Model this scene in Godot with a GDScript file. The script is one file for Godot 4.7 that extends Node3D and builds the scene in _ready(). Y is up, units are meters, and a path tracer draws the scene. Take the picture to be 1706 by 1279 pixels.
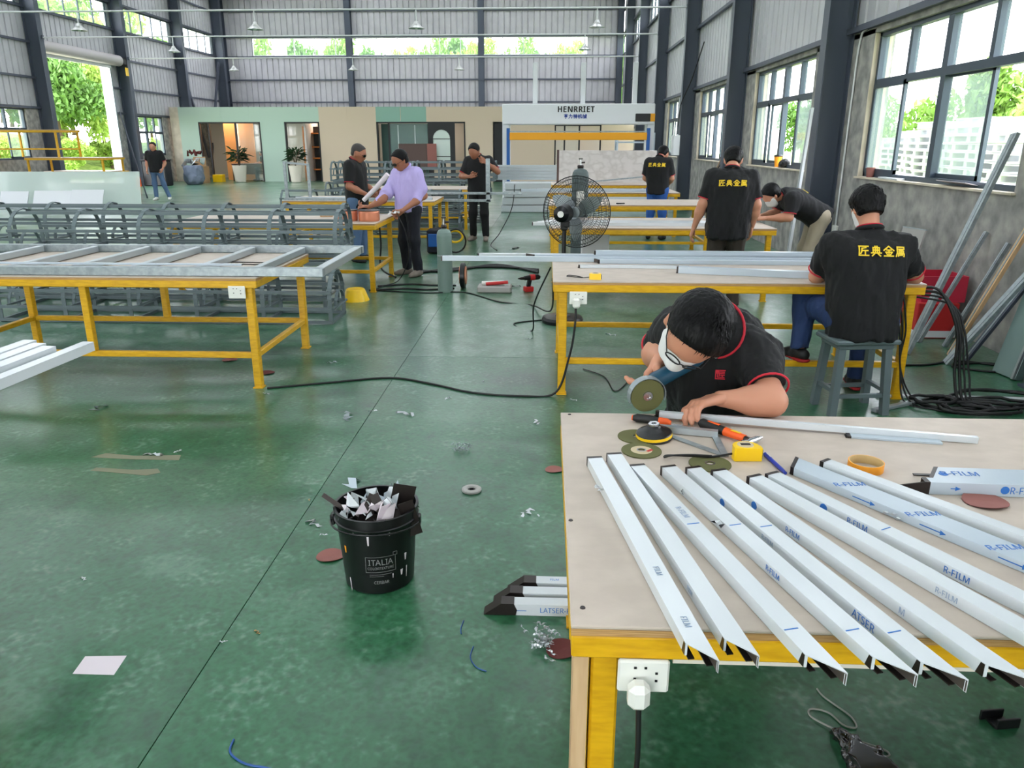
extends Node3D
# A metal workshop: benches, welders and film-wrapped profiles in a long steel hall.
# x runs to the right wall, y up, -z towards the far gable; metres.

const WX := 3.8        # inner face of the wall on the right
const WL := -17.05     # inner face of the wall on the left
const ZF := -42.7      # far gable wall
const ZB := 9.0        # wall behind the camera
const BAY := 5.37
const EAVE := 8.6
const RIDGE := 10.0
const TH := 0.80       # bench height

var M := {}
var taken := {}
var rng := RandomNumberGenerator.new()
var I3 := Basis.IDENTITY

func _ready():
	view()
	materials()
	hall()
	outside()
	booth()
	ceiling_lamps()
	benches()
	profiles_on_bench()
	tools_on_bench()
	people()
	right_side()
	left_side()
	middle()
	machine()
	bucket()
	floor_litter()

func view():
	var cam := Camera3D.new()
	cam.name = "camera"
	cam.fov = 53.06
	cam.near = 0.05
	cam.far = 400.0
	cam.position = Vector3(0, 1.68, 0)
	cam.rotation_degrees = Vector3(-17.402, 2.5165, 0)
	add_child(cam)
	cam.current = true
	var sky_mat := ProceduralSkyMaterial.new()
	sky_mat.sky_top_color = Color(0.94, 0.96, 1.0)
	sky_mat.sky_horizon_color = Color(1.0, 1.0, 1.0)
	sky_mat.ground_bottom_color = Color(0.5, 0.52, 0.48)
	sky_mat.ground_horizon_color = Color(0.8, 0.82, 0.8)
	sky_mat.sky_curve = 0.12
	sky_mat.energy_multiplier = 3.6
	var sky := Sky.new()
	sky.sky_material = sky_mat
	var env := Environment.new()
	env.background_mode = Environment.BG_SKY
	env.sky = sky
	env.tonemap_mode = Environment.TONE_MAPPER_LINEAR
	env.tonemap_exposure = 3.2
	env.sdfgi_enabled = true
	env.ssao_enabled = true
	env.ssil_enabled = true
	var we := WorldEnvironment.new()
	we.name = "world_environment"
	we.environment = env
	add_child(we)

# ---------------------------------------------------------------- geometry
class Geo:
	var v := PackedVector3Array()
	var n := PackedVector3Array()
	var u := PackedVector2Array()
	var x := Transform3D.IDENTITY

	func t3(a: Vector3, b: Vector3, c: Vector3, na: Vector3, nb: Vector3, nc: Vector3, ua := Vector2.ZERO, ub := Vector2.ZERO, uc := Vector2.ZERO):
		v.append(x * a); v.append(x * c); v.append(x * b)
		n.append(x.basis * na); n.append(x.basis * nc); n.append(x.basis * nb)
		u.append(ua); u.append(uc); u.append(ub)

	func tri(a: Vector3, b: Vector3, c: Vector3):
		var m := (b - a).cross(c - a).normalized()
		t3(a, b, c, m, m, m)

	func quad(a: Vector3, b: Vector3, c: Vector3, d: Vector3):
		var m := (b - a).cross(c - a)
		if m.length_squared() < 1e-16:
			m = (c - a).cross(d - a)
		m = m.normalized()
		t3(a, b, c, m, m, m, Vector2(0, 1), Vector2(1, 1), Vector2(1, 0))
		t3(a, c, d, m, m, m, Vector2(0, 1), Vector2(1, 0), Vector2(0, 0))

	func box(p: Vector3, s: Vector3, b := Basis.IDENTITY):
		var h := s * 0.5
		var q := []
		for i in 8:
			q.append(p + b * Vector3(h.x if i & 1 else -h.x, h.y if i & 2 else -h.y, h.z if i & 4 else -h.z))
		quad(q[4], q[5], q[7], q[6])
		quad(q[1], q[0], q[2], q[3])
		quad(q[5], q[1], q[3], q[7])
		quad(q[0], q[4], q[6], q[2])
		quad(q[6], q[7], q[3], q[2])
		quad(q[0], q[1], q[5], q[4])
		return self

	# box with chamfered edges
	func cbox(p: Vector3, s: Vector3, c := 0.004, b := Basis.IDENTITY):
		var h := s * 0.5
		c = min(c, min(h.x, min(h.y, h.z)) * 0.9)
		var old := x
		x = x * Transform3D(b, p)
		var a := h - Vector3(c, c, c)
		for ax in 3:
			var e1 := (ax + 1) % 3
			var e2 := (ax + 2) % 3
			for sg in [-1.0, 1.0]:
				var pts := []
				for k in [[-1, -1], [1, -1], [1, 1], [-1, 1]]:
					var w := Vector3.ZERO
					w[ax] = h[ax] * sg
					w[e1] = a[e1] * k[0]
					w[e2] = a[e2] * k[1]
					pts.append(w)
				if sg > 0:
					quad(pts[0], pts[1], pts[2], pts[3])
				else:
					quad(pts[3], pts[2], pts[1], pts[0])
			# edges parallel to ax
			for s1 in [-1.0, 1.0]:
				for s2 in [-1.0, 1.0]:
					var p0 := Vector3.ZERO
					var p1 := Vector3.ZERO
					p0[e1] = h[e1] * s1
					p0[e2] = a[e2] * s2
					p1[e1] = a[e1] * s1
					p1[e2] = h[e2] * s2
					var lo := -a[ax]
					var hi := a[ax]
					var A := p0; A[ax] = lo
					var B := p1; B[ax] = lo
					var C := p1; C[ax] = hi
					var D := p0; D[ax] = hi
					if s1 * s2 > 0:
						quad(A, B, C, D)
					else:
						quad(D, C, B, A)
		for i in 8:
			var sx := 1.0 if i & 1 else -1.0
			var sy := 1.0 if i & 2 else -1.0
			var sz := 1.0 if i & 4 else -1.0
			var A := Vector3(h.x * sx, a.y * sy, a.z * sz)
			var B := Vector3(a.x * sx, h.y * sy, a.z * sz)
			var C := Vector3(a.x * sx, a.y * sy, h.z * sz)
			if sx * sy * sz > 0:
				tri(A, B, C)
			else:
				tri(A, C, B)
		x = old
		return self

	# rectangular bar from a to b, w across, h along up
	func bar(a: Vector3, b: Vector3, w: float, h: float, up := Vector3.UP):
		var d := (b - a).normalized()
		if absf(d.dot(up)) > 0.98:
			up = Vector3.FORWARD
		var r := d.cross(up).normalized()
		var uu := r.cross(d)
		box((a + b) * 0.5, Vector3(w, h, a.distance_to(b)), Basis(r, uu, -d))
		return self

	func tube(pts: Array, r, sides := 8, closed := false):
		var m := pts.size()
		if m < 2:
			return self
		var rings := []
		var norms := []
		var prev := Vector3.ZERO
		for i in m:
			var d: Vector3
			if closed:
				d = pts[(i + 1) % m] - pts[(i - 1 + m) % m]
			else:
				d = pts[mini(i + 1, m - 1)] - pts[maxi(i - 1, 0)]
			d = d.normalized()
			if prev == Vector3.ZERO:
				prev = d.cross(Vector3.UP if absf(d.y) < 0.9 else Vector3.RIGHT).normalized()
			else:
				prev = (prev - d * prev.dot(d)).normalized()
			var q := d.cross(prev)
			var rr: float = r[i] if r is Array else r
			var ring := []
			var nn := []
			for k in sides:
				var t := TAU * k / sides
				var o := prev * cos(t) + q * sin(t)
				nn.append(o)
				ring.append(pts[i] + o * rr)
			rings.append(ring)
			norms.append(nn)
		for i in (m if closed else m - 1):
			var j := (i + 1) % m
			for k in sides:
				var l := (k + 1) % sides
				t3(rings[i][k], rings[i][l], rings[j][l], norms[i][k], norms[i][l], norms[j][l])
				t3(rings[i][k], rings[j][l], rings[j][k], norms[i][k], norms[j][l], norms[j][k])
		if not closed:
			for k in sides:
				var l := (k + 1) % sides
				tri(pts[0], rings[0][l], rings[0][k])
				tri(pts[m - 1], rings[m - 1][k], rings[m - 1][l])
		return self

	# profile of (radius, y) points turned about y; outside is to the left of travel going up
	func lathe(prof: Array, sides := 20):
		for i in prof.size() - 1:
			var p: Vector2 = prof[i]
			var q: Vector2 = prof[i + 1]
			var d := (q - p)
			if d.length_squared() < 1e-12:
				continue
			var nn := Vector2(d.y, -d.x).normalized()
			for k in sides:
				var a := TAU * k / sides
				var b := TAU * (k + 1) / sides
				var ca := Vector3(cos(a), 0, sin(a))
				var cb := Vector3(cos(b), 0, sin(b))
				var n0 := ca * nn.x + Vector3.UP * nn.y
				var n1 := cb * nn.x + Vector3.UP * nn.y
				var A := ca * p.x + Vector3.UP * p.y
				var B := cb * p.x + Vector3.UP * p.y
				var C := cb * q.x + Vector3.UP * q.y
				var D := ca * q.x + Vector3.UP * q.y
				var u0 := Vector2(float(k) / sides, float(i) / prof.size())
				if p.x > 1e-6:
					t3(A, C, B, n0, n1, n1, u0, u0, u0)
				if q.x > 1e-6:
					t3(A, D, C, n0, n0, n1, u0, u0, u0)
		return self

	# flat outline (counter-clockwise in xy) given thickness along +z
	func ext(poly: PackedVector2Array, depth: float):
		var idx := Geometry2D.triangulate_polygon(poly)
		for i in range(0, idx.size(), 3):
			var a := poly[idx[i]]
			var b := poly[idx[i + 1]]
			var c := poly[idx[i + 2]]
			if (b - a).cross(c - a) < 0:
				var t := b
				b = c
				c = t
			tri(Vector3(a.x, a.y, depth), Vector3(b.x, b.y, depth), Vector3(c.x, c.y, depth))
			tri(Vector3(a.x, a.y, 0), Vector3(c.x, c.y, 0), Vector3(b.x, b.y, 0))
		for i in poly.size():
			var a := poly[i]
			var b := poly[(i + 1) % poly.size()]
			quad(Vector3(a.x, a.y, 0), Vector3(b.x, b.y, 0), Vector3(b.x, b.y, depth), Vector3(a.x, a.y, depth))
		return self

	func mesh() -> ArrayMesh:
		var ar := []
		ar.resize(Mesh.ARRAY_MAX)
		ar[Mesh.ARRAY_VERTEX] = v
		ar[Mesh.ARRAY_NORMAL] = n
		ar[Mesh.ARRAY_TEX_UV] = u
		var m := ArrayMesh.new()
		m.add_surface_from_arrays(Mesh.PRIMITIVE_TRIANGLES, ar)
		return m

# ---------------------------------------------------------------- nodes
func numbered(nm: String) -> String:
	if not taken.has(nm):
		taken[nm] = 0
		return nm
	taken[nm] += 1
	return "%s_%03d" % [nm, taken[nm]]

func tag(o: Node, label := "", category := "", group := "", kind := ""):
	if label != "": o.set_meta("label", label)
	if category != "": o.set_meta("category", category)
	if group != "": o.set_meta("group", group)
	if kind != "": o.set_meta("kind", kind)
	return o

func thing(nm: String, label: String, category: String, at := Vector3.ZERO, turn := 0.0, group := "") -> Node3D:
	var o := Node3D.new()
	o.name = numbered(nm)
	add_child(o)
	o.position = at
	o.rotation.y = turn
	tag(o, label, category, group)
	return o

func part(parent: Node, nm: String, g, m: Material) -> MeshInstance3D:
	var o := MeshInstance3D.new()
	o.name = nm
	o.mesh = g.mesh() if g is Geo else g
	o.material_override = m
	o.cast_shadow = GeometryInstance3D.SHADOW_CASTING_SETTING_ON
	parent.add_child(o, true)
	return o

func solo(nm: String, label: String, category: String, g, m: Material, at := Vector3.ZERO, turn := 0.0, group := "") -> MeshInstance3D:
	var o := MeshInstance3D.new()
	o.name = numbered(nm)
	o.mesh = g.mesh() if g is Geo else g
	o.material_override = m
	add_child(o)
	o.position = at
	o.rotation.y = turn
	tag(o, label, category, group)
	return o

func struct(nm: String, g, m: Material) -> MeshInstance3D:
	var o := MeshInstance3D.new()
	o.name = numbered(nm)
	o.mesh = g.mesh() if g is Geo else g
	o.material_override = m
	add_child(o)
	o.set_meta("kind", "structure")
	return o

func struct_node(nm: String) -> Node3D:
	var o := Node3D.new()
	o.name = numbered(nm)
	add_child(o)
	o.set_meta("kind", "structure")
	return o

func dup(o: Node3D, nm: String, at: Vector3, turn: float, label: String, group := "") -> Node3D:
	var c: Node3D = o.duplicate()
	c.name = numbered(nm)
	add_child(c)
	c.position = at
	c.rotation.y = turn
	c.set_meta("label", label)
	if group != "": c.set_meta("group", group)
	return c

# smooth curve through points
func curve(pts: Array, steps := 6) -> Array:
	var out := []
	for i in pts.size() - 1:
		var p0: Vector3 = pts[maxi(i - 1, 0)]
		var p1: Vector3 = pts[i]
		var p2: Vector3 = pts[i + 1]
		var p3: Vector3 = pts[mini(i + 2, pts.size() - 1)]
		for k in steps:
			out.append(p1.cubic_interpolate(p2, p0, p3, float(k) / steps))
	out.append(pts[pts.size() - 1])
	return out

func V(x: float, y: float, z: float) -> Vector3:
	return Vector3(x, y, z)

# flat lettering in Droid Sans as a thin mesh, upright in xy, facing +z
func letters(text: String, height: float, depth := 0.002, bold := false) -> Mesh:
	var f := SystemFont.new()
	f.font_names = PackedStringArray(["Droid Sans"])
	if bold: f.font_weight = 700
	var t := TextMesh.new()
	t.text = text
	t.font = f
	t.font_size = 32
	t.pixel_size = height / 23.0
	t.depth = depth
	t.curve_step = 2.0
	return t

# ---------------------------------------------------------------- strokes of the written characters
var GLYPH := {
	"jiang": [[0.1, 0.08, 0.92, 0.08], [0.14, 0.08, 0.12, 0.92, 0.95, 0.92], [0.72, 0.2, 0.35, 0.28], [0.36, 0.28, 0.34, 0.55, 0.24, 0.78], [0.36, 0.48, 0.88, 0.48], [0.65, 0.48, 0.65, 0.82]],
	"dian": [[0.22, 0.18, 0.22, 0.68], [0.22, 0.18, 0.78, 0.18, 0.78, 0.68], [0.41, 0.05, 0.41, 0.68], [0.59, 0.05, 0.59, 0.68], [0.22, 0.42, 0.78, 0.42], [0.05, 0.68, 0.95, 0.68], [0.35, 0.74, 0.15, 0.95], [0.65, 0.74, 0.88, 0.95]],
	"jin": [[0.5, 0.04, 0.05, 0.42], [0.5, 0.04, 0.95, 0.42], [0.3, 0.38, 0.7, 0.38], [0.2, 0.58, 0.8, 0.58], [0.5, 0.38, 0.5, 0.92], [0.28, 0.68, 0.36, 0.82], [0.72, 0.68, 0.62, 0.82], [0.08, 0.93, 0.92, 0.93]],
	"shu": [[0.15, 0.08, 0.85, 0.08, 0.85, 0.26], [0.15, 0.26, 0.85, 0.26], [0.15, 0.08, 0.15, 0.6, 0.05, 0.95], [0.75, 0.33, 0.3, 0.38], [0.3, 0.46, 0.8, 0.46, 0.8, 0.6, 0.3, 0.6, 0.3, 0.46], [0.55, 0.36, 0.55, 0.78], [0.25, 0.92, 0.25, 0.7, 0.88, 0.7, 0.88, 0.92, 0.8, 0.92], [0.35, 0.84, 0.72, 0.8]],
	"heng": [[0.5, 0.0, 0.5, 0.12], [0.08, 0.16, 0.92, 0.16], [0.28, 0.28, 0.72, 0.28, 0.72, 0.46, 0.28, 0.46, 0.28, 0.28], [0.15, 0.58, 0.82, 0.58], [0.6, 0.62, 0.5, 0.72, 0.5, 0.95, 0.4, 0.92]],
	"li": [[0.15, 0.3, 0.85, 0.3, 0.8, 0.9, 0.65, 0.88], [0.48, 0.05, 0.45, 0.5, 0.1, 0.95]],
	"te": [[0.15, 0.15, 0.1, 0.38], [0.1, 0.3, 0.4, 0.3], [0.26, 0.05, 0.26, 0.95], [0.08, 0.62, 0.42, 0.52], [0.52, 0.2, 0.9, 0.2], [0.7, 0.05, 0.7, 0.4], [0.45, 0.4, 0.97, 0.4], [0.48, 0.58, 0.97, 0.58], [0.78, 0.42, 0.78, 0.93, 0.68, 0.9], [0.56, 0.68, 0.62, 0.78]],
	"ji": [[0.05, 0.3, 0.45, 0.3], [0.25, 0.05, 0.25, 0.95], [0.25, 0.35, 0.05, 0.7], [0.25, 0.4, 0.42, 0.55], [0.56, 0.12, 0.56, 0.5, 0.45, 0.93], [0.56, 0.12, 0.8, 0.12, 0.8, 0.88, 0.96, 0.88, 0.96, 0.75]],
	"xie": [[0.05, 0.3, 0.38, 0.3], [0.2, 0.05, 0.2, 0.95], [0.2, 0.35, 0.04, 0.65], [0.4, 0.3, 0.97, 0.3], [0.72, 0.05, 0.8, 0.6, 0.97, 0.92], [0.92, 0.5, 0.65, 0.92], [0.42, 0.55, 0.7, 0.55], [0.48, 0.4, 0.44, 0.92], [0.6, 0.4, 0.6, 0.92], [0.82, 0.1, 0.92, 0.2]],
	"mark": [[0.95, 0.05, 0.05, 0.05, 0.05, 0.95, 0.95, 0.95], [0.9, 0.22, 0.25, 0.22, 0.25, 0.78, 0.9, 0.78], [0.9, 0.38, 0.42, 0.38, 0.42, 0.62], [0.55, 0.55, 0.9, 0.55], [0.7, 0.55, 0.7, 0.72]],
}

# writes characters as ribbons; place maps (u right, v down) in metres to a point, out is the outward normal
func write(g: Geo, chars: Array, size: float, step: float, thick: float, place: Callable):
	for ci in chars.size():
		for st in GLYPH[chars[ci]]:
			for k in range(0, st.size() - 2, 2):
				var a := Vector2(ci * step + st[k] * size, st[k + 1] * size)
				var b := Vector2(ci * step + st[k + 2] * size, st[k + 3] * size)
				var d := (b - a).normalized()
				var w := Vector2(-d.y, d.x) * thick * 0.5
				a -= d * thick * 0.4
				b += d * thick * 0.4
				var m := maxi(1, int(a.distance_to(b) / (size * 0.35)))
				for i in m:
					var p := a.lerp(b, float(i) / m)
					var q := a.lerp(b, float(i + 1) / m)
					var A: Vector3 = place.call(p + w)
					var B: Vector3 = place.call(q + w)
					var C: Vector3 = place.call(q - w)
					var D: Vector3 = place.call(p - w)
					g.quad(A, B, C, D)

# ---------------------------------------------------------------- soft bodies: smooth union of tapered capsules as surface nets
func bone(a: Vector3, b: Vector3, ra: float, rb: float, flat := 0) -> Array:
	return [a, b, ra, rb, flat]

func cap_dist(bn: Array, p: Vector3) -> float:
	var a: Vector3 = bn[0]
	var ab: Vector3 = bn[1] - a
	var l2 := maxf(ab.length_squared(), 1e-9)
	var t := clampf((p - a).dot(ab) / l2, 0.0, 1.0)
	var d: float = p.distance_to(a + ab * t) - lerpf(bn[2], bn[3], t)
	if bn[4] & 1:
		d = maxf(d, (p - bn[1]).dot(ab) / sqrt(l2))
	if bn[4] & 2:
		d = maxf(d, -(p - a).dot(ab) / sqrt(l2))
	return d

func field_at(bones: Array, k: float, p: Vector3) -> float:
	var s := 0.0
	for bn in bones:
		s += exp(-k * clampf(cap_dist(bn, p), -0.5, 0.5))
	return -log(s) / k

# point where a ray from p along d meets the bones' surface
func strike(bones: Array, k: float, p: Vector3, d: Vector3, reach := 0.6) -> Vector3:
	var t := 0.0
	for i in 40:
		var f := field_at(bones, k, p + d * t)
		t += f * 0.9
		if f < 0.0008 or t > reach:
			break
	return p + d * t

func blob(bones: Array, cell: float, k := 60.0, planes := [], crease := 0.0, crease_scale := V(9, 3, 9)) -> Array:
	var pad := minf(0.06, 5.0 / k) + cell * 2.0
	var lo := Vector3(1e9, 1e9, 1e9)
	var hi := -lo
	for bn in bones:
		var r: float = maxf(bn[2], bn[3]) + cell * 3.0
		for e in 2:
			lo = lo.min(bn[e] - Vector3(r, r, r))
			hi = hi.max(bn[e] + Vector3(r, r, r))
	var nx := int((hi.x - lo.x) / cell) + 2
	var ny := int((hi.y - lo.y) / cell) + 2
	var nz := int((hi.z - lo.z) / cell) + 2
	var f := PackedFloat32Array()
	f.resize(nx * ny * nz)
	var sx := ny * nz
	for bn in bones:
		var a: Vector3 = bn[0]
		var b: Vector3 = bn[1]
		var ra: float = bn[2]
		var rb: float = bn[3]
		var fl: int = bn[4]
		var ab := b - a
		var l2 := maxf(ab.length_squared(), 1e-9)
		var il := 1.0 / sqrt(l2)
		var r := maxf(ra, rb) + pad
		var q0 := (a.min(b) - Vector3(r, r, r) - lo) / cell
		var q1 := (a.max(b) + Vector3(r, r, r) - lo) / cell
		for i in range(maxi(0, int(q0.x)), mini(nx, int(q1.x) + 2)):
			var px := lo.x + i * cell
			for j in range(maxi(0, int(q0.y)), mini(ny, int(q1.y) + 2)):
				var py := lo.y + j * cell
				var at := i * sx + j * nz
				for l in range(maxi(0, int(q0.z)), mini(nz, int(q1.z) + 2)):
					var p := Vector3(px, py, lo.z + l * cell)
					var pa := p - a
					var dt := pa.dot(ab)
					var t := clampf(dt / l2, 0.0, 1.0)
					var d := (pa - ab * t).length() - (ra + (rb - ra) * t)
					if fl & 1:
						d = maxf(d, (p - b).dot(ab) * il)
					if fl & 2:
						d = maxf(d, -dt * il)
					f[at + l] += exp(-k * maxf(d, -0.25))
	var noise := FastNoiseLite.new()
	noise.seed = 7
	noise.frequency = 1.0
	for i in nx:
		for j in ny:
			var at := i * sx + j * nz
			for l in nz:
				var s := f[at + l]
				if s < 1e-3:
					f[at + l] = 0.12
					continue
				var val := -log(s) / k
				if val < 0.06 and val > -0.06 and (crease > 0.0 or planes.size() > 0):
					var p := Vector3(lo.x + i * cell, lo.y + j * cell, lo.z + l * cell)
					if crease > 0.0:
						val += crease * noise.get_noise_3dv(p * crease_scale)
				if planes.size() > 0:
					var p := Vector3(lo.x + i * cell, lo.y + j * cell, lo.z + l * cell)
					for pl in planes:
						val = maxf(val, (p - pl[0]).dot(pl[1]))
				f[at + l] = val
	var verts := PackedVector3Array()
	var norms := PackedVector3Array()
	var idx := PackedInt32Array()
	var cellv := PackedInt32Array()
	cellv.resize(nx * ny * nz)
	cellv.fill(-1)
	var corner := [0, nz, sx, sx + nz, 1, nz + 1, sx + 1, sx + nz + 1]
	var coff := [V(0, 0, 0), V(0, 1, 0), V(1, 0, 0), V(1, 1, 0), V(0, 0, 1), V(0, 1, 1), V(1, 0, 1), V(1, 1, 1)]
	var edges := [[0, 1], [2, 3], [4, 5], [6, 7], [0, 2], [1, 3], [4, 6], [5, 7], [0, 4], [1, 5], [2, 6], [3, 7]]
	for i in nx - 1:
		for j in ny - 1:
			var at := i * sx + j * nz
			for l in nz - 1:
				var o := at + l
				var s0 := f[o] < 0.0
				if s0 == (f[o + 1] < 0.0) and s0 == (f[o + nz] < 0.0) and s0 == (f[o + nz + 1] < 0.0) and s0 == (f[o + sx] < 0.0) and s0 == (f[o + sx + 1] < 0.0) and s0 == (f[o + sx + nz] < 0.0) and s0 == (f[o + sx + nz + 1] < 0.0):
					continue
				var c := Vector3.ZERO
				var m := 0
				for e in edges:
					var fa: float = f[o + corner[e[0]]]
					var fb: float = f[o + corner[e[1]]]
					if (fa < 0.0) != (fb < 0.0):
						c += coff[e[0]].lerp(coff[e[1]], fa / (fa - fb))
						m += 1
				c /= m
				cellv[o] = verts.size()
				verts.append(lo + (Vector3(i, j, l) + c) * cell)
				var g := Vector3.ZERO
				for q in 8:
					g += (coff[q] - V(0.5, 0.5, 0.5)) * f[o + corner[q]]
				norms.append(g.normalized())
	for i in range(1, nx - 1):
		for j in range(1, ny - 1):
			var at := i * sx + j * nz
			for l in range(1, nz - 1):
				var o := at + l
				var s0 := f[o] < 0.0
				for ax in 3:
					var st: int = [sx, nz, 1][ax]
					if s0 == (f[o + st] < 0.0):
						continue
					var d1: int = [nz, 1, sx][ax]
					var d2: int = [1, sx, nz][ax]
					var A := cellv[o - d1 - d2]
					var B := cellv[o - d2]
					var C := cellv[o]
					var D := cellv[o - d1]
					if A < 0 or B < 0 or C < 0 or D < 0:
						continue
					if s0:
						idx.append_array(PackedInt32Array([A, C, B, A, D, C]))
					else:
						idx.append_array(PackedInt32Array([A, B, C, A, C, D]))
	return [verts, norms, idx]

func soft_mesh(parts: Array) -> ArrayMesh:
	var v := PackedVector3Array()
	var n := PackedVector3Array()
	var idx := PackedInt32Array()
	for p in parts:
		var base := v.size()
		v.append_array(p[0])
		n.append_array(p[1])
		for i in p[2]:
			idx.append(i + base)
	var ar := []
	ar.resize(Mesh.ARRAY_MAX)
	ar[Mesh.ARRAY_VERTEX] = v
	ar[Mesh.ARRAY_NORMAL] = n
	ar[Mesh.ARRAY_INDEX] = idx
	var m := ArrayMesh.new()
	m.add_surface_from_arrays(Mesh.PRIMITIVE_TRIANGLES, ar)
	return m

# ---------------------------------------------------------------- materials
func mt(nm: String, c: Color, rough := 0.6, metal := 0.0) -> StandardMaterial3D:
	var m := StandardMaterial3D.new()
	m.resource_name = nm
	m.albedo_color = c
	m.roughness = rough
	m.metallic = metal
	M[nm] = m
	return m

func noise_tex(freq: float, cols: Array, offs := [], sd := 1, size := 512, kind := FastNoiseLite.TYPE_SIMPLEX_SMOOTH, oct := 4) -> NoiseTexture2D:
	var nz := FastNoiseLite.new()
	nz.noise_type = kind
	nz.seed = sd
	nz.frequency = freq
	nz.fractal_octaves = oct
	var t := NoiseTexture2D.new()
	t.width = size
	t.height = size
	t.seamless = true
	t.noise = nz
	if cols.size() > 0:
		var g := Gradient.new()
		if offs.size() == 0:
			for i in cols.size():
				offs.append(float(i) / (cols.size() - 1))
		g.offsets = PackedFloat32Array(offs)
		g.colors = PackedColorArray(cols)
		t.color_ramp = g
	return t

func normal_tex(freq: float, strength: float, sd := 3, size := 512, oct := 3) -> NoiseTexture2D:
	var t := noise_tex(freq, [], [], sd, size, FastNoiseLite.TYPE_SIMPLEX_SMOOTH, oct)
	t.as_normal_map = true
	t.bump_strength = strength
	return t

func tri_tex(m: StandardMaterial3D, t: Texture2D, scale: Vector3, world := true):
	m.albedo_texture = t
	m.uv1_triplanar = true
	m.uv1_world_triplanar = world
	m.uv1_scale = scale
	return m

func grey(a: float) -> Color:
	return Color(a, a, a)

# one floor slab's paint: worn green epoxy; stains is [x, z, radius x, radius z, strength, pale?] in the slab's own 0..1
func slab_paint(sd: int, size: int, stains: Array, worn: float) -> ImageTexture:  # last argument: share of the pale grey green blend
	var a := FastNoiseLite.new()
	a.seed = sd
	a.frequency = 4.0 / size
	a.fractal_octaves = 5
	var b := FastNoiseLite.new()
	b.seed = sd + 11
	b.frequency = 22.0 / size
	b.fractal_octaves = 4
	var c := FastNoiseLite.new()
	c.seed = sd + 23
	c.frequency = 130.0 / size
	c.fractal_octaves = 3
	var ia := a.get_image(size, size, false, false, false).get_data()
	var ib := b.get_image(size, size, false, false, false).get_data()
	var ic := c.get_image(size, size, false, false, false).get_data()
	var px := PackedByteArray()
	px.resize(size * size * 3)
	var has := stains.size() > 0
	for y in size:
		for x in size:
			var i := y * size + x
			var na := ia[i] / 255.0 - 0.5
			var nb := ib[i] / 255.0 - 0.5
			var nc := ic[i] / 255.0 - 0.5
			# worn paint: pale chalky scuffs where the fine and the mid pattern meet
			var scuff := clampf((nb * 1.5 + nc * 1.5 + na * 0.5) * 1.8 - 0.48, 0.0, 1.0)
			var dark := clampf((-nb * 1.3 - na * 0.8 + nc * 0.7) * 1.4 - 0.2, 0.0, 0.75)
			var r := 0.16 + na * 0.05 + nc * 0.05
			var g := 0.385 + na * 0.07 + nc * 0.07
			var bl := 0.25 + na * 0.06 + nc * 0.06
			# uneven blend towards pale grey green, by the given share
			var paling := clampf(worn * (1.0 + nb * 1.6 + nc * 1.2 + na * 0.8), 0.0, 1.0)
			r = lerpf(r, 0.43, paling)
			g = lerpf(g, 0.52, paling)
			bl = lerpf(bl, 0.46, paling)
			if has:
				var u := float(x) / size
				var w := float(y) / size
				for s in stains:
					var dx: float = (u - s[0]) / s[2]
					var dz: float = (w - s[1]) / s[3]
					var q := dx * dx + dz * dz
					if q < 1.6:
						var k := clampf((1.15 - q + nb * 1.6 + nc * 1.2) * 0.9, 0.0, 1.0) * float(s[4])
						if s[5]:
							scuff = maxf(scuff, k)
						else:
							dark = maxf(dark, k)
			r = lerpf(lerpf(r, 0.12, dark * 0.5), 0.52, scuff * 0.5)
			g = lerpf(lerpf(g, 0.2, dark * 0.5), 0.6, scuff * 0.5)
			bl = lerpf(lerpf(bl, 0.175, dark * 0.5), 0.54, scuff * 0.5)
			i *= 3
			px[i] = int(clampf(r, 0, 1) * 255)
			px[i + 1] = int(clampf(g, 0, 1) * 255)
			px[i + 2] = int(clampf(bl, 0, 1) * 255)
	return ImageTexture.create_from_image(Image.create_from_data(size, size, false, Image.FORMAT_RGB8, px))

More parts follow.
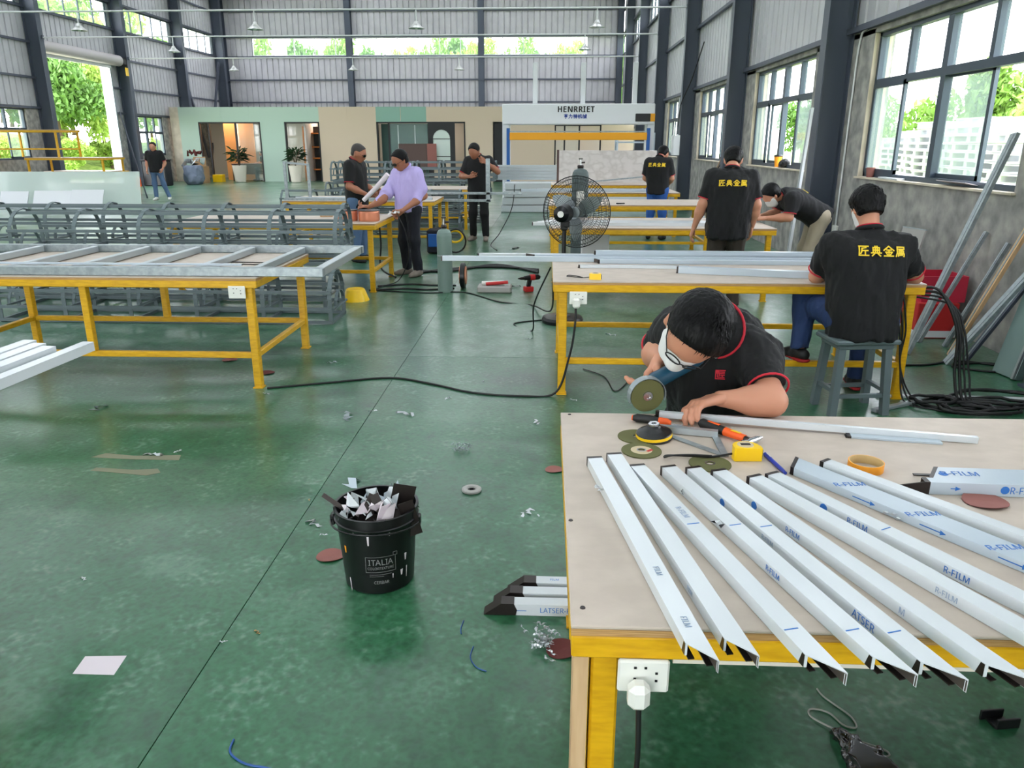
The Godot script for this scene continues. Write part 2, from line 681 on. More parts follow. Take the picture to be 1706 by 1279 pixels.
func materials():
	var w := Color(1, 1, 1)
	# floor slabs (three variants): uv1 spans one slab, uv2 repeats the fine grain
	var fine := noise_tex(0.03, [grey(0.8), grey(0.97), grey(1.0), grey(0.86)], [0.0, 0.45, 0.6, 1.0], 31, 512, FastNoiseLite.TYPE_SIMPLEX, 4)
	var rough := noise_tex(0.008, [grey(0.28), grey(0.32), grey(0.38)], [0.2, 0.5, 0.85], 41, 512)
	var bump := normal_tex(0.2, 1.2, 5, 1024, 3)
	var spots := [
		[[0.165, 0.10, 0.07, 0.05, 0.95, false], [0.15, 0.155, 0.06, 0.035, 0.7, false], [0.07, 0.42, 0.09, 0.05, 0.45, false], [0.045, 0.6, 0.05, 0.03, 0.4, true], [0.11, 0.66, 0.03, 0.03, 0.5, true], [0.085, 0.24, 0.03, 0.03, 0.4, true]],
		[[0.93, 0.55, 0.03, 0.02, 0.6, true], [0.8, 0.48, 0.04, 0.012, 0.6, true], [0.9, 0.69, 0.05, 0.03, 0.6, true], [0.71, 0.43, 0.05, 0.012, 0.5, true], [0.87, 0.72, 0.06, 0.05, 0.5, false], [0.97, 0.46, 0.04, 0.05, 0.45, false], [0.78, 0.6, 0.02, 0.014, 0.7, true], [0.955, 0.73, 0.04, 0.02, 0.55, true]],
		[[0.2, 0.75, 0.08, 0.05, 0.6, false], [0.6, 0.3, 0.1, 0.06, 0.5, false], [0.17, 0.58, 0.05, 0.05, 0.6, false]]]
	spots.append([[0.4, 0.6, 0.08, 0.05, 0.5, false], [0.7, 0.2, 0.1, 0.05, 0.4, true]])
	for i in 4:
		var f := mt("floor_paint_%d" % i, w, 1.0)
		f.albedo_texture = slab_paint(100 + i * 7, 1024 if i < 2 else 640, spots[i], [0.1, 0.1, 0.42, 0.46][i])  # all but the two nearest slabs take the much paler blend
		f.roughness_texture = rough
		f.metallic_specular = 0.3
		f.clearcoat_enabled = true
		f.clearcoat = 0.7
		f.clearcoat_roughness = 0.26
		f.normal_enabled = true
		f.normal_texture = bump
		f.normal_scale = 0.07
		f.detail_enabled = true
		f.detail_albedo = fine
		f.detail_blend_mode = BaseMaterial3D.BLEND_MODE_MUL
		f.detail_uv_layer = BaseMaterial3D.DETAIL_UV_2
		f.uv2_triplanar = true
		f.uv2_world_triplanar = true
		f.uv2_scale = V(0.9, 0.9, 0.9)
	mt("joint", Color(0.2, 0.26, 0.24), 0.9)
	# walls
	var con := mt("concrete", w, 0.9)
	tri_tex(con, noise_tex(0.009, [Color(0.47, 0.47, 0.46), Color(0.55, 0.545, 0.53), Color(0.6, 0.59, 0.57), Color(0.66, 0.65, 0.62)], [0.1, 0.42, 0.6, 0.9], 12, 1024, FastNoiseLite.TYPE_SIMPLEX_SMOOTH, 6), V(0.4, 0.4, 0.4))
	var plas := mt("plaster_edge", w, 0.85)
	tri_tex(plas, noise_tex(0.01, [Color(0.72, 0.68, 0.6), Color(0.82, 0.78, 0.7)], [], 14, 512), V(0.5, 0.5, 0.5))
	var sid := mt("siding", w, 0.45, 0.15)
	tri_tex(sid, noise_tex(0.01, [Color(0.71, 0.71, 0.73), Color(0.74, 0.74, 0.755)], [0.3, 0.7], 16, 512), V(0.3, 0.3, 0.3))
	mt("steel_column", Color(0.28, 0.31, 0.36), 0.45, 0.1)
	mt("girt", Color(0.31, 0.33, 0.38), 0.5, 0.2)
	mt("roof_sheet", Color(0.86, 0.87, 0.88), 0.6)
	var sk := mt("skylight", Color(0.95, 0.97, 0.98, 0.22), 0.5)
	sk.transparency = BaseMaterial3D.TRANSPARENCY_ALPHA
	mt("window_frame", Color(0.23, 0.28, 0.33), 0.4, 0.3)
	var gl := mt("glass", Color(0.82, 0.93, 0.9, 0.1), 0.04)
	gl.transparency = BaseMaterial3D.TRANSPARENCY_ALPHA
	var gg := mt("green_glass", Color(0.84, 0.92, 0.89, 0.3), 0.08)
	gg.transparency = BaseMaterial3D.TRANSPARENCY_ALPHA
	var gm := mt("mint_glass", Color(0.84, 0.9, 0.87, 0.75), 0.12)
	gm.transparency = BaseMaterial3D.TRANSPARENCY_ALPHA
	mt("roller", Color(0.72, 0.7, 0.7), 0.5, 0.3)
	# outside
	var ground := mt("ground", w, 0.95)
	tri_tex(ground, noise_tex(0.01, [Color(0.42, 0.55, 0.22), Color(0.6, 0.68, 0.32), Color(0.72, 0.74, 0.5)], [], 18, 512), V(0.12, 0.12, 0.12))
	tri_tex(mt("hill_grass", w, 0.95), noise_tex(0.02, [Color(0.42, 0.54, 0.2), Color(0.58, 0.68, 0.28), Color(0.7, 0.76, 0.4)], [0.2, 0.5, 0.85], 19, 512), V(0.2, 0.2, 0.2))
	for q in [["leaf_a", Color(0.44, 0.57, 0.24)], ["leaf_b", Color(0.35, 0.49, 0.22)], ["leaf_c", Color(0.56, 0.66, 0.3)], ["leaf_dark", Color(0.13, 0.25, 0.13)]]:
		var lf := mt(q[0], q[1], 0.7)
		lf.backlight_enabled = true
		lf.backlight = q[1] * 0.7
	mt("bark", Color(0.33, 0.27, 0.2), 0.9)
	mt("pallet_white", Color(0.86, 0.87, 0.88), 0.6)
	mt("awning_green", Color(0.3, 0.62, 0.52), 0.7)
	# paint and steel
	var yel := mt("yellow_paint", w, 0.42)
	tri_tex(yel, noise_tex(0.03, [Color(0.8, 0.6, 0.02), Color(0.84, 0.64, 0.035), Color(0.87, 0.67, 0.06)], [0.2, 0.5, 0.8], 20, 512), V(0.6, 3.0, 0.6))
	var ply := mt("plywood", w, 0.5)
	tri_tex(ply, noise_tex(0.012, [Color(0.71, 0.655, 0.6), Color(0.735, 0.68, 0.625), Color(0.755, 0.7, 0.645)], [0.2, 0.55, 0.85], 21, 1024, FastNoiseLite.TYPE_SIMPLEX_SMOOTH, 5), V(0.5, 0.5, 0.7))
	tri_tex(mt("ply_edge", w, 0.75), noise_tex(0.02, [Color(0.55, 0.38, 0.2), Color(0.78, 0.62, 0.4), Color(0.6, 0.44, 0.26), Color(0.84, 0.7, 0.5)], [0.1, 0.4, 0.6, 0.9], 22, 512), V(0.3, 28.0, 0.3))
	tri_tex(mt("raw_wood", w, 0.75), noise_tex(0.02, [Color(0.72, 0.58, 0.42), Color(0.82, 0.7, 0.54)], [], 24, 512), V(2.5, 0.3, 2.5))
	mt("film", Color(0.8, 0.82, 0.83), 0.22).metallic_specular = 0.6
	mt("film_blue", Color(0.7, 0.745, 0.78), 0.28).metallic_specular = 0.6
	mt("film_ink", Color(0.16, 0.42, 0.72), 0.5)
	mt("film_ink_grey", Color(0.56, 0.63, 0.72), 0.5)
	mt("dark_metal", Color(0.2, 0.175, 0.165), 0.35, 0.6)
	mt("channel_inside", Color(0.36, 0.33, 0.31), 0.45, 0.4)
	tri_tex(mt("galv", w, 0.42, 0.55), noise_tex(0.02, [Color(0.52, 0.56, 0.57), Color(0.66, 0.69, 0.7)], [], 26, 512), V(1.5, 1.5, 1.5))
	mt("cage_steel", Color(0.4, 0.45, 0.46), 0.5, 0.35)
	mt("alu", Color(0.7, 0.73, 0.74), 0.35, 0.7)
	mt("chrome", Color(0.75, 0.76, 0.77), 0.2, 0.9)
	mt("white_plastic", Color(0.88, 0.88, 0.85), 0.4)
	mt("white_paint", Color(0.86, 0.87, 0.88), 0.5)
	mt("black_rubber", Color(0.035, 0.04, 0.042), 0.55)
	mt("black_plastic", Color(0.045, 0.047, 0.052), 0.35)
	mt("hole", Color(0.03, 0.03, 0.03), 0.8)
	mt("cyl_green", Color(0.45, 0.53, 0.5), 0.45)
	mt("cyl_dark", Color(0.3, 0.35, 0.35), 0.5)
	mt("copper", Color(0.86, 0.55, 0.42), 0.35, 0.5)
	mt("bucket_black", Color(0.035, 0.038, 0.042), 0.38)
	mt("print_grey", Color(0.5, 0.5, 0.5), 0.6)
	mt("print_black", Color(0.05, 0.05, 0.06), 0.6)
	mt("print_blue", Color(0.1, 0.25, 0.62), 0.6)
	mt("olive_disc", Color(0.36, 0.36, 0.2), 0.8)
	mt("disc_label", Color(0.75, 0.68, 0.55), 0.7)
	mt("orange", Color(0.93, 0.36, 0.1), 0.45)
	mt("tape_yellow", Color(0.95, 0.77, 0.05), 0.35)
	mt("tape_orange", Color(0.93, 0.6, 0.12), 0.5)
	mt("tape_paper", Color(0.78, 0.66, 0.45), 0.7)
	mt("pen_blue", Color(0.1, 0.2, 0.62), 0.35)
	mt("sandpaper", Color(0.56, 0.36, 0.33), 0.9)
	mt("sandpaper_red", Color(0.42, 0.2, 0.19), 0.9)
	mt("paper", Color(0.86, 0.82, 0.84), 0.8)
	mt("cardboard", Color(0.62, 0.5, 0.36), 0.85)
	mt("dust_brown", Color(0.47, 0.47, 0.38), 0.9)
	mt("foil", Color(0.72, 0.74, 0.75), 0.3, 0.6)
	mt("wire_blue", Color(0.12, 0.3, 0.55), 0.5)
	var bg := mt("bag_film", Color(0.09, 0.085, 0.09), 0.14)
	bg.metallic_specular = 0.7
	mt("cord_white", Color(0.6, 0.62, 0.58), 0.7)
	mt("grinder_blue", Color(0.08, 0.27, 0.36), 0.4)
	mt("red_box", Color(0.72, 0.13, 0.13), 0.6)
	mt("pink_bin", Color(0.75, 0.16, 0.26), 0.5)
	mt("teal_plate", Color(0.46, 0.55, 0.54), 0.4, 0.4)
	mt("panel_grey", Color(0.62, 0.61, 0.59), 0.6)
	# booth
	mt("mint_wall", Color(0.67, 0.76, 0.7), 0.75)
	mt("teal_wall", Color(0.52, 0.66, 0.6), 0.75)
	mt("beige_wall", Color(0.78, 0.71, 0.62), 0.75)
	mt("orange_wall", Color(0.82, 0.56, 0.33), 0.75)
	mt("office_white", Color(0.8, 0.78, 0.76), 0.8)
	mt("dark_frame", Color(0.1, 0.1, 0.11), 0.5)
	mt("dark_green_panel", Color(0.16, 0.31, 0.28), 0.4)
	mt("brown_panel", Color(0.33, 0.25, 0.23), 0.6)
	mt("shelf_orange", Color(0.85, 0.5, 0.2), 0.6)
	mt("sack_grey", Color(0.42, 0.46, 0.53), 0.8)
	mt("blue_paint", Color(0.08, 0.33, 0.6), 0.5)
	mt("beam_yellow", Color(0.9, 0.62, 0.03), 0.5)
	tri_tex(mt("marble", w, 0.35), noise_tex(0.012, [Color(0.8, 0.78, 0.76), Color(0.74, 0.715, 0.69), Color(0.82, 0.8, 0.78)], [0.35, 0.5, 0.75], 51, 512, FastNoiseLite.TYPE_SIMPLEX_SMOOTH, 3), V(0.35, 0.5, 0.35))
	mt("pot_white", Color(0.85, 0.82, 0.76), 0.5)
	mt("fan_black", Color(0.06, 0.065, 0.075), 0.35, 0.2)
	mt("lamp_alu", Color(0.76, 0.76, 0.75), 0.3, 0.5)
	mt("bulb", Color(0.9, 0.9, 0.9), 0.2)
	var lg := mt("lamp_glow", Color(1, 0.96, 0.9), 0.5)
	lg.emission_enabled = true
	lg.emission = Color(1.0, 0.93, 0.84)
	lg.emission_energy_multiplier = 2.0
	mt("conduit", Color(0.83, 0.84, 0.84), 0.5)
	# people
	var skin := mt("skin", Color(0.76, 0.53, 0.42), 0.55)
	skin.subsurf_scatter_enabled = true
	skin.subsurf_scatter_strength = 0.06
	mt("skin_tan", Color(0.6, 0.39, 0.29), 0.55)
	mt("hair", Color(0.012, 0.011, 0.012), 0.5).metallic_specular = 0.3
	mt("hair_grey", Color(0.17, 0.15, 0.14), 0.6)
	var sh := mt("polo_black", Color(0.014, 0.017, 0.025), 0.85)
	sh.rim_enabled = true
	sh.rim = 0.25
	mt("polo_navy", Color(0.035, 0.045, 0.07), 0.85)
	mt("trim_red", Color(0.75, 0.12, 0.2), 0.7)
	mt("lavender", Color(0.68, 0.63, 0.83), 0.8)
	mt("jeans_blue", Color(0.12, 0.2, 0.36), 0.85)
	mt("jeans_mid", Color(0.16, 0.34, 0.62), 0.85)
	mt("jeans_pale", Color(0.32, 0.42, 0.55), 0.85)
	mt("trousers_navy", Color(0.07, 0.08, 0.12), 0.85)
	mt("trousers_khaki", Color(0.6, 0.56, 0.48), 0.85)
	mt("trousers_brown", Color(0.2, 0.17, 0.14), 0.85)
	mt("trousers_black", Color(0.06, 0.06, 0.065), 0.85)
	mt("shoe_black", Color(0.05, 0.045, 0.05), 0.6)
	mt("shoe_red", Color(0.62, 0.1, 0.12), 0.6)
	mt("shoe_grey", Color(0.5, 0.46, 0.42), 0.7)
	mt("mask_white", Color(0.86, 0.86, 0.85), 0.85)
	mt("lettering_yellow", Color(0.9, 0.76, 0.1), 0.6)
	mt("lens_black", Color(0.02, 0.02, 0.025), 0.12)

# ---------------------------------------------------------------- the hall
func sheet_mesh(h: float, wd := 0.9) -> ArrayMesh:
	# ribbed sheet standing in xy, facing +z, its base on y = 0
	var g := Geo.new()
	var ribs := 3
	var st := wd / ribs
	var pts := []
	for i in ribs:
		pts.append_array([Vector2(i * st, 0), Vector2(i * st + st * 0.78, 0), Vector2(i * st + st * 0.83, -0.045), Vector2(i * st + st * 0.95, -0.045)])
	pts.append(Vector2(wd, 0))
	for i in pts.size() - 1:
		var a: Vector2 = pts[i]
		var b: Vector2 = pts[i + 1]
		g.quad(V(a.x, 0, a.y), V(b.x, 0, b.y), V(b.x, h, b.y), V(a.x, h, a.y))
	g.quad(V(wd, 0, -0.055), V(0, 0, -0.055), V(0, h, -0.055), V(wd, h, -0.055))
	g.quad(V(0, 0, -0.055), V(wd, 0, -0.055), V(wd, 0, 0.0), V(0, 0, 0.0))
	g.quad(V(0, h, 0.0), V(wd, h, 0.0), V(wd, h, -0.055), V(0, h, -0.055))
	return g.mesh()

var sheet_cache := {}
func sheets(parent: Node3D, from: Vector3, along: Vector3, length: float, y0: float, y1: float):
	# ribbed sheets side by side from a point along a direction; they face along x up
	var h := y1 - y0
	var count := int(round(length / 0.9))
	var wd := length / count
	var key := "%.3f/%.3f" % [h, wd]
	if not sheet_cache.has(key):
		sheet_cache[key] = sheet_mesh(h, wd)
	var nrm := along.cross(Vector3.UP).normalized()
	for i in count:
		var o := part(parent, "siding_sheet", sheet_cache[key], M.siding)
		o.transform = Transform3D(Basis(along, Vector3.UP, nrm), from + along * wd * i + Vector3.UP * y0)

func i_column(g: Geo, base: Vector3, h: float, depth: float, width: float, facing: Vector3):
	# H-section: flanges across, web between; facing points from the wall into the hall
	var side := facing.cross(Vector3.UP)
	var b := Basis(side, Vector3.UP, facing)
	var c := base + Vector3.UP * h * 0.5
	g.box(c + facing * (depth - 0.008), V(width, h, 0.016), b)
	g.box(c + facing * 0.008, V(width, h, 0.016), b)
	g.box(c + facing * depth * 0.5, V(0.012, h, depth - 0.03), b)

func window_unit(nm: String, at: Vector3, along: Vector3, inward: Vector3, wd: float, h: float, cols: int, transom: float, sashes: Array):
	# window in a wall: frame, mullions, transom, fixed panes above, sliding sashes below; sashes lists [column, tinted]
	var root := struct_node(nm)
	var b := Basis(along, Vector3.UP, inward)
	if b.determinant() < 0:
		b = Basis(-along, Vector3.UP, inward)
		at = at + along * wd
	root.transform = Transform3D(b, at)
	var fr := Geo.new()
	var t := 0.055
	fr.box(V(wd / 2, t / 2, 0), V(wd, t, 0.09))
	fr.box(V(wd / 2, h - t / 2, 0), V(wd, t, 0.09))
	fr.box(V(t / 2, h / 2, 0), V(t, h, 0.09))
	fr.box(V(wd - t / 2, h / 2, 0), V(t, h, 0.09))
	part(root, "frame", fr, M.window_frame)
	var cw := wd / cols
	for i in range(1, cols):
		part(root, "mullion", Geo.new().box(V(cw * i, (transom + h) / 2, 0), V(0.07 if i != cols / 2 else 0.11, h - transom, 0.08)), M.window_frame)
	part(root, "mullion", Geo.new().box(V(wd / 2, transom / 2, 0), V(0.1, transom, 0.08)), M.window_frame)
	part(root, "transom", Geo.new().box(V(wd / 2, transom, 0), V(wd, 0.08, 0.085)), M.window_frame)
	for i in cols:
		part(root, "pane", Geo.new().box(V(cw * (i + 0.5), (transom + h) / 2, -0.01), V(cw - 0.06, h - transom - 0.06, 0.006)), M.glass)
	for s in sashes:
		var g := Geo.new()
		var c := V(cw * (s[0] + 0.5), transom / 2 + 0.02, 0.03 * s[1])
		var sw := cw + 0.04
		var sh := transom - 0.06
		var f := 0.05
		g.box(c + V(0, sh / 2 - f / 2, 0), V(sw, f, 0.035))
		g.box(c + V(0, -sh / 2 + f / 2, 0), V(sw, f, 0.035))
		g.box(c + V(-sw / 2 + f / 2, 0, 0), V(f, sh, 0.035))
		g.box(c + V(sw / 2 - f / 2, 0, 0), V(f, sh, 0.035))
		var so := part(root, "sash", g, M.window_frame)
		part(so, "pane", Geo.new().box(c, V(sw - f * 1.6, sh - f * 1.6, 0.006)), M.green_glass)
	return root

func hall():
	# floor: slabs of painted concrete with sawn joints
	var fl := struct("floor", Geo.new().box(V((WX + WL) / 2, -0.16, (ZF + ZB) / 2), V(WX - WL + 0.6, 0.3, ZB - ZF + 0.6)), M.joint)
	for ix in range(-3, 1):
		for iz in range(-7, 3):
			var x0 := maxf(-1.13 + ix * 6.0, WL)
			var x1 := minf(-1.13 + (ix + 1) * 6.0, WX)
			var z0 := maxf(-6.08 + iz * 6.0, ZF)
			var z1 := minf(-6.08 + (iz + 1) * 6.0, ZB)
			if x1 - x0 < 0.1 or z1 - z0 < 0.1:
				continue
			var g := Geo.new()
			var a := V(x0 + 0.002, 0, z0 + 0.002)
			var b := V(x1 - 0.002, 0, z1 - 0.002)
			g.box(V((a.x + b.x) / 2, -0.005, (a.z + b.z) / 2), V(b.x - a.x, 0.01, b.z - a.z))
			# let the paint span six metres on every slab, cut ones too
			for i in g.u.size():
				g.u[i] = Vector2((g.v[i].x - (-1.13 + ix * 6.0)) / 6.0, (g.v[i].z - (-6.08 + iz * 6.0)) / 6.0)
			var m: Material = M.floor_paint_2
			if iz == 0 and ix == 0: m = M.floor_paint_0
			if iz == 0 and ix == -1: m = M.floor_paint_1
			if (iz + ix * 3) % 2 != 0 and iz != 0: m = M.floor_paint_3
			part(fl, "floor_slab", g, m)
	# right wall: plastered block dado and piers, ribbed sheets above
	var wr := struct("wall_right", Geo.new().box(V(WX + 0.12, 0.64, (ZF + ZB) / 2), V(0.24, 1.28, ZB - ZF)), M.concrete)
	var cz := []
	for k in range(-3, 7):
		cz.append(-10.7 - k * BAY)
	for k in cz.size():
		var z: float = cz[k]
		# pier round the column, up to the head of the windows
		var zp0 := z - 1.28
		var zp1 := z + 0.76
		if z > ZB - 1 or zp1 < ZF: continue
		zp0 = maxf(zp0, ZF)
		part(wr, "pier", Geo.new().box(V(WX + 0.12, 2.115, (zp0 + zp1) / 2), V(0.24, 1.67, zp1 - zp0)), M.concrete)
		part(wr, "window_reveal", Geo.new().box(V(WX + 0.1, 2.1, zp1 + 0.012), V(0.2, 1.62, 0.02)), M.plaster_edge)
	var total := ZB - ZF
	part(wr, "lintel", Geo.new().box(V(WX + 0.12, 2.95, (ZF + ZB) / 2), V(0.24, 0.1, ZB - ZF)), M.concrete)
	sheets(wr, V(WX + 0.03, 0, ZF), V(0, 0, 1), total, 2.95, 5.93)
	sheets(wr, V(WX + 0.03, 0, ZF), V(0, 0, 1), total, 6.85, EAVE + 0.2)
	for y in [3.0, 4.45, 5.9, 6.9, 8.0]:
		part(wr, "girt", Geo.new().box(V(WX - 0.03, y, (ZF + ZB) / 2), V(0.07, 0.07, total)), M.girt)
	for k in cz.size():
		var z: float = cz[k]
		if z < ZF + 0.1 or z > ZB: continue
		var g := Geo.new()
		i_column(g, V(WX, 0, z), EAVE, 0.34, 0.22, Vector3.LEFT)
		var col := struct("column", g, M.steel_column)
		part(col, "base_plate", Geo.new().box(V(WX - 0.17, 0.01, z), V(0.4, 0.02, 0.3)), M.steel_column)
	# windows of the right wall
	var wn := 0
	for k in range(-3, 6):
		wn += 1
		var z1 := -10.7 - k * BAY + 0.78
		var z0 := z1 + BAY - 2.06
		if z0 > ZB: continue
		window_unit("window_%d" % wn, V(WX + 0.1, 1.29, z1), V(0, 0, 1), Vector3.LEFT, z0 - z1, 1.62, 4, 1.06, [[0, 1], [2, -1]] if k == 0 else [[0, 1], [1, -1], [3, 1]])
		part(wr, "window_sill", Geo.new().box(V(WX + 0.09, 1.283, (z0 + z1) / 2), V(0.26, 0.02, z0 - z1 + 0.05)), M.plaster_edge)
	clerestory(wr, V(WX + 0.05, 5.93, ZF), V(0, 0, 1), total, cz, Vector3.LEFT)
	# left wall
	var cl := [-41.9, -37.3, -32.15, -26.7, -21.3, -15.9, -10.5, -5.1, 0.3, 5.7]
	var wlft := struct_node("wall_left")
	# dado with window openings; the roller door bay stays open from -31.35 to -26.95
	var openings := [[-35.3, -32.55]]
	for k in range(3, 9):
		openings.append([cl[k] + 0.8, cl[k] + 4.6])
	part(wlft, "dado", Geo.new().box(V(WL - 0.12, 0.58, (ZF - 31.35) / 2), V(0.24, 1.16, -31.35 - ZF)), M.concrete)
	part(wlft, "dado", Geo.new().box(V(WL - 0.12, 0.58, (ZB - 26.95) / 2), V(0.24, 1.16, ZB + 26.95)), M.concrete)
	var zc := ZF
	for o in openings:
		if zc < -31.4 and o[0] > -31.0:
			part(wlft, "pier", Geo.new().box(V(WL - 0.12, 1.96, (zc - 31.35) / 2), V(0.24, 1.6, -31.35 - zc)), M.concrete)
			zc = -26.95
		part(wlft, "pier", Geo.new().box(V(WL - 0.12, 1.96, (zc + o[0]) / 2), V(0.24, 1.6, o[0] - zc)), M.concrete)
		zc = o[1]
	part(wlft, "pier", Geo.new().box(V(WL - 0.12, 1.96, (zc + ZB) / 2), V(0.24, 1.6, ZB - zc)), M.concrete)
	for o in openings:
		wn += 1
		window_unit("window_%d" % wn, V(WL - 0.1, 1.16, o[0]), V(0, 0, 1), Vector3.RIGHT, o[1] - o[0], 1.6, 4, 0.95, [[0, 1], [1, -1], [3, 1]])
	part(wlft, "lintel", Geo.new().box(V(WL - 0.12, 2.8, (ZF - 31.35) / 2), V(0.24, 0.1, -31.35 - ZF)), M.concrete)
	part(wlft, "lintel", Geo.new().box(V(WL - 0.12, 2.8, (ZB - 26.95) / 2), V(0.24, 0.1, ZB + 26.95)), M.concrete)
	sheets(wlft, V(WL - 0.03, 0, -31.35), V(0, 0, -1), -31.35 - ZF, 2.76, 5.93)
	sheets(wlft, V(WL - 0.03, 0, -26.95), V(0, 0, -1), 4.4, 4.55, 5.93)
	sheets(wlft, V(WL - 0.03, 0, ZB), V(0, 0, -1), ZB + 26.95, 2.76, 5.93)
	sheets(wlft, V(WL - 0.03, 0, ZB), V(0, 0, -1), total, 6.85, EAVE + 0.2)
	clerestory(wlft, V(WL - 0.05, 5.93, ZF), V(0, 0, 1), total, cl, Vector3.RIGHT)
	for y in [2.8, 3.75, 4.85, 5.9, 6.9, 8.0]:
		if y < 4.5:
			part(wlft, "girt", Geo.new().box(V(WL + 0.03, y, (ZF - 31.35) / 2), V(0.07, 0.07, -31.35 - ZF)), M.girt)
			part(wlft, "girt", Geo.new().box(V(WL + 0.03, y, (ZB - 26.95) / 2), V(0.07, 0.07, ZB + 26.95)), M.girt)
		else:
			part(wlft, "girt", Geo.new().box(V(WL + 0.03, y, (ZF + ZB) / 2), V(0.07, 0.07, total)), M.girt)
	for z in cl:
		var g := Geo.new()
		i_column(g, V(WL, 0, z), EAVE, 0.45, 0.25, Vector3.RIGHT)
		var col := struct("column", g, M.steel_column)
		part(col, "base_plate", Geo.new().box(V(WL + 0.22, 0.01, z), V(0.5, 0.02, 0.34)), M.steel_column)
	# cross braces in the last bay
	for s in [[-37.1, -39.3], [-41.7, -39.6]]:
		struct("trim_%d" % (1 if s[0] > -40 else 2), Geo.new().bar(V(WL + 0.2, 5.6, s[0]), V(WL + 0.2, 1.0, s[1]), 0.1, 0.1), M.girt)
	# roller door
	var dr := struct_node("door_1")
	var dg := Geo.new()
	dg.tube([V(WL + 0.25, 4.74, -31.75), V(WL + 0.25, 4.74, -26.8)], 0.2, 20)
	part(dr, "roller_drum", dg, M.roller)
	part(dr, "curtain_edge", Geo.new().box(V(WL + 0.12, 4.5, -29.15), V(0.05, 0.12, 4.4)), M.white_paint)
	part(dr, "guide_rail", Geo.new().box(V(WL + 0.06, 2.27, -31.32), V(0.12, 4.54, 0.08)), M.galv)
	part(dr, "guide_rail", Geo.new().box(V(WL + 0.06, 2.27, -26.98), V(0.12, 4.54, 0.08)), M.galv)
	part(dr, "jamb", Geo.new().box(V(WL - 0.14, 2.27, -31.42), V(0.34, 4.54, 0.16)), M.white_paint)
	var mo := part(dr, "motor", Geo.new().cbox(V(WL + 0.28, 4.72, -31.95), V(0.3, 0.3, 0.3), 0.05), M.dark_frame)
	part(mo, "warning_tag", Geo.new().box(V(WL + 0.46, 4.35, -31.9), V(0.02, 0.3, 0.2)), M.tape_yellow)
	# far gable
	var wf := struct_node("wall_far")
	sheets(wf, V(WL, 0, ZF), V(1, 0, 0), WX - WL, 0.0, 5.98)
	sheets(wf, V(WL, 0, ZF), V(1, 0, 0), 1.7, 5.98, 6.85)
	sheets(wf, V(WX - 1.83, 0, ZF), V(1, 0, 0), 1.83, 5.98, 6.85)
	sheets(wf, V(WL, 0, ZF), V(1, 0, 0), WX - WL, 6.85, RIDGE)
	for y in [3.72, 4.82, 5.94, 6.9, 8.1]:
		part(wf, "girt", Geo.new().box(V((WX + WL) / 2, y, ZF + 0.06), V(WX - WL, 0.07, 0.07)), M.girt)
	for x in [WL + 0.18, -10.25, -3.45, WX - 0.18]:
		var g := Geo.new()
		i_column(g, V(x, 0, ZF), RIDGE - 0.2, 0.35, 0.3, Vector3.BACK)
		struct("column", g, M.steel_column)
	# strip window of the gable
	wn += 1
	var sw := struct_node("window_%d" % wn)
	var sx0 := WL + 1.7
	var sx1 := WX - 1.83
	for y in [6.0, 6.83]:
		part(sw, "frame", Geo.new().box(V((sx0 + sx1) / 2, y, ZF), V(sx1 - sx0, 0.05, 0.08)), M.white_paint)
	var nseg := 16
	for i in nseg + 1:
		part(sw, "mullion", Geo.new().box(V(lerpf(sx0, sx1, float(i) / nseg), 6.415, ZF), V(0.04, 0.8, 0.06)), M.white_paint)
	for i in nseg:
		part(sw, "pane", Geo.new().box(V(lerpf(sx0, sx1, (i + 0.5) / nseg), 6.415, ZF), V((sx1 - sx0) / nseg - 0.04, 0.78, 0.006)), M.glass)
	# wall behind the camera, with its own wide doorway left open
	var wb := struct_node("wall_back")
	var wbl := Geo.new()
	wbl.box(V((WL - 9.0) / 2, EAVE / 2 + 0.5, ZB + 0.05), V(-9.0 - WL, EAVE + 1.4, 0.1))
	wbl.box(V((WX - 2.0) / 2, EAVE / 2 + 0.5, ZB + 0.05), V(WX + 2.0, EAVE + 1.4, 0.1))
	wbl.box(V(-5.5, 7.25, ZB + 0.05), V(7.0, 5.5, 0.1))
	part(wb, "wall_panel", wbl, M.siding)
	# roof: sheets with translucent strips, rafters under them
	var roof := struct_node("ceiling")
	var mid := (WX + WL) / 2
	for side in [0, 1]:
		var xe: float = WX + 0.3 if side == 0 else WL - 0.3
		var a := V(mid, RIDGE, 0)
		var b := V(xe, EAVE, 0)
		var d := (b - a).normalized()
		var len := a.distance_to(b)
		var up := V(-d.y, d.x, 0) if d.x > 0 else V(d.y, -d.x, 0)
		var bs := Basis(d, up, d.cross(up))
		var z := ZF
		while z < ZB:
			var ze := minf(z + BAY, ZB)
			var sk0 := z + 2.1
			var sk1 := minf(z + 3.2, ze)
			for seg in [[z, minf(sk0, ze)], [sk1, ze]]:
				if seg[1] - seg[0] > 0.02:
					part(roof, "roof_sheet", Geo.new().box((a + b) / 2 + V(0, 0, (seg[0] + seg[1]) / 2), V(len, 0.05, seg[1] - seg[0]), bs), M.roof_sheet)
			if sk0 < ze:
				for w in [[0.0, 0.08], [0.46, 0.54], [0.92, 1.0]]:
					part(roof, "roof_sheet", Geo.new().box(a.lerp(b, (w[0] + w[1]) / 2) + V(0, 0, (sk0 + sk1) / 2), V(len * (w[1] - w[0]), 0.05, sk1 - sk0), bs), M.roof_sheet)
				for w in [[0.08, 0.46], [0.54, 0.92]]:
					part(roof, "skylight_panel", Geo.new().box(a.lerp(b, (w[0] + w[1]) / 2) + V(0, 0, (sk0 + sk1) / 2), V(len * (w[1] - w[0]), 0.006, sk1 - sk0), bs), M.skylight)
			z += BAY
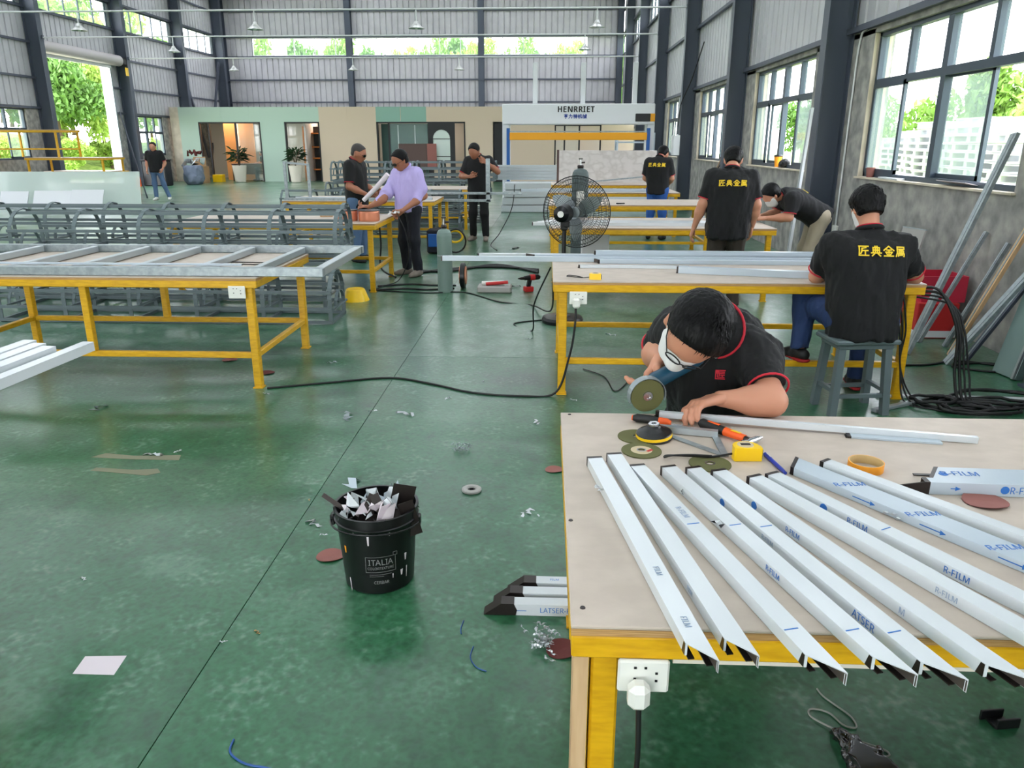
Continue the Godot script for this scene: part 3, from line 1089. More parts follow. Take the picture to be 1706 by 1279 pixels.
		for zz in cz:
			if zz > ZF and zz < ZB:
				part(roof, "rafter", Geo.new().bar(a + V(0, -0.3, zz), b + V(0, -0.3, zz), 0.2, 0.45), M.steel_column)

func clerestory(wall: Node3D, at: Vector3, along: Vector3, total: float, cols: Array, inward: Vector3):
	# strip of glass high in a long wall: rails, mullions, panes
	var h := 0.92
	for y in [0.02, h - 0.02]:
		part(wall, "window_rail", Geo.new().box(at + along * total / 2 + V(0, y, 0), V(0.08, 0.05, total)), M.window_frame)
	var n := int(total / 0.9)
	for i in n + 1:
		part(wall, "mullion", Geo.new().box(at + along * total * i / n + V(0, h / 2, 0), V(0.05, h, 0.035)), M.window_frame)
	for i in n:
		part(wall, "pane", Geo.new().box(at + along * total * (i + 0.5) / n + V(0, h / 2, 0), V(0.006, h - 0.08, total / n - 0.03)), M.glass)
	# sheets close the strip beside the columns
	for z in cols:
		if z > ZF + 0.5 and z < ZB - 0.5:
			part(wall, "strip_cover", Geo.new().box(V(at.x - inward.x * 0.02, 6.39, z - 0.1), V(0.03, h, 1.0)), M.siding)

# ---------------------------------------------------------------- outside
func leaf_cloud(sd: int, count: int, size: Vector3, leaf: float) -> ArrayMesh:
	# leaves scattered through clumps of a crown
	var r := RandomNumberGenerator.new()
	r.seed = sd
	var g := Geo.new()
	var clumps := []
	for i in 14:
		clumps.append(V(r.randfn(0, 0.32) * size.x, (0.25 + r.randf() * 0.75) * size.y, r.randfn(0, 0.32) * size.z))
	for i in count:
		var c: Vector3 = clumps[r.randi() % 14]
		var d := V(r.randfn(), r.randfn(), r.randfn()).normalized() * pow(r.randf(), 0.4)
		var p := c + d * size * V(0.26, 0.2, 0.26)
		if p.y < 0.02: p.y = 0.02 + r.randf() * 0.2
		var b := Basis.from_euler(V(r.randf() * 3, r.randf() * 6.3, r.randf() * 3))
		var l := leaf * r.randf_range(0.6, 1.3)
		var A := p - b.x * l
		var B := p + b.y * l * 0.45
		var C := p + b.x * l
		var D := p - b.y * l * 0.45
		g.quad(A, D, C, B)
	return g.mesh()

func tree(nm: String, label: String, at: Vector3, crown: Mesh, scale: Vector3, trunk_h: float, leafm: Material, group: String):
	var t := thing(nm, label, "tree", at, 0.0, group)
	var f := part(t, "foliage", crown, leafm)
	f.position.y = trunk_h * 0.8
	f.scale = scale
	f.set_meta("kind", "stuff")
	part(t, "trunk", Geo.new().tube([V(0, 0, 0), V(0.05, trunk_h * 0.6, 0.03), V(0, trunk_h + scale.y * 0.4, 0)], [0.16, 0.12, 0.06], 8), M.bark)

func outside():
	struct("ground", Geo.new().box(V(0, -0.36, -20), V(260, 0.1, 260)), M.ground)
	# the yard in front of the roller door is paved
	struct("yard", Geo.new().box(V(WL - 6.3, -0.16, -29), V(12, 0.3, 16)), M.plaster_edge)
	# grassy bank behind the roller door
	var g := Geo.new()
	var nz := FastNoiseLite.new()
	nz.seed = 4
	nz.frequency = 0.12
	var rows := []
	for i in 13:
		var row := []
		for j in 23:
			var x := -24.5 - i * 1.6
			var z := -62.0 + j * 2.6
			row.append(V(x, -0.3 + pow(maxf(0.0, i - 0.6), 0.9) * 0.32 + nz.get_noise_2d(x * 2, z * 2) * 0.35 * minf(1.0, i * 0.4), z))
		rows.append(row)
	for i in 12:
		for j in 22:
			g.quad(rows[i][j], rows[i][j + 1], rows[i + 1][j + 1], rows[i + 1][j])
	struct("grass_bank", g, M.hill_grass)
	var crowns := []
	for k in 3:
		crowns.append(leaf_cloud(60 + k, 5200, V(1, 1, 1), 0.05))
	var leafs := [M.leaf_a, M.leaf_b, M.leaf_c]
	var r := RandomNumberGenerator.new()
	r.seed = 5
	# trees on the bank, seen through the roller door and the strip above it
	var spots := [[-30.5, -40, 4.2], [-33, -44.5, 4.6], [-36, -49, 5.2], [-32.5, -53.0, 4.8], [-30, -35.5, 3.8], [-38, -56.0, 5.5], [-29, -47.5, 3.4], [-34, -38.5, 4.6], [-40, -58, 5.5], [-30, -60, 5.0], [-36, -64, 5.5], [-27.5, -44.5, 4.0], [-28.5, -51.5, 4.6], [-31.5, -49.0, 5.4], [-34.5, -57.5, 6.0], [-27.0, -48.0, 3.6], [-44, -70, 7], [-40, -66, 7], [-45, -76, 7], [-38, -72, 7]]
	var i := 0
	for s in spots:
		var h: float = s[2]
		tree("broadleaf_tree", ["bright green", "deep green", "yellow green"][(i * 2 + i / 3) % 3] + " leafy tree on the grassy bank beyond the roller door", V(s[0], 0.6 + (-24.5 - s[0]) * 0.16, s[1]), crowns[i % 3], V(h * 0.85, h * 1.25, h * 0.85), h * 0.1, leafs[(i * 2 + i / 3) % 3], "trees beyond the roller door")
		i += 1
	for k in 16:
		var z := -38.0 - k * 1.7
		tree("bush", "low bright bush at the foot of the grassy bank", V(-26.2 - (k % 3) * 1.6, -0.1, z), crowns[k % 3], V(1.6, 1.7, 1.6), 0.2, M.leaf_c, "bushes at the foot of the bank")
	# trees behind the gable, seen through its strip window
	for k in 15:
		var x := -20.0 + k * 1.9 + r.randf_range(-0.6, 0.6)
		var h := r.randf_range(5.2, 6.8)
		tree("tall_tree", ["bright green", "deep green", "yellow green"][k % 3] + " tall tree behind the strip window of the far wall", V(x, -0.3, -54.0 - r.randf() * 5), crowns[(k + 1) % 3], V(2.6, h, 2.6), 2.4, leafs[k % 3], "trees behind the far wall")
	# trees and white pallets outside the windows on the right
	for s in [[12.2, -23.5, 3.2], [15.0, -27.5, 2.6], [11.6, -17.6, 2.7], [13.5, -36, 3.2], [14, -45, 3.4], [20, -33, 3.6]]:
		tree("yard_tree", ["bright green", "deep green", "yellow green"][(i + 1) % 3] + " round tree behind the white pallets outside the right windows", V(s[0], -0.3, s[1]), crowns[i % 3], V(2.2, s[2], 2.2), 1.0, leafs[(i + 1) % 3], "trees behind the pallets")
		i += 1
	var pg := Geo.new()
	for b in 5:
		pg.box(V(0, 0.125, -0.5 + b * 0.25), V(1.2, 0.022, 0.14))
	for b in [-0.52, 0.0, 0.52]:
		pg.box(V(b, 0.07, 0), V(0.12, 0.088, 1.1))
	for b in [-0.5, 0.0, 0.5]:
		pg.box(V(0, 0.013, b), V(1.2, 0.022, 0.1))
	var pm := pg.mesh()
	var nth := ["first", "second", "third", "fourth", "fifth", "sixth", "seventh", "eighth", "ninth"]
	var sn := 0
	for st in [[7.2, -11.5, 15], [7.6, -13.0, 16], [7.9, -14.4, 17], [8.2, -15.8, 16], [8.5, -17.2, 17], [9.0, -18.8, 16], [9.4, -20.4, 16], [9.8, -22.2, 15], [10.2, -24.2, 15]]:
		sn += 1
		for k in st[2]:
			solo("pallet", "white slatted pallet in the %s stack from the right outside the windows" % nth[sn - 1], "pallet", pm, M.pallet_white, V(st[0] + r.randf_range(-0.03, 0.03), -0.31 + k * 0.142, st[1] + r.randf_range(-0.03, 0.03)), 1.57 + r.randf_range(-0.05, 0.05), "pallets outside the right windows")
	var aw := thing("awning", "green fabric awning outside the near right window", "awning", V(7.4, 0, -9.6))
	part(aw, "canopy", _awning_canopy(), M.awning_green)
	for s in [-0.95, 0.95]:
		part(aw, "pole", Geo.new().tube([V(0.68, -0.31, s), V(0.68, 1.95, s)], 0.025, 8), M.galv)
		part(aw, "pole", Geo.new().tube([V(-0.68, -0.31, s), V(-0.68, 1.5, s)], 0.025, 8), M.galv)

func _awning_canopy() -> Geo:
	var g := Geo.new()
	g.box(V(0, 1.75, 0), V(1.55, 0.02, 2.1), Basis(Vector3.BACK, 0.3))
	for k in 10:
		g.box(V(-0.74, 1.44, -0.95 + k * 0.21), V(0.015, 0.14, 0.19))
	return g

func booth():
	# office block of light panels at the far end
	var zf := -35.7
	var H := 3.2
	var root := struct_node("partition_wall")
	var T := 0.12
	# [x0, x1, y0, y1, material]
	var fr := [[-16.5, -15.64, 0, H, "mint_wall"], [-15.64, -12.83, 2.57, H, "mint_wall"], [-12.83, -11.74, 0, H, "mint_wall"], [-11.74, -10.16, 2.57, H, "mint_wall"], [-10.16, -7.6, 0, H, "beige_wall"], [-7.6, -5.36, 2.57, H, "teal_wall"], [-5.36, -3.64, 2.57, H, "beige_wall"], [-3.64, -2.42, 0, H, "beige_wall"], [-2.42, -1.98, 2.57, H, "beige_wall"], [-1.98, 0.31, 0, H, "beige_wall"], [0.31, 2.36, 2.45, H, "beige_wall"], [0.31, 2.36, 0, 0.72, "beige_wall"], [2.36, WX - 0.02, 0, H, "beige_wall"], [-16.9, -16.5, 0, H, "plaster_edge"]]
	for f in fr:
		part(root, "wall_panel", Geo.new().box(V((f[0] + f[1]) / 2, (f[2] + f[3]) / 2.0, zf - T / 2), V(f[1] - f[0], f[3] - f[2], T)), M[f[4]])
	# seams between the panels stand a little proud
	for x in [-14.6, -13.3, -8.9, -6.5, -1.2]:
		part(root, "panel_seam", Geo.new().box(V(x, 2.9, zf + 0.004), V(0.02, 0.58, 0.008)), M.mint_wall if x < -10 else M.beige_wall)
	part(root, "ceiling_panel", Geo.new().box(V((WX - 16.9) / 2, H - 0.04, (zf + ZF) / 2 - 0.2), V(WX + 16.9, 0.08, zf - ZF - 0.6)), M.office_white)
	part(root, "back_panel", Geo.new().box(V((WX - 16.9) / 2, H / 2, zf - 4.2), V(WX + 16.9, H, 0.08)), M.office_white)
	for x in [-10.9, -7.7, -3.5, -0.4]:
		part(root, "cross_panel", Geo.new().box(V(x, H / 2, zf - 2.2), V(0.08, H, 4.0)), M.office_white)
	part(root, "cross_panel", Geo.new().box(V(-14.45, 1.5, zf - 1.6), V(1.4, 3.0, 0.08)), M.orange_wall)
	for q in [[-14.9, -1.0, 1.2], [-12.4, -1.4, 1.2], [-10.6, -1.6, 0.9], [-5.7, -2.6, 1.4], [1.4, -2.0, 1.2]]:
		var lp := thing("ceiling_light", "lit flat ceiling light inside the %s of the office block" % {-14.9: "first room", -12.4: "first room's right half", -10.6: "second room", -5.7: "wide room", 1.4: "last room"}[q[0]], "lamp", V(q[0], 3.06, zf + q[1]))
		part(lp, "housing", Geo.new().cbox(V(0, 0.03, 0), V(q[2] + 0.06, 0.06, 0.36), 0.008), M.white_paint)
		part(lp, "light_panel", Geo.new().box(V(0, -0.004, 0), V(q[2], 0.008, 0.3)), M.lamp_glow)
		var al := AreaLight3D.new()
		al.name = "light"
		al.area_size = Vector2(q[2], 0.3)
		al.light_color = Color(1.0, 0.93, 0.84)
		al.light_energy = 1.6
		al.shadow_enabled = true
		al.rotation_degrees = V(-90, 0, 0)
		al.position = V(0, -0.02, 0)
		lp.add_child(al)
	# doorway 1: dark frame with glass leaves
	_glass_front("door_2", -15.64, -12.83, 2.57, zf, [-15.2, -13.98], [[-13.98, -12.83]])
	_glass_front("door_3", -11.74, -10.16, 2.57, zf, [-11.7], [[-11.7, -10.9]])
	_glass_front("door_4", -7.6, -3.64, 2.57, zf, [-7.05, -5.2, -4.2], [[-7.05, -5.3]])
	_glass_front("window_40", 0.31, 2.36, 2.45, zf, [0.75, 1.4], [[0.31, 1.4]], 0.72)
	# office furniture seen through the openings
	var sh := thing("office_shelf", "open shelf with warm orange edges behind the second glass door", "shelf", V(-10.45, 0, zf - 1.2))
	part(sh, "side", Geo.new().box(V(-0.75, 1.2, 0), V(0.14, 2.4, 0.4)), M.shelf_orange)
	for y in [0.5, 1.0, 1.5, 2.1]:
		part(sh, "board", Geo.new().box(V(-0.05, y, 0), V(1.3, 0.05, 0.38)), M.shelf_orange)
	part(sh, "back", Geo.new().box(V(0, 1.2, -0.2), V(1.4, 2.4, 0.02)), M.dark_frame)
	var dk := thing("office_desk", "desk in the office behind the first glass door", "desk", V(-13.75, 0, zf - 0.75))
	part(dk, "top", Geo.new().cbox(V(0, 0.75, 0), V(1.5, 0.04, 0.7), 0.008), M.brown_panel)
	part(dk, "panel", Geo.new().box(V(-0.7, 0.365, 0), V(0.04, 0.73, 0.66)), M.brown_panel)
	part(dk, "panel", Geo.new().box(V(0.7, 0.365, 0), V(0.04, 0.73, 0.66)), M.brown_panel)
	part(dk, "modesty_panel", Geo.new().box(V(0, 0.5, -0.3), V(1.36, 0.45, 0.02)), M.brown_panel)
	var cb := thing("cabinet", "dark green panelled cabinet in the wide opening", "cabinet", V(-6.35, 0, zf - 0.55))
	part(cb, "body", Geo.new().box(V(0, 1.25, -0.2), V(2.3, 2.5, 0.4)), M.dark_green_panel)
	for i in 3:
		part(cb, "door", Geo.new().box(V(-0.76 + i * 0.76, 1.25, 0.012), V(0.73, 2.4, 0.02)), M.dark_green_panel)
	for x in [-0.38, 0.38]:
		part(cb, "strip", Geo.new().box(V(x, 1.25, 0.03), V(0.05, 2.4, 0.02)), M.white_paint)
	var scr := thing("screen_panel", "grey brown screen panel standing before the cabinet", "panel", V(-5.95, 0, zf + 0.35))
	part(scr, "board", Geo.new().cbox(V(0, 1.1, 0), V(1.25, 1.1, 0.04), 0.01), M.brown_panel)
	part(scr, "board", Geo.new().cbox(V(0.85, 1.1, 0.01), V(0.42, 1.1, 0.04), 0.01), M.sandpaper)
	for x in [-0.5, 0.5, 0.9]:
		part(scr, "foot", Geo.new().box(V(x, 0.28, 0), V(0.05, 0.56, 0.05)), M.dark_metal)
	# arched sample door
	var ad := thing("arched_door", "dark sample door with a bright arched glass in the wide opening", "door", V(-4.7, 0, zf + 0.02))
	var g := Geo.new()
	g.box(V(-0.49, 1.28, 0), V(0.22, 2.56, 0.06))
	g.box(V(0.49, 1.28, 0), V(0.22, 2.56, 0.06))
	for k in 10:
		var a := PI * k / 10.0
		var b := PI * (k + 1) / 10.0
		var p := Vector2(cos(a) * 0.38, 1.86 + sin(a) * 0.38)
		var q := Vector2(cos(b) * 0.38, 1.86 + sin(b) * 0.38)
		g.x = Transform3D(Basis.IDENTITY, V(0, 0, -0.03))
		g.ext(PackedVector2Array([p, Vector2(p.x, 2.56), Vector2(q.x, 2.56), q]), 0.06)
		g.x = Transform3D.IDENTITY
	part(ad, "frame", g, M.dark_frame)
	var poly := PackedVector2Array([Vector2(-0.38, 0.9), Vector2(0.38, 0.9)])
	for k in 11:
		poly.append(Vector2(cos(PI * k / 10.0) * 0.38, 1.86 + sin(PI * k / 10.0) * 0.38))
	part(ad, "glass", Geo.new().ext(poly, 0.01), M.mint_glass)
	part(ad, "lower_panel", Geo.new().box(V(0, 0.45, 0), V(0.76, 0.9, 0.03)), M.beige_wall)
	for y in [0.92, 1.1, 1.85]:
		part(ad, "bar", Geo.new().box(V(0, y, 0.01), V(0.76, 0.03, 0.03)), M.dark_frame)
	solo("dark_post", "dark post in the gap at the right end of the beige panels", "post", Geo.new().cbox(V(0, 1.28, 0), V(0.4, 2.56, 0.3), 0.02), M.dark_frame, V(-2.2, 0, zf - 0.3))
	_potted_plant("potted_plant", "tall leafy plant in a white tapered pot outside the first glass door", V(-13.75, 0, zf + 0.55))
	_potted_plant("potted_plant", "leafy plant in a white tapered pot outside the second glass door", V(-11.2, 0, zf + 0.55))

func _glass_front(nm: String, x0: float, x1: float, y1: float, zf: float, posts: Array, panes: Array, y0 := 0.0):
	var o := struct_node(nm)
	var g := Geo.new()
	g.box(V((x0 + x1) / 2, y1 - 0.03, zf - 0.06), V(x1 - x0, 0.06, 0.14))
	for x in [x0 + 0.03, x1 - 0.03]:
		g.box(V(x, (y0 + y1) / 2, zf - 0.06), V(0.06, y1 - y0, 0.14))
	part(o, "frame", g, M.dark_frame)
	for x in posts:
		part(o, "post", Geo.new().box(V(x, (y0 + y1) / 2, zf - 0.06), V(0.07, y1 - y0, 0.1)), M.dark_frame)
	for p in panes:
		part(o, "pane", Geo.new().box(V((p[0] + p[1]) / 2, (y0 + y1) / 2, zf - 0.06), V(p[1] - p[0] - 0.06, y1 - y0 - 0.1, 0.008)), M.glass)

func _potted_plant(nm: String, label: String, at: Vector3):
	var t := thing(nm, label, "plant", at, 0.0, "potted plants by the office")
	part(t, "pot", Geo.new().lathe([Vector2(0, 0), Vector2(0.2, 0), Vector2(0.23, 0.02), Vector2(0.31, 0.72), Vector2(0.28, 0.72), Vector2(0.27, 0.66), Vector2(0, 0.66)], 20), M.pot_white)
	var s := Geo.new()
	for k in 5:
		var a := k * 1.26
		s.tube([V(0, 0.64, 0), V(cos(a) * 0.07, 0.95, sin(a) * 0.07), V(cos(a) * 0.2, 1.3, sin(a) * 0.2)], 0.014, 6)
	part(t, "stem", s, M.bark)
	var g := Geo.new()
	var r := RandomNumberGenerator.new()
	r.seed = int(at.x * -10)
	for k in 90:
		var a := r.randf() * TAU
		var el := r.randf_range(-0.2, 1.1)
		var base := V(cos(a) * r.randf() * 0.22, r.randf_range(0.95, 1.35), sin(a) * r.randf() * 0.22)
		var d := V(cos(a) * cos(el), sin(el), sin(a) * cos(el))
		var l := r.randf_range(0.3, 0.5)
		var sd := d.cross(Vector3.UP).normalized() * 0.035
		var m := base + d * l * 0.55
		var tip := base + d * l + V(0, -0.1, 0)
		g.quad(base, m - sd, tip, m + sd)
	var f := part(t, "foliage", g, M.leaf_dark)
	f.set_meta("kind", "stuff")

func ceiling_lamps():
	var rows := [[-21.44, 4.94, -16.58, 3.47, [-12.27, -7.6, -3.4, 1.22]], [-26.75, 4.98, -16.58, 3.47, [-12.25, 1.15]], [-32.16, 4.86, -16.58, 3.47, [-12.4, -7.65, -3.47]]]
	var shade = Geo.new().lathe([Vector2(0.035, 0.16), Vector2(0.06, 0.1), Vector2(0.12, 0.05), Vector2(0.2, 0.0), Vector2(0.205, 0.0), Vector2(0.125, 0.06), Vector2(0.07, 0.115), Vector2(0.04, 0.18), Vector2(0.0, 0.18)], 18).mesh()
	var bulb = Geo.new().lathe([Vector2(0, -0.03), Vector2(0.03, -0.02), Vector2(0.045, 0.02), Vector2(0.03, 0.07), Vector2(0.018, 0.1)], 12).mesh()
	var stem = Geo.new().tube([V(0, 0.16, 0), V(0, 0.48, 0)], 0.018, 8).mesh()
	var names := ["nearest", "middle", "farthest"]
	var k := 0
	for r in rows:
		var pipe := thing("conduit", "white horizontal conduit carrying the %s row of hanging lamps" % names[k], "pipe", V(0, r[1], r[0]))
		part(pipe, "pipe", Geo.new().tube([V(r[2], 0, 0), V(r[3], 0, 0)], 0.022, 8), M.conduit)
		for x in [r[2], r[3]]:
			part(pipe, "bracket", Geo.new().box(V(x, 0, 0), V(0.04, 0.12, 0.1)), M.girt)
		var j := 0
		for x in r[4]:
			var side: String = ["first", "second", "third", "fourth"][j]
			var t := thing("hanging_lamp", "unlit bell shaped hanging lamp, %s from the left on the %s conduit" % [side, names[k]], "lamp", V(x, r[1] - 0.46, r[0]), 0.0, "hanging lamps")
			part(t, "stem", stem, M.conduit)
			part(t, "lamp_shade", shade, M.lamp_alu)
			part(t, "bulb", bulb, M.bulb)
			j += 1
		k += 1

# ---------------------------------------------------------------- benches
# local origin: floor under the front left corner of the top; x to the right, -z to the back
func bench(label: String, at: Vector3, lx := 2.44, mid_legs := false, group := "yellow workbenches") -> Node3D:
	var t := thing("workbench", label, "workbench", at, 0.0, group)
	var D := 1.22
	part(t, "tabletop", Geo.new().cbox(V(lx / 2, TH - 0.004, -D / 2), V(lx, 0.008, D), 0.002), M.plywood)
	part(t, "plywood_core", Geo.new().box(V(lx / 2, TH - 0.0155, -D / 2), V(lx - 0.002, 0.015, D - 0.002)), M.ply_edge)
	var y0 := TH - 0.023
	for z in [-0.025, -D + 0.025]:
		part(t, "apron", Geo.new().cbox(V(lx / 2, y0 - 0.025, z), V(lx - 0.004, 0.05, 0.05), 0.004), M.yellow_paint)
	for x in [0.025, lx - 0.025]:
		part(t, "apron", Geo.new().cbox(V(x, y0 - 0.025, -D / 2), V(0.05, 0.05, D - 0.1), 0.004), M.yellow_paint)
	for x in [lx * 0.33, lx * 0.66]:
		part(t, "cross_member", Geo.new().box(V(x, y0 - 0.025, -D / 2), V(0.04, 0.04, D - 0.1)), M.yellow_paint)
	var lh := y0 - 0.05
	for x in [0.07, lx - 0.07]:
		for z in [-0.05, -D + 0.05]:
			var l := part(t, "leg", Geo.new().cbox(V(x, lh / 2, z), V(0.055, lh, 0.055), 0.005), M.yellow_paint)
			part(l, "foot_plate", Geo.new().box(V(x, 0.004, z), V(0.07, 0.008, 0.07)), M.yellow_paint)
	for z in [-0.05, -D + 0.05]:
		part(t, "stretcher", Geo.new().cbox(V(lx / 2, 0.24, z), V(lx - 0.19, 0.04, 0.04), 0.004), M.yellow_paint)
		if mid_legs:
			part(t, "strut", Geo.new().cbox(V(lx / 2, (0.26 + lh) / 2, z), V(0.05, lh - 0.26, 0.05), 0.004), M.yellow_paint)
	for x in [0.07, lx - 0.07]:
		part(t, "stretcher", Geo.new().cbox(V(x, 0.24, -D / 2), V(0.04, 0.04, D - 0.155), 0.004), M.yellow_paint)
	return t

func socket(parent: Node3D, at: Vector3, plugged: bool, s := 1.0):
	# white wall plate with a two-pin and a three-pin outlet, facing +z
	var p := part(parent, "socket_plate", Geo.new().cbox(at, V(0.118, 0.086, 0.014) * s, 0.004), M.white_plastic)
	for k in [[-0.02, 0.026], [0.004, 0.026], [0.029, 0.012], [0.029, -0.008], [-0.02, -0.004]]:
		part(p, "outlet_slot", Geo.new().box(at + V(k[0], k[1], 0.008) * s, V(0.006, 0.005, 0.003) * s), M.hole)
	if plugged:
		part(p, "plug", Geo.new().cbox(at + V(-0.013, -0.028, 0.032) * s, V(0.05, 0.066, 0.05) * s, 0.012), M.white_plastic)

func benches():
	var b := bench("nearest workbench with pale plywood top covered in film wrapped profiles and tools", V(0.057, 0, -1.268))
	socket(b, V(0.142, 0.695, 0.004), true, 0.84)
	part(b, "under_strip", Geo.new().box(V(1.3, TH - 0.08, -0.03), V(2.2, 0.012, 0.04)), M.pot_white)
	part(b, "timber_post", Geo.new().box(V(0.022, 0.364, -0.05), V(0.03, 0.727, 0.07)), M.raw_wood)
	part(b, "screw", Geo.new().lathe([Vector2(0.006, 0), Vector2(0.005, 0.002), Vector2(0, 0.002)], 8), M.dark_metal).position = V(0.025, TH, -0.06)
	part(b, "screw", Geo.new().lathe([Vector2(0.006, 0), Vector2(0.005, 0.002), Vector2(0, 0.002)], 8), M.dark_metal).position = V(0.012, TH, -0.43)
	part(b, "screw", Geo.new().lathe([Vector2(0.006, 0), Vector2(0.005, 0.002), Vector2(0, 0.002)], 8), M.dark_metal).position = V(0.03, TH, -1.2)
	solo("power_cord", "black power cord hanging from the white plug of the nearest workbench", "cord", Geo.new().tube(curve([V(0.19, 0.64, -1.237), V(0.192, 0.5, -1.232), V(0.18, 0.25, -1.24), V(0.2, 0.03, -1.25), V(0.5, 0.006, -1.5), V(0.9, 0.006, -1.75)]), 0.0055, 8), M.black_rubber)
	var b2 := bench("second workbench, where the man on the grey stool sits", V(0.05, 0, -5.1))
	socket(b2, V(0.17, 0.69, 0.004), true)
	bench("third workbench, at the legs of the man standing with his back turned", V(0.04, 0, -8.5))
	bench("fourth workbench with an almost bare white top behind the fan", V(0.03, 0, -11.75))
	bench("fifth workbench beside the man in blue jeans", V(0.02, 0, -14.7))
	bench("farthest workbench of the right hand row, before the marble board", V(0.1, 0, -17.55))
	var lb := bench("yellow workbench on the left under the big aluminium frame", V(-4.48, 0, -5.15), 2.5, true)
	socket(lb, V(2.36, 0.7, 0.004), false)
	bench("workbench with the copper coils before the man in the lavender shirt", V(-4.4, 0, -8.86))
	bench("workbench behind the welding men with an upright aluminium frame on it", V(-4.22, 0, -12.4))
	bench("workbench beside the man with the drill, before the stacked cages", V(-4.0, 0, -15.75))
	bench("workbench at the left edge carrying the ends of white wrapped profiles", V(-4.52, 0, -1.2))
	# two benches parked by the roller door, one on top of the other
	bench("spare yellow workbench standing near the roller door", V(-15.7, 0.46, -23.4), 2.44)
	bench("spare yellow workbench stacked on top of another near the roller door", V(-16.6, 0.46 + TH, -23.45), 2.0)
	for k in 4:
		solo("board_stack", ["lowest", "second", "third", "topmost"][k] + " board in the stack under the spare workbench by the roller door", "board", Geo.new().cbox(V(0, 0.055, 0), V(2.7, 0.11, 1.3), 0.008), M.raw_wood, V(-14.5, 0.115 * k, -24.05), 0.0, "boards under the spare workbench")
	bench("spare yellow workbench behind the stacked pair by the roller door", V(-16.4, 0, -25.3), 2.2)

# ---------------------------------------------------------------- film-wrapped profiles
# a square channel lying along +x from 0 to l, mitred at the far end; returns the thing
func channel(label: String, a: Vector3, b: Vector3, w: float, h: float, mitre: float, group: String, texts: Array, film := "film", cut := 0.0) -> Node3D:
	var d := b - a
	var l := d.length()
	var t := thing("metal_profile", label, "profile", a, atan2(-d.z, d.x), group)
	t.rotation.z = asin(clampf(d.y / l, -1, 1))
	var wall := 0.0022
	var g := Geo.new()
	var hz := w / 2
	# end offsets at the two sides (z = -hz far side, z = +hz near side)
	var e0 := l + mitre
	var e1 := l
	var s0 := -cut
	var s1 := 0.0
	# outer top, sides, bottom as thin folded sheet
	for lay in [0.0, 1.0]:
		var q: float = wall * lay
		var y1 := h - q
		var y0 := 0.0 + q
		var z0 := -hz + q
		var z1 := hz - q
		var A := [V(s0, y1, z0), V(e0, y1, z0), V(e1, y1, z1), V(s1, y1, z1)]
		var B := [V(s0, y0, z0), V(e0, y0, z0), V(e1, y0, z1), V(s1, y0, z1)]
		if lay == 0.0:
			g.quad(A[3], A[2], A[1], A[0])
			g.quad(B[3], B[2], A[2], A[3])
			g.quad(B[1], B[0], A[0], A[1])
		else:
			var inn := Geo.new()
			inn.quad(A[0], A[1], A[2], A[3])
			inn.quad(A[3], A[2], B[2], B[3])
			inn.quad(A[1], A[0], B[0], B[1])
			part(t, "inside", inn, M.channel_inside)
	part(t, "film_skin", g, M[film])
	# bare metal collar where the film stops short of the start, and the cut edge of the sheet at both ends
	var bare := 0.012
	var o := 0.0006
	var cl := Geo.new()
	cl.quad(V(s1, h + o, hz + o), V(s1 + bare, h + o, hz + o), V(s0 + bare, h + o, -hz - o), V(s0, h + o, -hz - o))
	cl.quad(V(s1, 0, hz + o), V(s1 + bare, 0, hz + o), V(s1 + bare, h + o, hz + o), V(s1, h + o, hz + o))
	part(t, "bare_collar", cl, M.dark_metal)
	if mitre > 0.0:
		var bs := Geo.new()
		bs.quad(V(e1 - bare * 1.3, 0, hz + o), V(e1, 0, hz + o), V(e1, h - 0.001, hz + o), V(e1 - bare * 0.7, h - 0.001, hz + o))
		part(t, "bare_strip", bs, M.dark_metal)
	for s in [1.0, -1.0]:
		var lp := Geo.new()
		var xe := lerpf(e1, e0, 0.3) if s > 0 else lerpf(e1, e0, 0.7)
		lp.box(V((xe + s1) / 2 - 0.004, 0.0012, s * (hz - 0.008)), V(xe - s1, 0.0022, 0.012))
		part(t, "lip", lp, M.dark_metal)
	for end in 2:
		var e := Geo.new()
		var x0a := (e0 if end == 1 else s0)
		var x1a := (e1 if end == 1 else s1)
		var T := [V(x0a, 0, -hz), V(x1a, 0, hz), V(x1a, h, hz), V(x0a, h, -hz)]
		var c: Vector3 = (T[0] + T[2]) / 2
		for k in range(1, 4):
			var u0: Vector3 = T[k]
			var u1: Vector3 = T[(k + 1) % 4]
			var w0: Vector3 = u0.lerp(c, wall * 2.6 / maxf(w, h))
			var w1: Vector3 = u1.lerp(c, wall * 2.6 / maxf(w, h))
			if end == 1:
				e.quad(u0, u1, w1, w0)
			else:
				e.quad(u1, u0, w0, w1)
		part(t, "cut_edge", e, M[film] if end == 1 else M.dark_metal)
	for tx in texts:
		# [text, position along, height of letters, on side face?, turned?]
		var lm := part(t, "print", letters(tx[0], tx[2], 0.0004), M[tx[4]] if tx.size() > 4 else M.film_ink)
		if tx[3] == 1:
			lm.transform = Transform3D(Basis(V(1, 0, 0), V(0, 1, 0), V(0, 0, 1)), V(tx[1], h * 0.5, hz + 0.0008))
		elif tx[3] == 2:
			lm.transform = Transform3D(Basis(V(0, 0, -1), V(-1, 0, 0), V(0, 1, 0)) * Basis(Vector3.BACK, -0.5), V(tx[1], h + 0.0008, 0))
		else:
			lm.transform = Transform3D(Basis(V(1, 0, 0), V(0, 0, -1), V(0, 1, 0)), V(tx[1], h + 0.0008, 0))
	return t

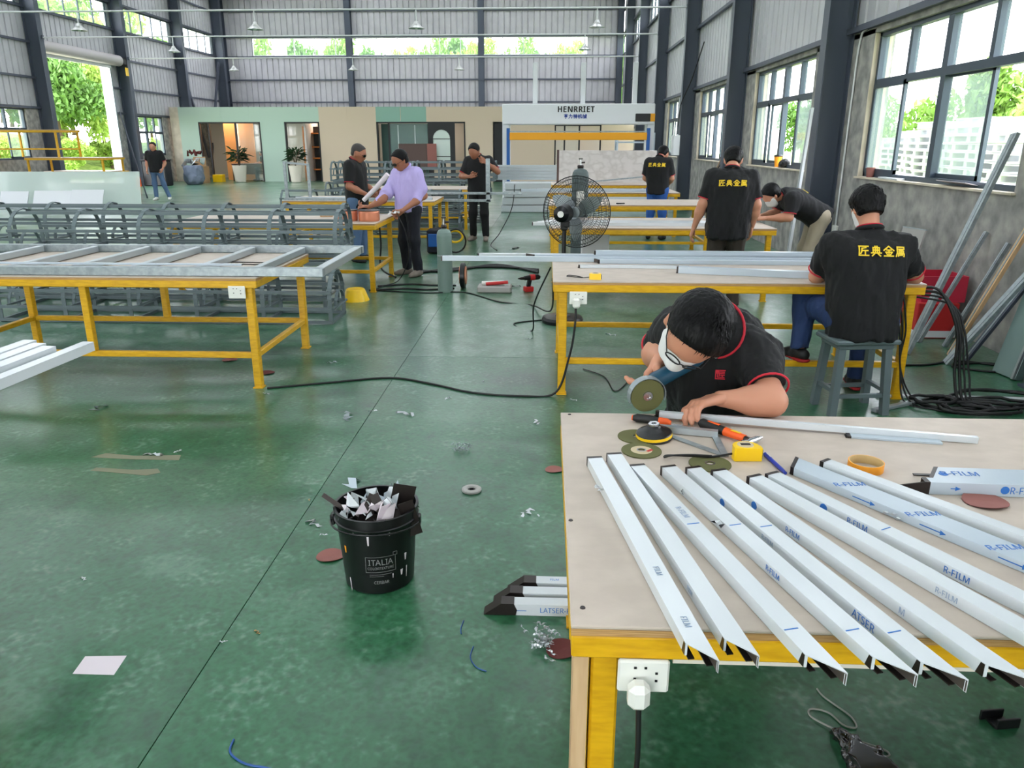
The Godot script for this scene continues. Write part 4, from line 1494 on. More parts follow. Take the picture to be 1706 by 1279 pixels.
func ink_arrow(t: Node3D, x: float, y: float, z: float, side: bool, l := 0.05, dirs := -1.0):
	var g := Geo.new()
	if side:
		g.box(V(x, y, z), V(l, 0.0025, 0.0006))
		g.x = Transform3D(Basis.IDENTITY, V(x + dirs * l / 2, y, z - 0.0003))
		g.ext(PackedVector2Array([Vector2(0, -0.006), Vector2(0, 0.006), Vector2(dirs * 0.014, 0)]) if dirs < 0 else PackedVector2Array([Vector2(0, 0.006), Vector2(0, -0.006), Vector2(0.014, 0)]), 0.0006)
	else:
		g.box(V(x, y, z), V(0.0025, 0.0006, l))
	part(t, "ink_mark", g, M.film_ink)

func profiles_on_bench():
	var grp := "film wrapped profiles fanned out on the nearest workbench"
	var y := TH + 0.001
	var P := [
		["white film wrapped profile, leftmost of the fan on the nearest workbench", 0.145, -2.04, 0.287, -1.14, 0.042, 0.055, [["FILM", 0.62, 0.012, 0, "film_ink_grey"], ["FILM", 0.8, 0.012, 0, "film_ink_grey"]]],
		["white film wrapped profile, second from the left in the fan", 0.203, -2.07, 0.36, -1.155, 0.042, 0.055, [["FILM", 0.7, 0.01, 1, "film_ink_grey"]]],
		["white film wrapped profile, third from the left in the fan, with blue ink ticks", 0.26, -1.99, 0.495, -1.12, 0.042, 0.06, [["R-FILM", 0.3, 0.014, 0, "film_ink_grey"]]],
		["white film wrapped profile, fourth in the fan, torn film on its edge", 0.345, -1.985, 0.612, -1.12, 0.042, 0.06, [["R-FILM", 0.55, 0.012, 1]]],
		["white film wrapped profile, fifth from the left in the fan, printed near its cut end", 0.412, -1.98, 0.69, -1.11, 0.042, 0.06, [["ATSER", 0.72, 0.016, 1, "film_ink"], ["R-FILM", 0.4, 0.011, 1, "film_ink_grey"]]],
		["white film wrapped profile, sixth from the left in the fan", 0.478, -1.965, 0.80, -1.11, 0.042, 0.06, [["M", 0.68, 0.014, 1, "film_ink_grey"], ["R-FILM", 0.35, 0.012, 1]]],
		["white film wrapped profile, seventh from the left in the fan", 0.565, -1.93, 0.98, -1.09, 0.042, 0.06, [["R-FILM", 0.6, 0.012, 1, "film_ink_grey"]]],
		["white film wrapped profile, eighth from the left in the fan, with round blue print", 0.618, -1.95, 1.06, -1.17, 0.042, 0.06, [["R-FILM", 0.3, 0.014, 1], ["R-FILM", 0.55, 0.014, 1]]],
	]
	var i := 0
	for p in P:
		var t := channel(p[0], V(p[1], y, p[2]), V(p[3], y, p[4]).lerp(V(p[1], y, p[2]), 0.055), p[5], 0.026, p[6], grp, p[7])
		if i in [2, 3, 4, 7]:
			ink_arrow(t, 0.36, 0.0266, 0, false, 0.03)
			ink_arrow(t, 0.78, 0.0266, 0.004, false, 0.028)
		if i in [4, 5, 7]:
			var g = Geo.new().lathe([Vector2(0.011, 0.0), Vector2(0.011, 0.0006), Vector2(0, 0.0006)], 14)
			part(t, "round_print", _flip(g), M.film_ink).position = V(0.2, 0.013, 0.0214)
		if i == 3 or i == 0:
			part(t, "torn_film", _crumple(40 + i, V(0.03, 0.012, 0.02), 10), M.film).position = V(0.2 + 0.14 * (i / 3), 0.015, 0.03)
		i += 1
	var wide := channel("wide flat film wrapped channel with blue arrows along its edge on the nearest workbench", V(0.715, y, -2.02), V(1.3, y, -1.17), 0.07, 0.022, 0.05, grp, [["R-FILM", 0.16, 0.02, 2], ["R-FILM", 0.36, 0.02, 2], ["R-FILM", 0.55, 0.02, 2], ["R-FILM", 0.7, 0.02, 2]], "film_blue", 0.04)
	for x in [0.22, 0.4, 0.58]:
		ink_arrow(wide, x, 0.012, 0.0354, true, 0.05, 1.0)
	channel("narrow film wrapped profile right of the wide channel on the nearest workbench", V(0.79, y, -2.04), V(1.4, y, -1.22), 0.036, 0.028, 0.05, grp, [])
	# the pair lying across at the right
	var pr := channel("wide film wrapped channel with a mitred dark end at the right of the nearest workbench", V(1.03, y, -1.975), V(2.1, y, -1.93), 0.085, 0.022, 0.0, "crosswise profiles on the nearest workbench", [["R-FILM", 0.1, 0.024, 0], ["R-FILM", 0.4, 0.024, 0]], "film_blue", -0.05)
	var g2 = Geo.new().lathe([Vector2(0.012, 0.0), Vector2(0.012, 0.0006), Vector2(0, 0.0006)], 14)
	part(pr, "round_print", g2, M.film_ink).position = V(0.055, 0.022, 0.005)
	var pr2 := channel("narrow film wrapped channel beside the wide one at the right of the nearest workbench", V(1.0, y, -1.90), V(2.1, y, -1.86), 0.03, 0.034, 0.0, "crosswise profiles on the nearest workbench", [["R-FILM", 0.25, 0.018, 1]], "film_blue")
	part(pr2, "bent_end", Geo.new().ext(PackedVector2Array([Vector2(-0.09, 0.0), Vector2(0.0, -0.012), Vector2(0.0, 0.024), Vector2(-0.07, 0.012)]), 0.004), M.dark_metal).position = V(0, 0.012, 0.014)
	part(pr2, "round_print", _flip(Geo.new().lathe([Vector2(0.011, 0.0), Vector2(0.011, 0.0006), Vector2(0, 0.0006)], 14)), M.film_ink).position = V(0.2, 0.018, 0.0155)
	ink_arrow(pr2, 0.07, 0.018, 0.0156, true, 0.012, 1.0)
	# the stick being cut
	channel("thin film wrapped stick being cut under the man's hand", V(0.37, y + 0.012, -2.425), V(1.33, y, -2.26), 0.016, 0.02, 0.0, "", [], "film")
	channel("thin grey stick lying under the one being cut", V(0.95, y - 0.0005, -2.30), V(1.22, y - 0.0005, -2.255), 0.03, 0.006, 0.0, "", [], "film_blue")
	# three mitred profiles on the floor under the nearest bench
	var fg := "mitred profiles on the floor under the nearest workbench"
	var f1 := channel("front film wrapped profile with a dark mitred end on the floor under the nearest workbench", V(-0.13, 0.001, -2.5), V(1.2, 0.001, -2.5), 0.05, 0.046, 0.0, fg, [["LATSER-F", 0.18, 0.02, 1]], "film", 0.0)
	var f2 := channel("middle film wrapped profile with a dark mitred end on the floor under the nearest workbench", V(-0.1, 0.001, -2.575), V(1.2, 0.001, -2.575), 0.05, 0.046, 0.0, fg, [], "film", 0.0)
	var f3 := channel("rear film wrapped profile with a dark mitred end on the floor under the nearest workbench", V(-0.05, 0.001, -2.65), V(1.2, 0.001, -2.65), 0.05, 0.046, 0.0, fg, [["FILM", 0.1, 0.012, 0]], "film", 0.0)
	ink_arrow(f1, 0.05, 0.02, 0.0256, true, 0.05)
	ink_arrow(f1, 0.28, 0.016, 0.0256, true, 0.04)
	for f in [f1, f2, f3]:
		var m := Geo.new()
		m.ext(PackedVector2Array([Vector2(-0.085, 0.0), Vector2(0.035, 0.0), Vector2(0.04, 0.022), Vector2(0.028, 0.048), Vector2(-0.02, 0.048)]), 0.052)
		part(f, "mitred_end", m, M.dark_metal).position = V(0.0, 0, -0.026)

func _flip(g: Geo) -> ArrayMesh:
	# turn a lathe about y so that it faces +z
	var o := Geo.new()
	var b := Basis(Vector3.RIGHT, PI / 2)
	for i in g.v.size():
		o.v.append(b * g.v[i])
		o.n.append(b * g.n[i])
		o.u.append(g.u[i])
	return o.mesh()

func _crumple(sd: int, size: Vector3, faces: int) -> Geo:
	# scrap of crumpled sheet: a jagged strip folded at random
	var r := RandomNumberGenerator.new()
	r.seed = sd
	var g := Geo.new()
	var a := V(-size.x / 2, 0.002, -size.z * 0.25)
	var b := V(-size.x / 2, 0.002, size.z * 0.25)
	for i in faces:
		var x := -size.x / 2 + size.x * (i + 1) / faces
		var wob := r.randf_range(-0.5, 0.5) * size.z
		var c := V(x + r.randf_range(-0.1, 0.1) * size.x, 0.002 + r.randf() * size.y, wob - size.z * r.randf_range(0.1, 0.3))
		var d := V(x + r.randf_range(-0.1, 0.1) * size.x, 0.002 + r.randf() * size.y, wob + size.z * r.randf_range(0.1, 0.3))
		g.quad(a, b, d, c)
		g.quad(c - V(0, 0.0006, 0), d - V(0, 0.0006, 0), b - V(0, 0.0006, 0), a - V(0, 0.0006, 0))
		a = c
		b = d
	return g

# ---------------------------------------------------------------- tools on the nearest bench
func cutting_disc(label: String, at: Vector3, labelled: bool, tilt := 0.0) -> Node3D:
	var t := thing("cutting_disc", label, "disc", at, 0.7, "cutting discs")
	t.rotation.x = tilt
	part(t, "wheel", Geo.new().lathe([Vector2(0.011, 0.0), Vector2(0.0595, 0.0), Vector2(0.06, 0.0018), Vector2(0.0595, 0.0034), Vector2(0.011, 0.0034), Vector2(0.011, 0.0)], 36), M.olive_disc)
	if labelled:
		part(t, "label", Geo.new().lathe([Vector2(0.032, 0.0035), Vector2(0.032, 0.0039), Vector2(0.0115, 0.0039)], 28), M.disc_label)
		part(t, "red_print", Geo.new().box(V(0.016, 0.0041, 0.018), V(0.022, 0.0004, 0.01)), M.red_box)
	part(t, "hub_ring", Geo.new().lathe([Vector2(0.0145, 0.0034), Vector2(0.0145, 0.0044), Vector2(0.0112, 0.0044)], 20), M.chrome)
	return t

func tools_on_bench():
	var y := TH + 0.0005
	cutting_disc("olive cutting disc half under the sanding pad", V(0.292, y, -2.265), false)
	cutting_disc("olive cutting disc with a round paper label before the sanding pad", V(0.293, y, -2.15), true)
	cutting_disc("olive cutting disc lying under the strap of the tape measure", V(0.478, y, -2.06), false)
	# backing pad with a yellow foam rim
	var pad := thing("sanding_pad", "black sanding pad with a yellow foam rim on the bench", "sanding pad", V(0.345, y + 0.0044, -2.26))
	pad.rotation.z = 0.08
	pad.rotation.x = 0.06
	part(pad, "foam", Geo.new().lathe([Vector2(0, 0), Vector2(0.055, 0), Vector2(0.057, 0.006), Vector2(0.056, 0.014)], 28), M.tape_yellow)
	part(pad, "velcro", Geo.new().lathe([Vector2(0.0565, -0.003), Vector2(0.0575, 0.002), Vector2(0.0565, 0.005), Vector2(0, 0.005)], 28), M.black_rubber)
	part(pad, "backing", Geo.new().lathe([Vector2(0.056, 0.014), Vector2(0.054, 0.017), Vector2(0.035, 0.025), Vector2(0.022, 0.034), Vector2(0.018, 0.04)], 28), M.black_plastic)
	part(pad, "nut", Geo.new().lathe([Vector2(0.018, 0.04), Vector2(0.018, 0.046), Vector2(0.009, 0.046), Vector2(0.009, 0.038), Vector2(0, 0.038)], 6), M.chrome)
	# knife-like tool with black and orange handle behind the pad
	var kn := thing("utility_knife", "utility knife with a black and orange handle behind the sanding pad", "knife", V(0.295, y, -2.405), -0.36)
	part(kn, "handle", Geo.new().tube([V(0, 0.014, 0), V(0.012, 0.015, 0), V(0.05, 0.016, 0), V(0.085, 0.014, 0)], [0.009, 0.014, 0.014, 0.013], 12), M.black_rubber)
	part(kn, "collar", Geo.new().tube([V(0.085, 0.014, 0), V(0.11, 0.014, 0), V(0.125, 0.012, 0)], [0.0135, 0.0135, 0.008], 12), M.orange)
	part(kn, "end_cap", Geo.new().tube([V(-0.004, 0.014, 0), V(0.003, 0.014, 0)], 0.0085, 10), M.orange)
	part(kn, "blade", Geo.new().box(V(0.16, 0.008, 0), V(0.08, 0.003, 0.016)), M.chrome)
	# try square / protractor of aluminium
	var sq := thing("folding_square", "aluminium folding square lying open on the bench", "square", V(0.355, y, -2.32))
	var g := Geo.new()
	g.bar(V(0.0, 0.012, 0), V(0.19, 0.012, 0.045), 0.022, 0.02)
	part(sq, "stock", g, M.alu)
	part(sq, "blade", Geo.new().bar(V(0.02, 0.0025, 0.02), V(0.18, 0.0025, 0.2), 0.022, 0.003), M.galv)
	part(sq, "cross_blade", Geo.new().bar(V(0.182, 0.0035, 0.05), V(0.178, 0.0035, 0.205), 0.022, 0.003), M.galv)
	part(sq, "pivot", Geo.new().lathe([Vector2(0.009, 0.022), Vector2(0.008, 0.026), Vector2(0, 0.026)], 14), M.chrome).position = V(0.005, 0, 0.001)
	# hammer
	var hm := thing("hammer", "claw hammer with a black and orange grip lying on the bench", "hammer", V(0.505, y, -2.362), -0.88)
	part(hm, "grip", Geo.new().tube([V(0, 0.017, 0), V(0.01, 0.017, 0), V(0.05, 0.016, 0), V(0.1, 0.016, 0)], [0.01, 0.0165, 0.015, 0.0145], 12), M.black_rubber)
	part(hm, "grip_insert", Geo.new().box(V(0.055, 0.031, 0), V(0.045, 0.003, 0.008)), M.orange)
	part(hm, "handle", Geo.new().tube([V(0.1, 0.016, 0), V(0.13, 0.0155, 0), V(0.175, 0.0155, 0)], [0.0145, 0.013, 0.0115], 12), M.orange)
	part(hm, "print", Geo.new().box(V(0.14, 0.028, 0), V(0.034, 0.0012, 0.01)), M.tape_yellow)
	part(hm, "head", Geo.new().tube([V(0.2, 0.0155, -0.05), V(0.2, 0.0155, -0.02), V(0.2, 0.0155, 0.015), V(0.2, 0.0155, 0.022), V(0.2, 0.0155, 0.045), V(0.2, 0.0155, 0.047)], [0.004, 0.011, 0.012, 0.009, 0.013, 0.011], 14), M.chrome)
	part(hm, "neck", Geo.new().tube([V(0.17, 0.0155, 0), V(0.205, 0.0155, 0)], 0.009, 10), M.black_plastic)
	# tape measure with strap
	_tape_measure("yellow tape measure with a long black strap on the nearest workbench", V(0.59, y, -2.085), 0.05, V(-0.2, 0, 0.012))
	_tape_measure("yellow tape measure with a short black strap on the second workbench", V(0.33, y, -5.17), -0.2, V(-0.16, 0, -0.02))
	# pen
	var pen := thing("marker_pen", "blue marker pen lying on the nearest workbench", "pen", V(0.652, y, -2.13), -1.43)
	part(pen, "barrel", Geo.new().tube([V(0.035, 0.006, 0), V(0.11, 0.006, 0), V(0.14, 0.006, 0)], [0.006, 0.006, 0.0045], 10), M.pen_blue)
	part(pen, "cap", Geo.new().tube([V(0, 0.006, 0), V(0.002, 0.006, 0), V(0.04, 0.006, 0)], [0.004, 0.0065, 0.0065], 10), M.pen_blue)
	part(pen, "clip", Geo.new().box(V(0.025, 0.0135, 0), V(0.03, 0.0015, 0.003)), M.film)
	# masking tape
	var mk := thing("tape_roll", "roll of orange masking tape standing empty on the bench", "tape", V(0.91, y, -2.045))
	part(mk, "tape", Geo.new().lathe([Vector2(0.0455, 0), Vector2(0.0475, 0), Vector2(0.0475, 0.024), Vector2(0.0455, 0.024)], 40), M.tape_orange)
	part(mk, "core", Geo.new().lathe([Vector2(0.0455, 0.024), Vector2(0.0435, 0.024), Vector2(0.0435, 0), Vector2(0.0455, 0)], 40), M.tape_paper)
	# folded sanding disc
	solo("sanding_disc", "brown sanding disc bent double on the right of the bench", "sanding disc", _bent_disc(0.056), M.sandpaper, V(1.135, y, -1.845), 0.2)
	# swarf
	var spots := [[0.375, -1.86], [0.60, -2.32], [0.475, -2.41], [0.56, -2.395], [0.86, -1.74]]
	for i in spots.size():
		solo("metal_shaving", ["curl of torn film beside the fourth profile", "bright metal curl by the hammer head", "small metal chip by the hammer grip", "shiny metal chip behind the hammer", "shiny metal curl on the wide channel's edge"][i], "shaving", _curl(70 + i, 0.012), M.foil, V(spots[i][0], y, spots[i][1]), i * 1.1, "metal shavings on the bench")

func _tape_measure(label: String, at: Vector3, turn: float, loop: Vector3):
	var t := thing("tape_measure", label, "tape measure", at, turn, "tape measures")
	var g := Geo.new()
	var pl := PackedVector2Array()
	for k in 15:
		var a := PI * k / 14.0
		pl.append(Vector2(cos(a) * 0.038, 0.024 + sin(a) * 0.036))
	pl.append(Vector2(-0.038, 0.004))
	pl.append(Vector2(-0.034, 0.0))
	pl.append(Vector2(0.042, 0.0))
	pl.append(Vector2(0.042, 0.02))
	# it lies on its side: the round face looks up, the flat foot of the case looks to the front
	g.x = Transform3D(Basis(Vector3.RIGHT, -PI / 2), Vector3.ZERO)
	g.ext(pl, 0.04)
	var body := part(t, "case", g, M.tape_yellow)
	part(body, "badge", Geo.new().lathe([Vector2(0.024, 0.0), Vector2(0.023, 0.0015), Vector2(0.0, 0.0015)], 20), M.disc_label).position = V(0, 0.04, -0.03)
	part(body, "badge_print", Geo.new().box(V(0, 0.0018, 0), V(0.028, 0.0006, 0.014)), M.print_black).position = V(0, 0.04, -0.03)
	part(t, "mouth", Geo.new().box(V(0.0425, 0.02, -0.012), V(0.003, 0.03, 0.02)), M.black_plastic)
	part(t, "lock_button", Geo.new().cbox(V(0.03, 0.02, -0.052), V(0.018, 0.016, 0.012), 0.003), M.print_black)
	var d := loop
	var n := d.cross(Vector3.UP).normalized() * 0.016
	var a := V(-0.038, 0.014, -0.025)
	part(t, "strap", Geo.new().tube(curve([a, a + d * 0.3 + V(0, -0.008, 0), a + d * 0.6 + n * 0.6 + V(0, -0.008, 0), a + d * 0.92 + n + V(0, -0.007, 0), a + d + V(0, -0.005, 0), a + d * 0.9 - n + V(0, 0.006, 0), a + d * 0.6 - n * 0.7 + V(0, 0.004, 0), a + d * 0.3 + V(0, -0.006, 0)], 5), 0.0032, 6), M.black_rubber)

func _bent_disc(r: float) -> Geo:
	var g := Geo.new()
	var N := 24
	for lay in 2:
		for k in N:
			var a := TAU * k / N
			var b := TAU * (k + 1) / N
			var f := func(p: Vector2) -> Vector3: return V(p.x, 0.001 + 0.0016 * lay + absf(p.y) * absf(p.y) * 2.4 * (0.7 if lay == 0 else 0.72), p.y * 0.9)
			var c: Vector3 = f.call(Vector2.ZERO)
			var A: Vector3 = f.call(Vector2(cos(a), sin(a)) * r)
			var B: Vector3 = f.call(Vector2(cos(b), sin(b)) * r)
			if lay == 1:
				g.tri(c, B, A)
			else:
				g.tri(c, A, B)
	return g

func _curl(sd: int, r: float, turns := 3.0) -> Geo:
	# helical ribbon of swarf
	var rg := RandomNumberGenerator.new()
	rg.seed = sd
	var g := Geo.new()
	var n := 18
	var ax := V(rg.randf_range(-1, 1), 0.1, rg.randf_range(-1, 1)).normalized()
	var u := ax.cross(Vector3.UP).normalized()
	var v := u.cross(ax)
	var prev := []
	for i in n + 1:
		var t := float(i) / n
		var a := t * TAU * turns
		var rr := r * (0.35 + 0.35 * sin(a * 0.5 + sd))
		var p := ax * (t - 0.5) * r * 4.0 + u * cos(a) * rr + v * (sin(a) * rr) + V(0, r * 0.75, 0)
		p.y = maxf(p.y, 0.001)
		var q := p + ax * r * 0.7
		q.y = maxf(q.y, 0.001)
		if prev.size() > 0:
			g.quad(prev[0], prev[1], q, p)
		prev = [p, q]
	return g

# ---------------------------------------------------------------- people
func hand_bones(w: Vector3, dir: Vector3, palm: Vector3, thumb: Vector3, curl: float, s := 1.0, spread := 0.0) -> Array:
	# wrist, direction of the fingers, way the palm faces, side of the thumb
	dir = dir.normalized()
	thumb = (thumb - dir * thumb.dot(dir)).normalized()
	palm = (palm - dir * palm.dot(dir) - thumb * palm.dot(thumb)).normalized()
	var out := []
	var offs := [0.03, 0.0105, -0.0095, -0.028]
	var lens := [0.92, 1.02, 0.96, 0.78]
	for i in 4:
		var base = w + thumb * offs[i] * 0.55 * s
		var kn = w + (dir * (0.088 - absf(i - 1.2) * 0.004) + thumb * offs[i]) * s - palm * 0.004 * s
		out.append(bone(base, kn, 0.017 * s, 0.0125 * s))
		var d = (dir + thumb * offs[i] * spread * 14.0).normalized()
		var p = kn
		var segs := [0.042, 0.027, 0.021]
		for k in 3:
			var a: float = curl * [0.75, 1.1, 0.7][k]
			d = (d * cos(a) + palm * sin(a)).normalized()
			# keep the palm direction square to the finger
			var q: Vector3 = p + d * segs[k] * lens[i] * s
			out.append(bone(p, q, (0.0098 - k * 0.0006) * s, (0.0092 - k * 0.0008) * s))
			palm = (palm - d * palm.dot(d)).normalized()
			p = q
		palm = (palm - dir * palm.dot(dir)).normalized() if absf(palm.dot(dir)) < 0.98 else palm
	# reset the palm for the thumb
	var pn := dir.cross(thumb).normalized()
	if pn.dot(palm) < 0: pn = -pn
	var tb := w + (dir * 0.028 + thumb * 0.024) * s
	var t1 := tb + (dir * 0.03 + thumb * 0.028 + pn * 0.014) * s
	var t2 := t1 + (dir * 0.028 + thumb * 0.004 + pn * 0.014) * s
	var t3 := t2 + (dir * 0.022 - thumb * 0.006 + pn * 0.01) * s
	out.append(bone(w + thumb * 0.01 * s, tb, 0.017 * s, 0.016 * s))
	out.append(bone(tb, t1, 0.016 * s, 0.0115 * s))
	out.append(bone(t1, t2, 0.0115 * s, 0.0105 * s))
	out.append(bone(t2, t3, 0.0105 * s, 0.008 * s))
	return out

func person(label: String, J: Dictionary, O: Dictionary) -> Node3D:
	var cell: float = O.get("cell", 0.022)
	var fine: float = O.get("fine", cell * 0.5)
	var hs: float = O.get("hs", 0.95)
	var fat: float = O.get("fat", 1.0)
	var t := thing("person", label, "person")
	var head: Vector3 = J.head
	var f: Vector3 = J.look.normalized()
	var up: Vector3 = J.get("up", Vector3.UP)
	var r := f.cross(up).normalized()
	up = r.cross(f).normalized()
	var hb := Basis(r, up, f)          # columns: right, up, forward
	var L := func(a: float, b: float, c: float) -> Vector3: return head + (r * a + up * b + f * c) * hs
	var neck: Vector3 = J.neck
	var pel: Vector3 = (J.hip[0] + J.hip[1]) * 0.5
	var chest: Vector3 = (J.sh[0] + J.sh[1]) * 0.5
	var spine := (chest - pel).normalized()
	# head and neck
	var hbones := [bone(L.call(0, 0.045, -0.022), L.call(0, 0.04, 0.015), 0.088 * hs, 0.084 * hs), bone(L.call(0, -0.005, 0.028), L.call(0, -0.078, 0.046), 0.066 * hs, 0.04 * hs)]
	for s in [-1, 1]:
		hbones.append(bone(L.call(s * 0.036, -0.035, 0.012), L.call(s * 0.016, -0.085, 0.05), 0.033 * hs, 0.026 * hs))
		hbones.append(bone(L.call(s * 0.04, -0.01, 0.062), L.call(s * 0.03, -0.03, 0.068), 0.024 * hs, 0.02 * hs))
		hbones.append(bone(L.call(s * 0.084, 0.012, -0.012), L.call(s * 0.083, -0.03, -0.004), 0.014 * hs, 0.01 * hs))
	hbones.append(bone(L.call(0, 0.005, 0.09), L.call(0, -0.03, 0.11), 0.01 * hs, 0.014 * hs))
	hbones.append(bone(L.call(-0.032, 0.022, 0.08), L.call(0.032, 0.022, 0.08), 0.013 * hs, 0.013 * hs))
	hbones.append(bone(L.call(-0.018, -0.062, 0.082), L.call(0.018, -0.062, 0.082), 0.01 * hs, 0.01 * hs))
	hbones.append(bone(L.call(0, -0.055, -0.03), neck, 0.054, 0.062))
	# arms, torso and legs of the body under the clothes
	var body := [bone(neck, chest - spine * 0.05, 0.06, 0.09)]
	var torso := []
	for s in 2:
		torso.append(bone(chest.lerp(J.sh[s], 0.45) - spine * 0.09, pel.lerp(J.hip[s], 0.5), 0.105 * fat, 0.105 * fat))
	torso.append(bone(J.sh[0], J.sh[1], 0.062, 0.062))
	body.append_array(torso)
	for s in 2:
		body.append(bone(J.sh[s], J.el[s], 0.05, 0.041))
		body.append(bone(J.el[s], J.el[s].lerp(J.wr[s], 0.35), 0.04, 0.042))
		body.append(bone(J.el[s].lerp(J.wr[s], 0.35), J.wr[s], 0.042, 0.027))
		body.append(bone(J.hip[s], J.kn[s], 0.062, 0.038))
		body.append(bone(J.kn[s], J.kn[s].lerp(J.an[s], 0.35), 0.038, 0.038))
		body.append(bone(J.kn[s].lerp(J.an[s], 0.35), J.an[s], 0.038, 0.028))
	var meshes := [blob(body, cell, 60.0), blob(hbones, fine, 70.0 if fine > 0.008 else 110.0)]
	for s in 2:
		var hd: Vector3 = J.hdir[s] if J.has("hdir") else (J.wr[s] - J.el[s])
		var pm: Vector3 = J.palm[s] if J.has("palm") else -spine.cross(V(0, 0, 1)) * (1 if s == 0 else -1)
		var th: Vector3 = J.thumb[s] if J.has("thumb") else f
		meshes.append(blob(hand_bones(J.wr[s], hd, pm, th, O.get("curl", [0.45, 0.45])[s], 1.0, O.get("spread", 0.0)), O.get("hand_cell", 0.009), 260.0))
	part(t, "body", soft_mesh(meshes), O.get("skin", M.skin))
	# hair
	var hr := []
	var hi: float = O.get("hair_r", 0.011)
	hr.append(bone(L.call(0, 0.048, -0.026), L.call(0, 0.046, 0.016), 0.088 * hs + hi, 0.083 * hs + hi))
	hr.append(bone(L.call(0, -0.02, -0.04), L.call(0, 0.03, -0.03), 0.066 * hs + hi, 0.08 * hs + hi))
	var pn = (f * O.get("tilt", 0.88) - up * 0.5).normalized()
	var hp := [[L.call(0, O.get("hairline", 0.085), 0.068), pn], [L.call(0, -0.062, 0), -up]]
	part(t, "hair", soft_mesh([blob(hr, fine, 80.0, hp, O.get("hair_rough", 0.004), V(60, 25, 60))]), O.get("hair", M.hair))
	# eyes
	for s in [-1, 1]:
		var eg := Geo.new()
		eg.x = Transform3D(Basis(r, up, -f), L.call(s * 0.033, 0.004, 0.083))
		var prof := []
		for k in 7:
			var a := -PI / 2 + PI * k / 6.0
			prof.append(Vector2(cos(a) * 0.011, sin(a) * 0.007))
		eg.lathe(prof, 10)
		part(t, "eye", eg, M.lens_black)
	# shirt
	var sb := []
	var loose: float = O.get("loose", 0.016)
	for s in 2:
		sb.append(bone(chest.lerp(J.sh[s], 0.5) - spine * 0.08, pel.lerp(J.hip[s], 0.55) - spine * O.get("hem", 0.05), 0.108 * fat + loose, 0.116 * fat + loose, 1))
		sb.append(bone(chest.lerp(J.sh[s], 0.2) - spine * 0.1, pel - spine * O.get("hem", 0.05), 0.108 * fat + loose, 0.112 * fat + loose, 1))
		var cuff: Vector3 = J.sh[s].lerp(J.el[s], O.get("sleeve", 0.78))
		sb.append(bone(J.sh[s], cuff, 0.068 + loose * 0.3, 0.068 + loose * 0.2, 1))
		if O.get("long", false):
			sb.append(bone(cuff, J.el[s].lerp(J.wr[s], 0.35), 0.06, 0.058, 1))
	sb.append(bone(J.sh[0].lerp(chest, 0.1), J.sh[1].lerp(chest, 0.1), 0.072, 0.072))
	sb.append(bone(neck, chest, 0.068, 0.09))
	sb.append_array(J.get("extra", []))
	var shirt: Material = O.get("shirt", M.polo_black)
	part(t, "shirt", soft_mesh([blob(sb, O.get("shirt_cell", cell), 48.0, [], O.get("crease", 0.012))]), shirt)
	# collar and trims
	var nd = (L.call(0, -0.06, -0.03) - neck).normalized()
	if not O.get("no_collar", false):
		var e1 = nd.cross(r).normalized()
		for q in [["collar", 0.036, 0.0, 0.074, shirt], ["collar_trim", 0.052, 0.0, 0.073, O.get("trim", M.trim_red)]]:
			var ring := []
			for k in 24:
				var a := TAU * k / 24.0
				ring.append(neck + nd * (q[1] + 0.012 * cos(a)) + (r * sin(a) - e1 * cos(a)) * q[3])
			if q[0] == "collar":
				var cg = Geo.new().tube(ring, 0.013, 8, true)
				part(t, q[0], cg, q[4])
			else:
				part(t, q[0], Geo.new().tube(ring, 0.0045, 6, true), q[4])
		for s in 2:
			var c0: Vector3 = J.sh[s].lerp(J.el[s], O.get("sleeve", 0.78))
			var ad: Vector3 = (J.el[s] - J.sh[s]).normalized()
			var q1 := ad.cross(V(0.3, 0.2, 0.9)).normalized()
			var q2 := ad.cross(q1)
			var ring := []
			for k in 20:
				var a := TAU * k / 20.0
				ring.append(c0 + (q1 * cos(a) + q2 * sin(a)) * (0.0665 + loose * 0.2))
			part(t, "cuff_trim", Geo.new().tube(ring, 0.005, 6, true), O.get("trim", M.trim_red))
	# trousers
	var tb := [bone(J.hip[0], J.hip[1], 0.1 * fat, 0.1 * fat)]
	for s in 2:
		tb.append(bone(J.hip[s], J.kn[s], 0.096 * fat, 0.068))
		tb.append(bone(J.kn[s], J.an[s], 0.07, 0.06, 1))
	part(t, "trousers", soft_mesh([blob(tb, cell, 48.0, [], O.get("crease", 0.012))]), O.get("pants", M.trousers_black))
	# shoes
	for s in 2:
		var an: Vector3 = J.an[s]
		var td: Vector3 = J.toe[s].normalized()
		var heel := an - td * 0.045 + V(0, -0.035, 0)
		var sg := [bone(heel, an + td * 0.1 + V(0, -0.045, 0), 0.04, 0.036), bone(an + td * 0.1 + V(0, -0.045, 0), an + td * 0.165 + V(0, -0.05, 0), 0.037, 0.028), bone(an + V(0, 0.01, 0), an + td * 0.03 + V(0, -0.03, 0), 0.046, 0.042, 2)]
		part(t, "shoe", soft_mesh([blob(sg, minf(cell, 0.016), 90.0, [[V(0, an.y - 0.078, 0), Vector3.DOWN]])]), O.get("shoe", M.shoe_black))
		if O.has("sole"):
			part(t, "shoe_sole", soft_mesh([blob([bone(heel + V(0, -0.03, 0), an + td * 0.16 + V(0, -0.07, 0), 0.046, 0.036)], 0.012, 90.0, [[V(0, an.y - 0.078, 0), Vector3.DOWN], [V(0, an.y - 0.055, 0), Vector3.UP]])]), O.sole)
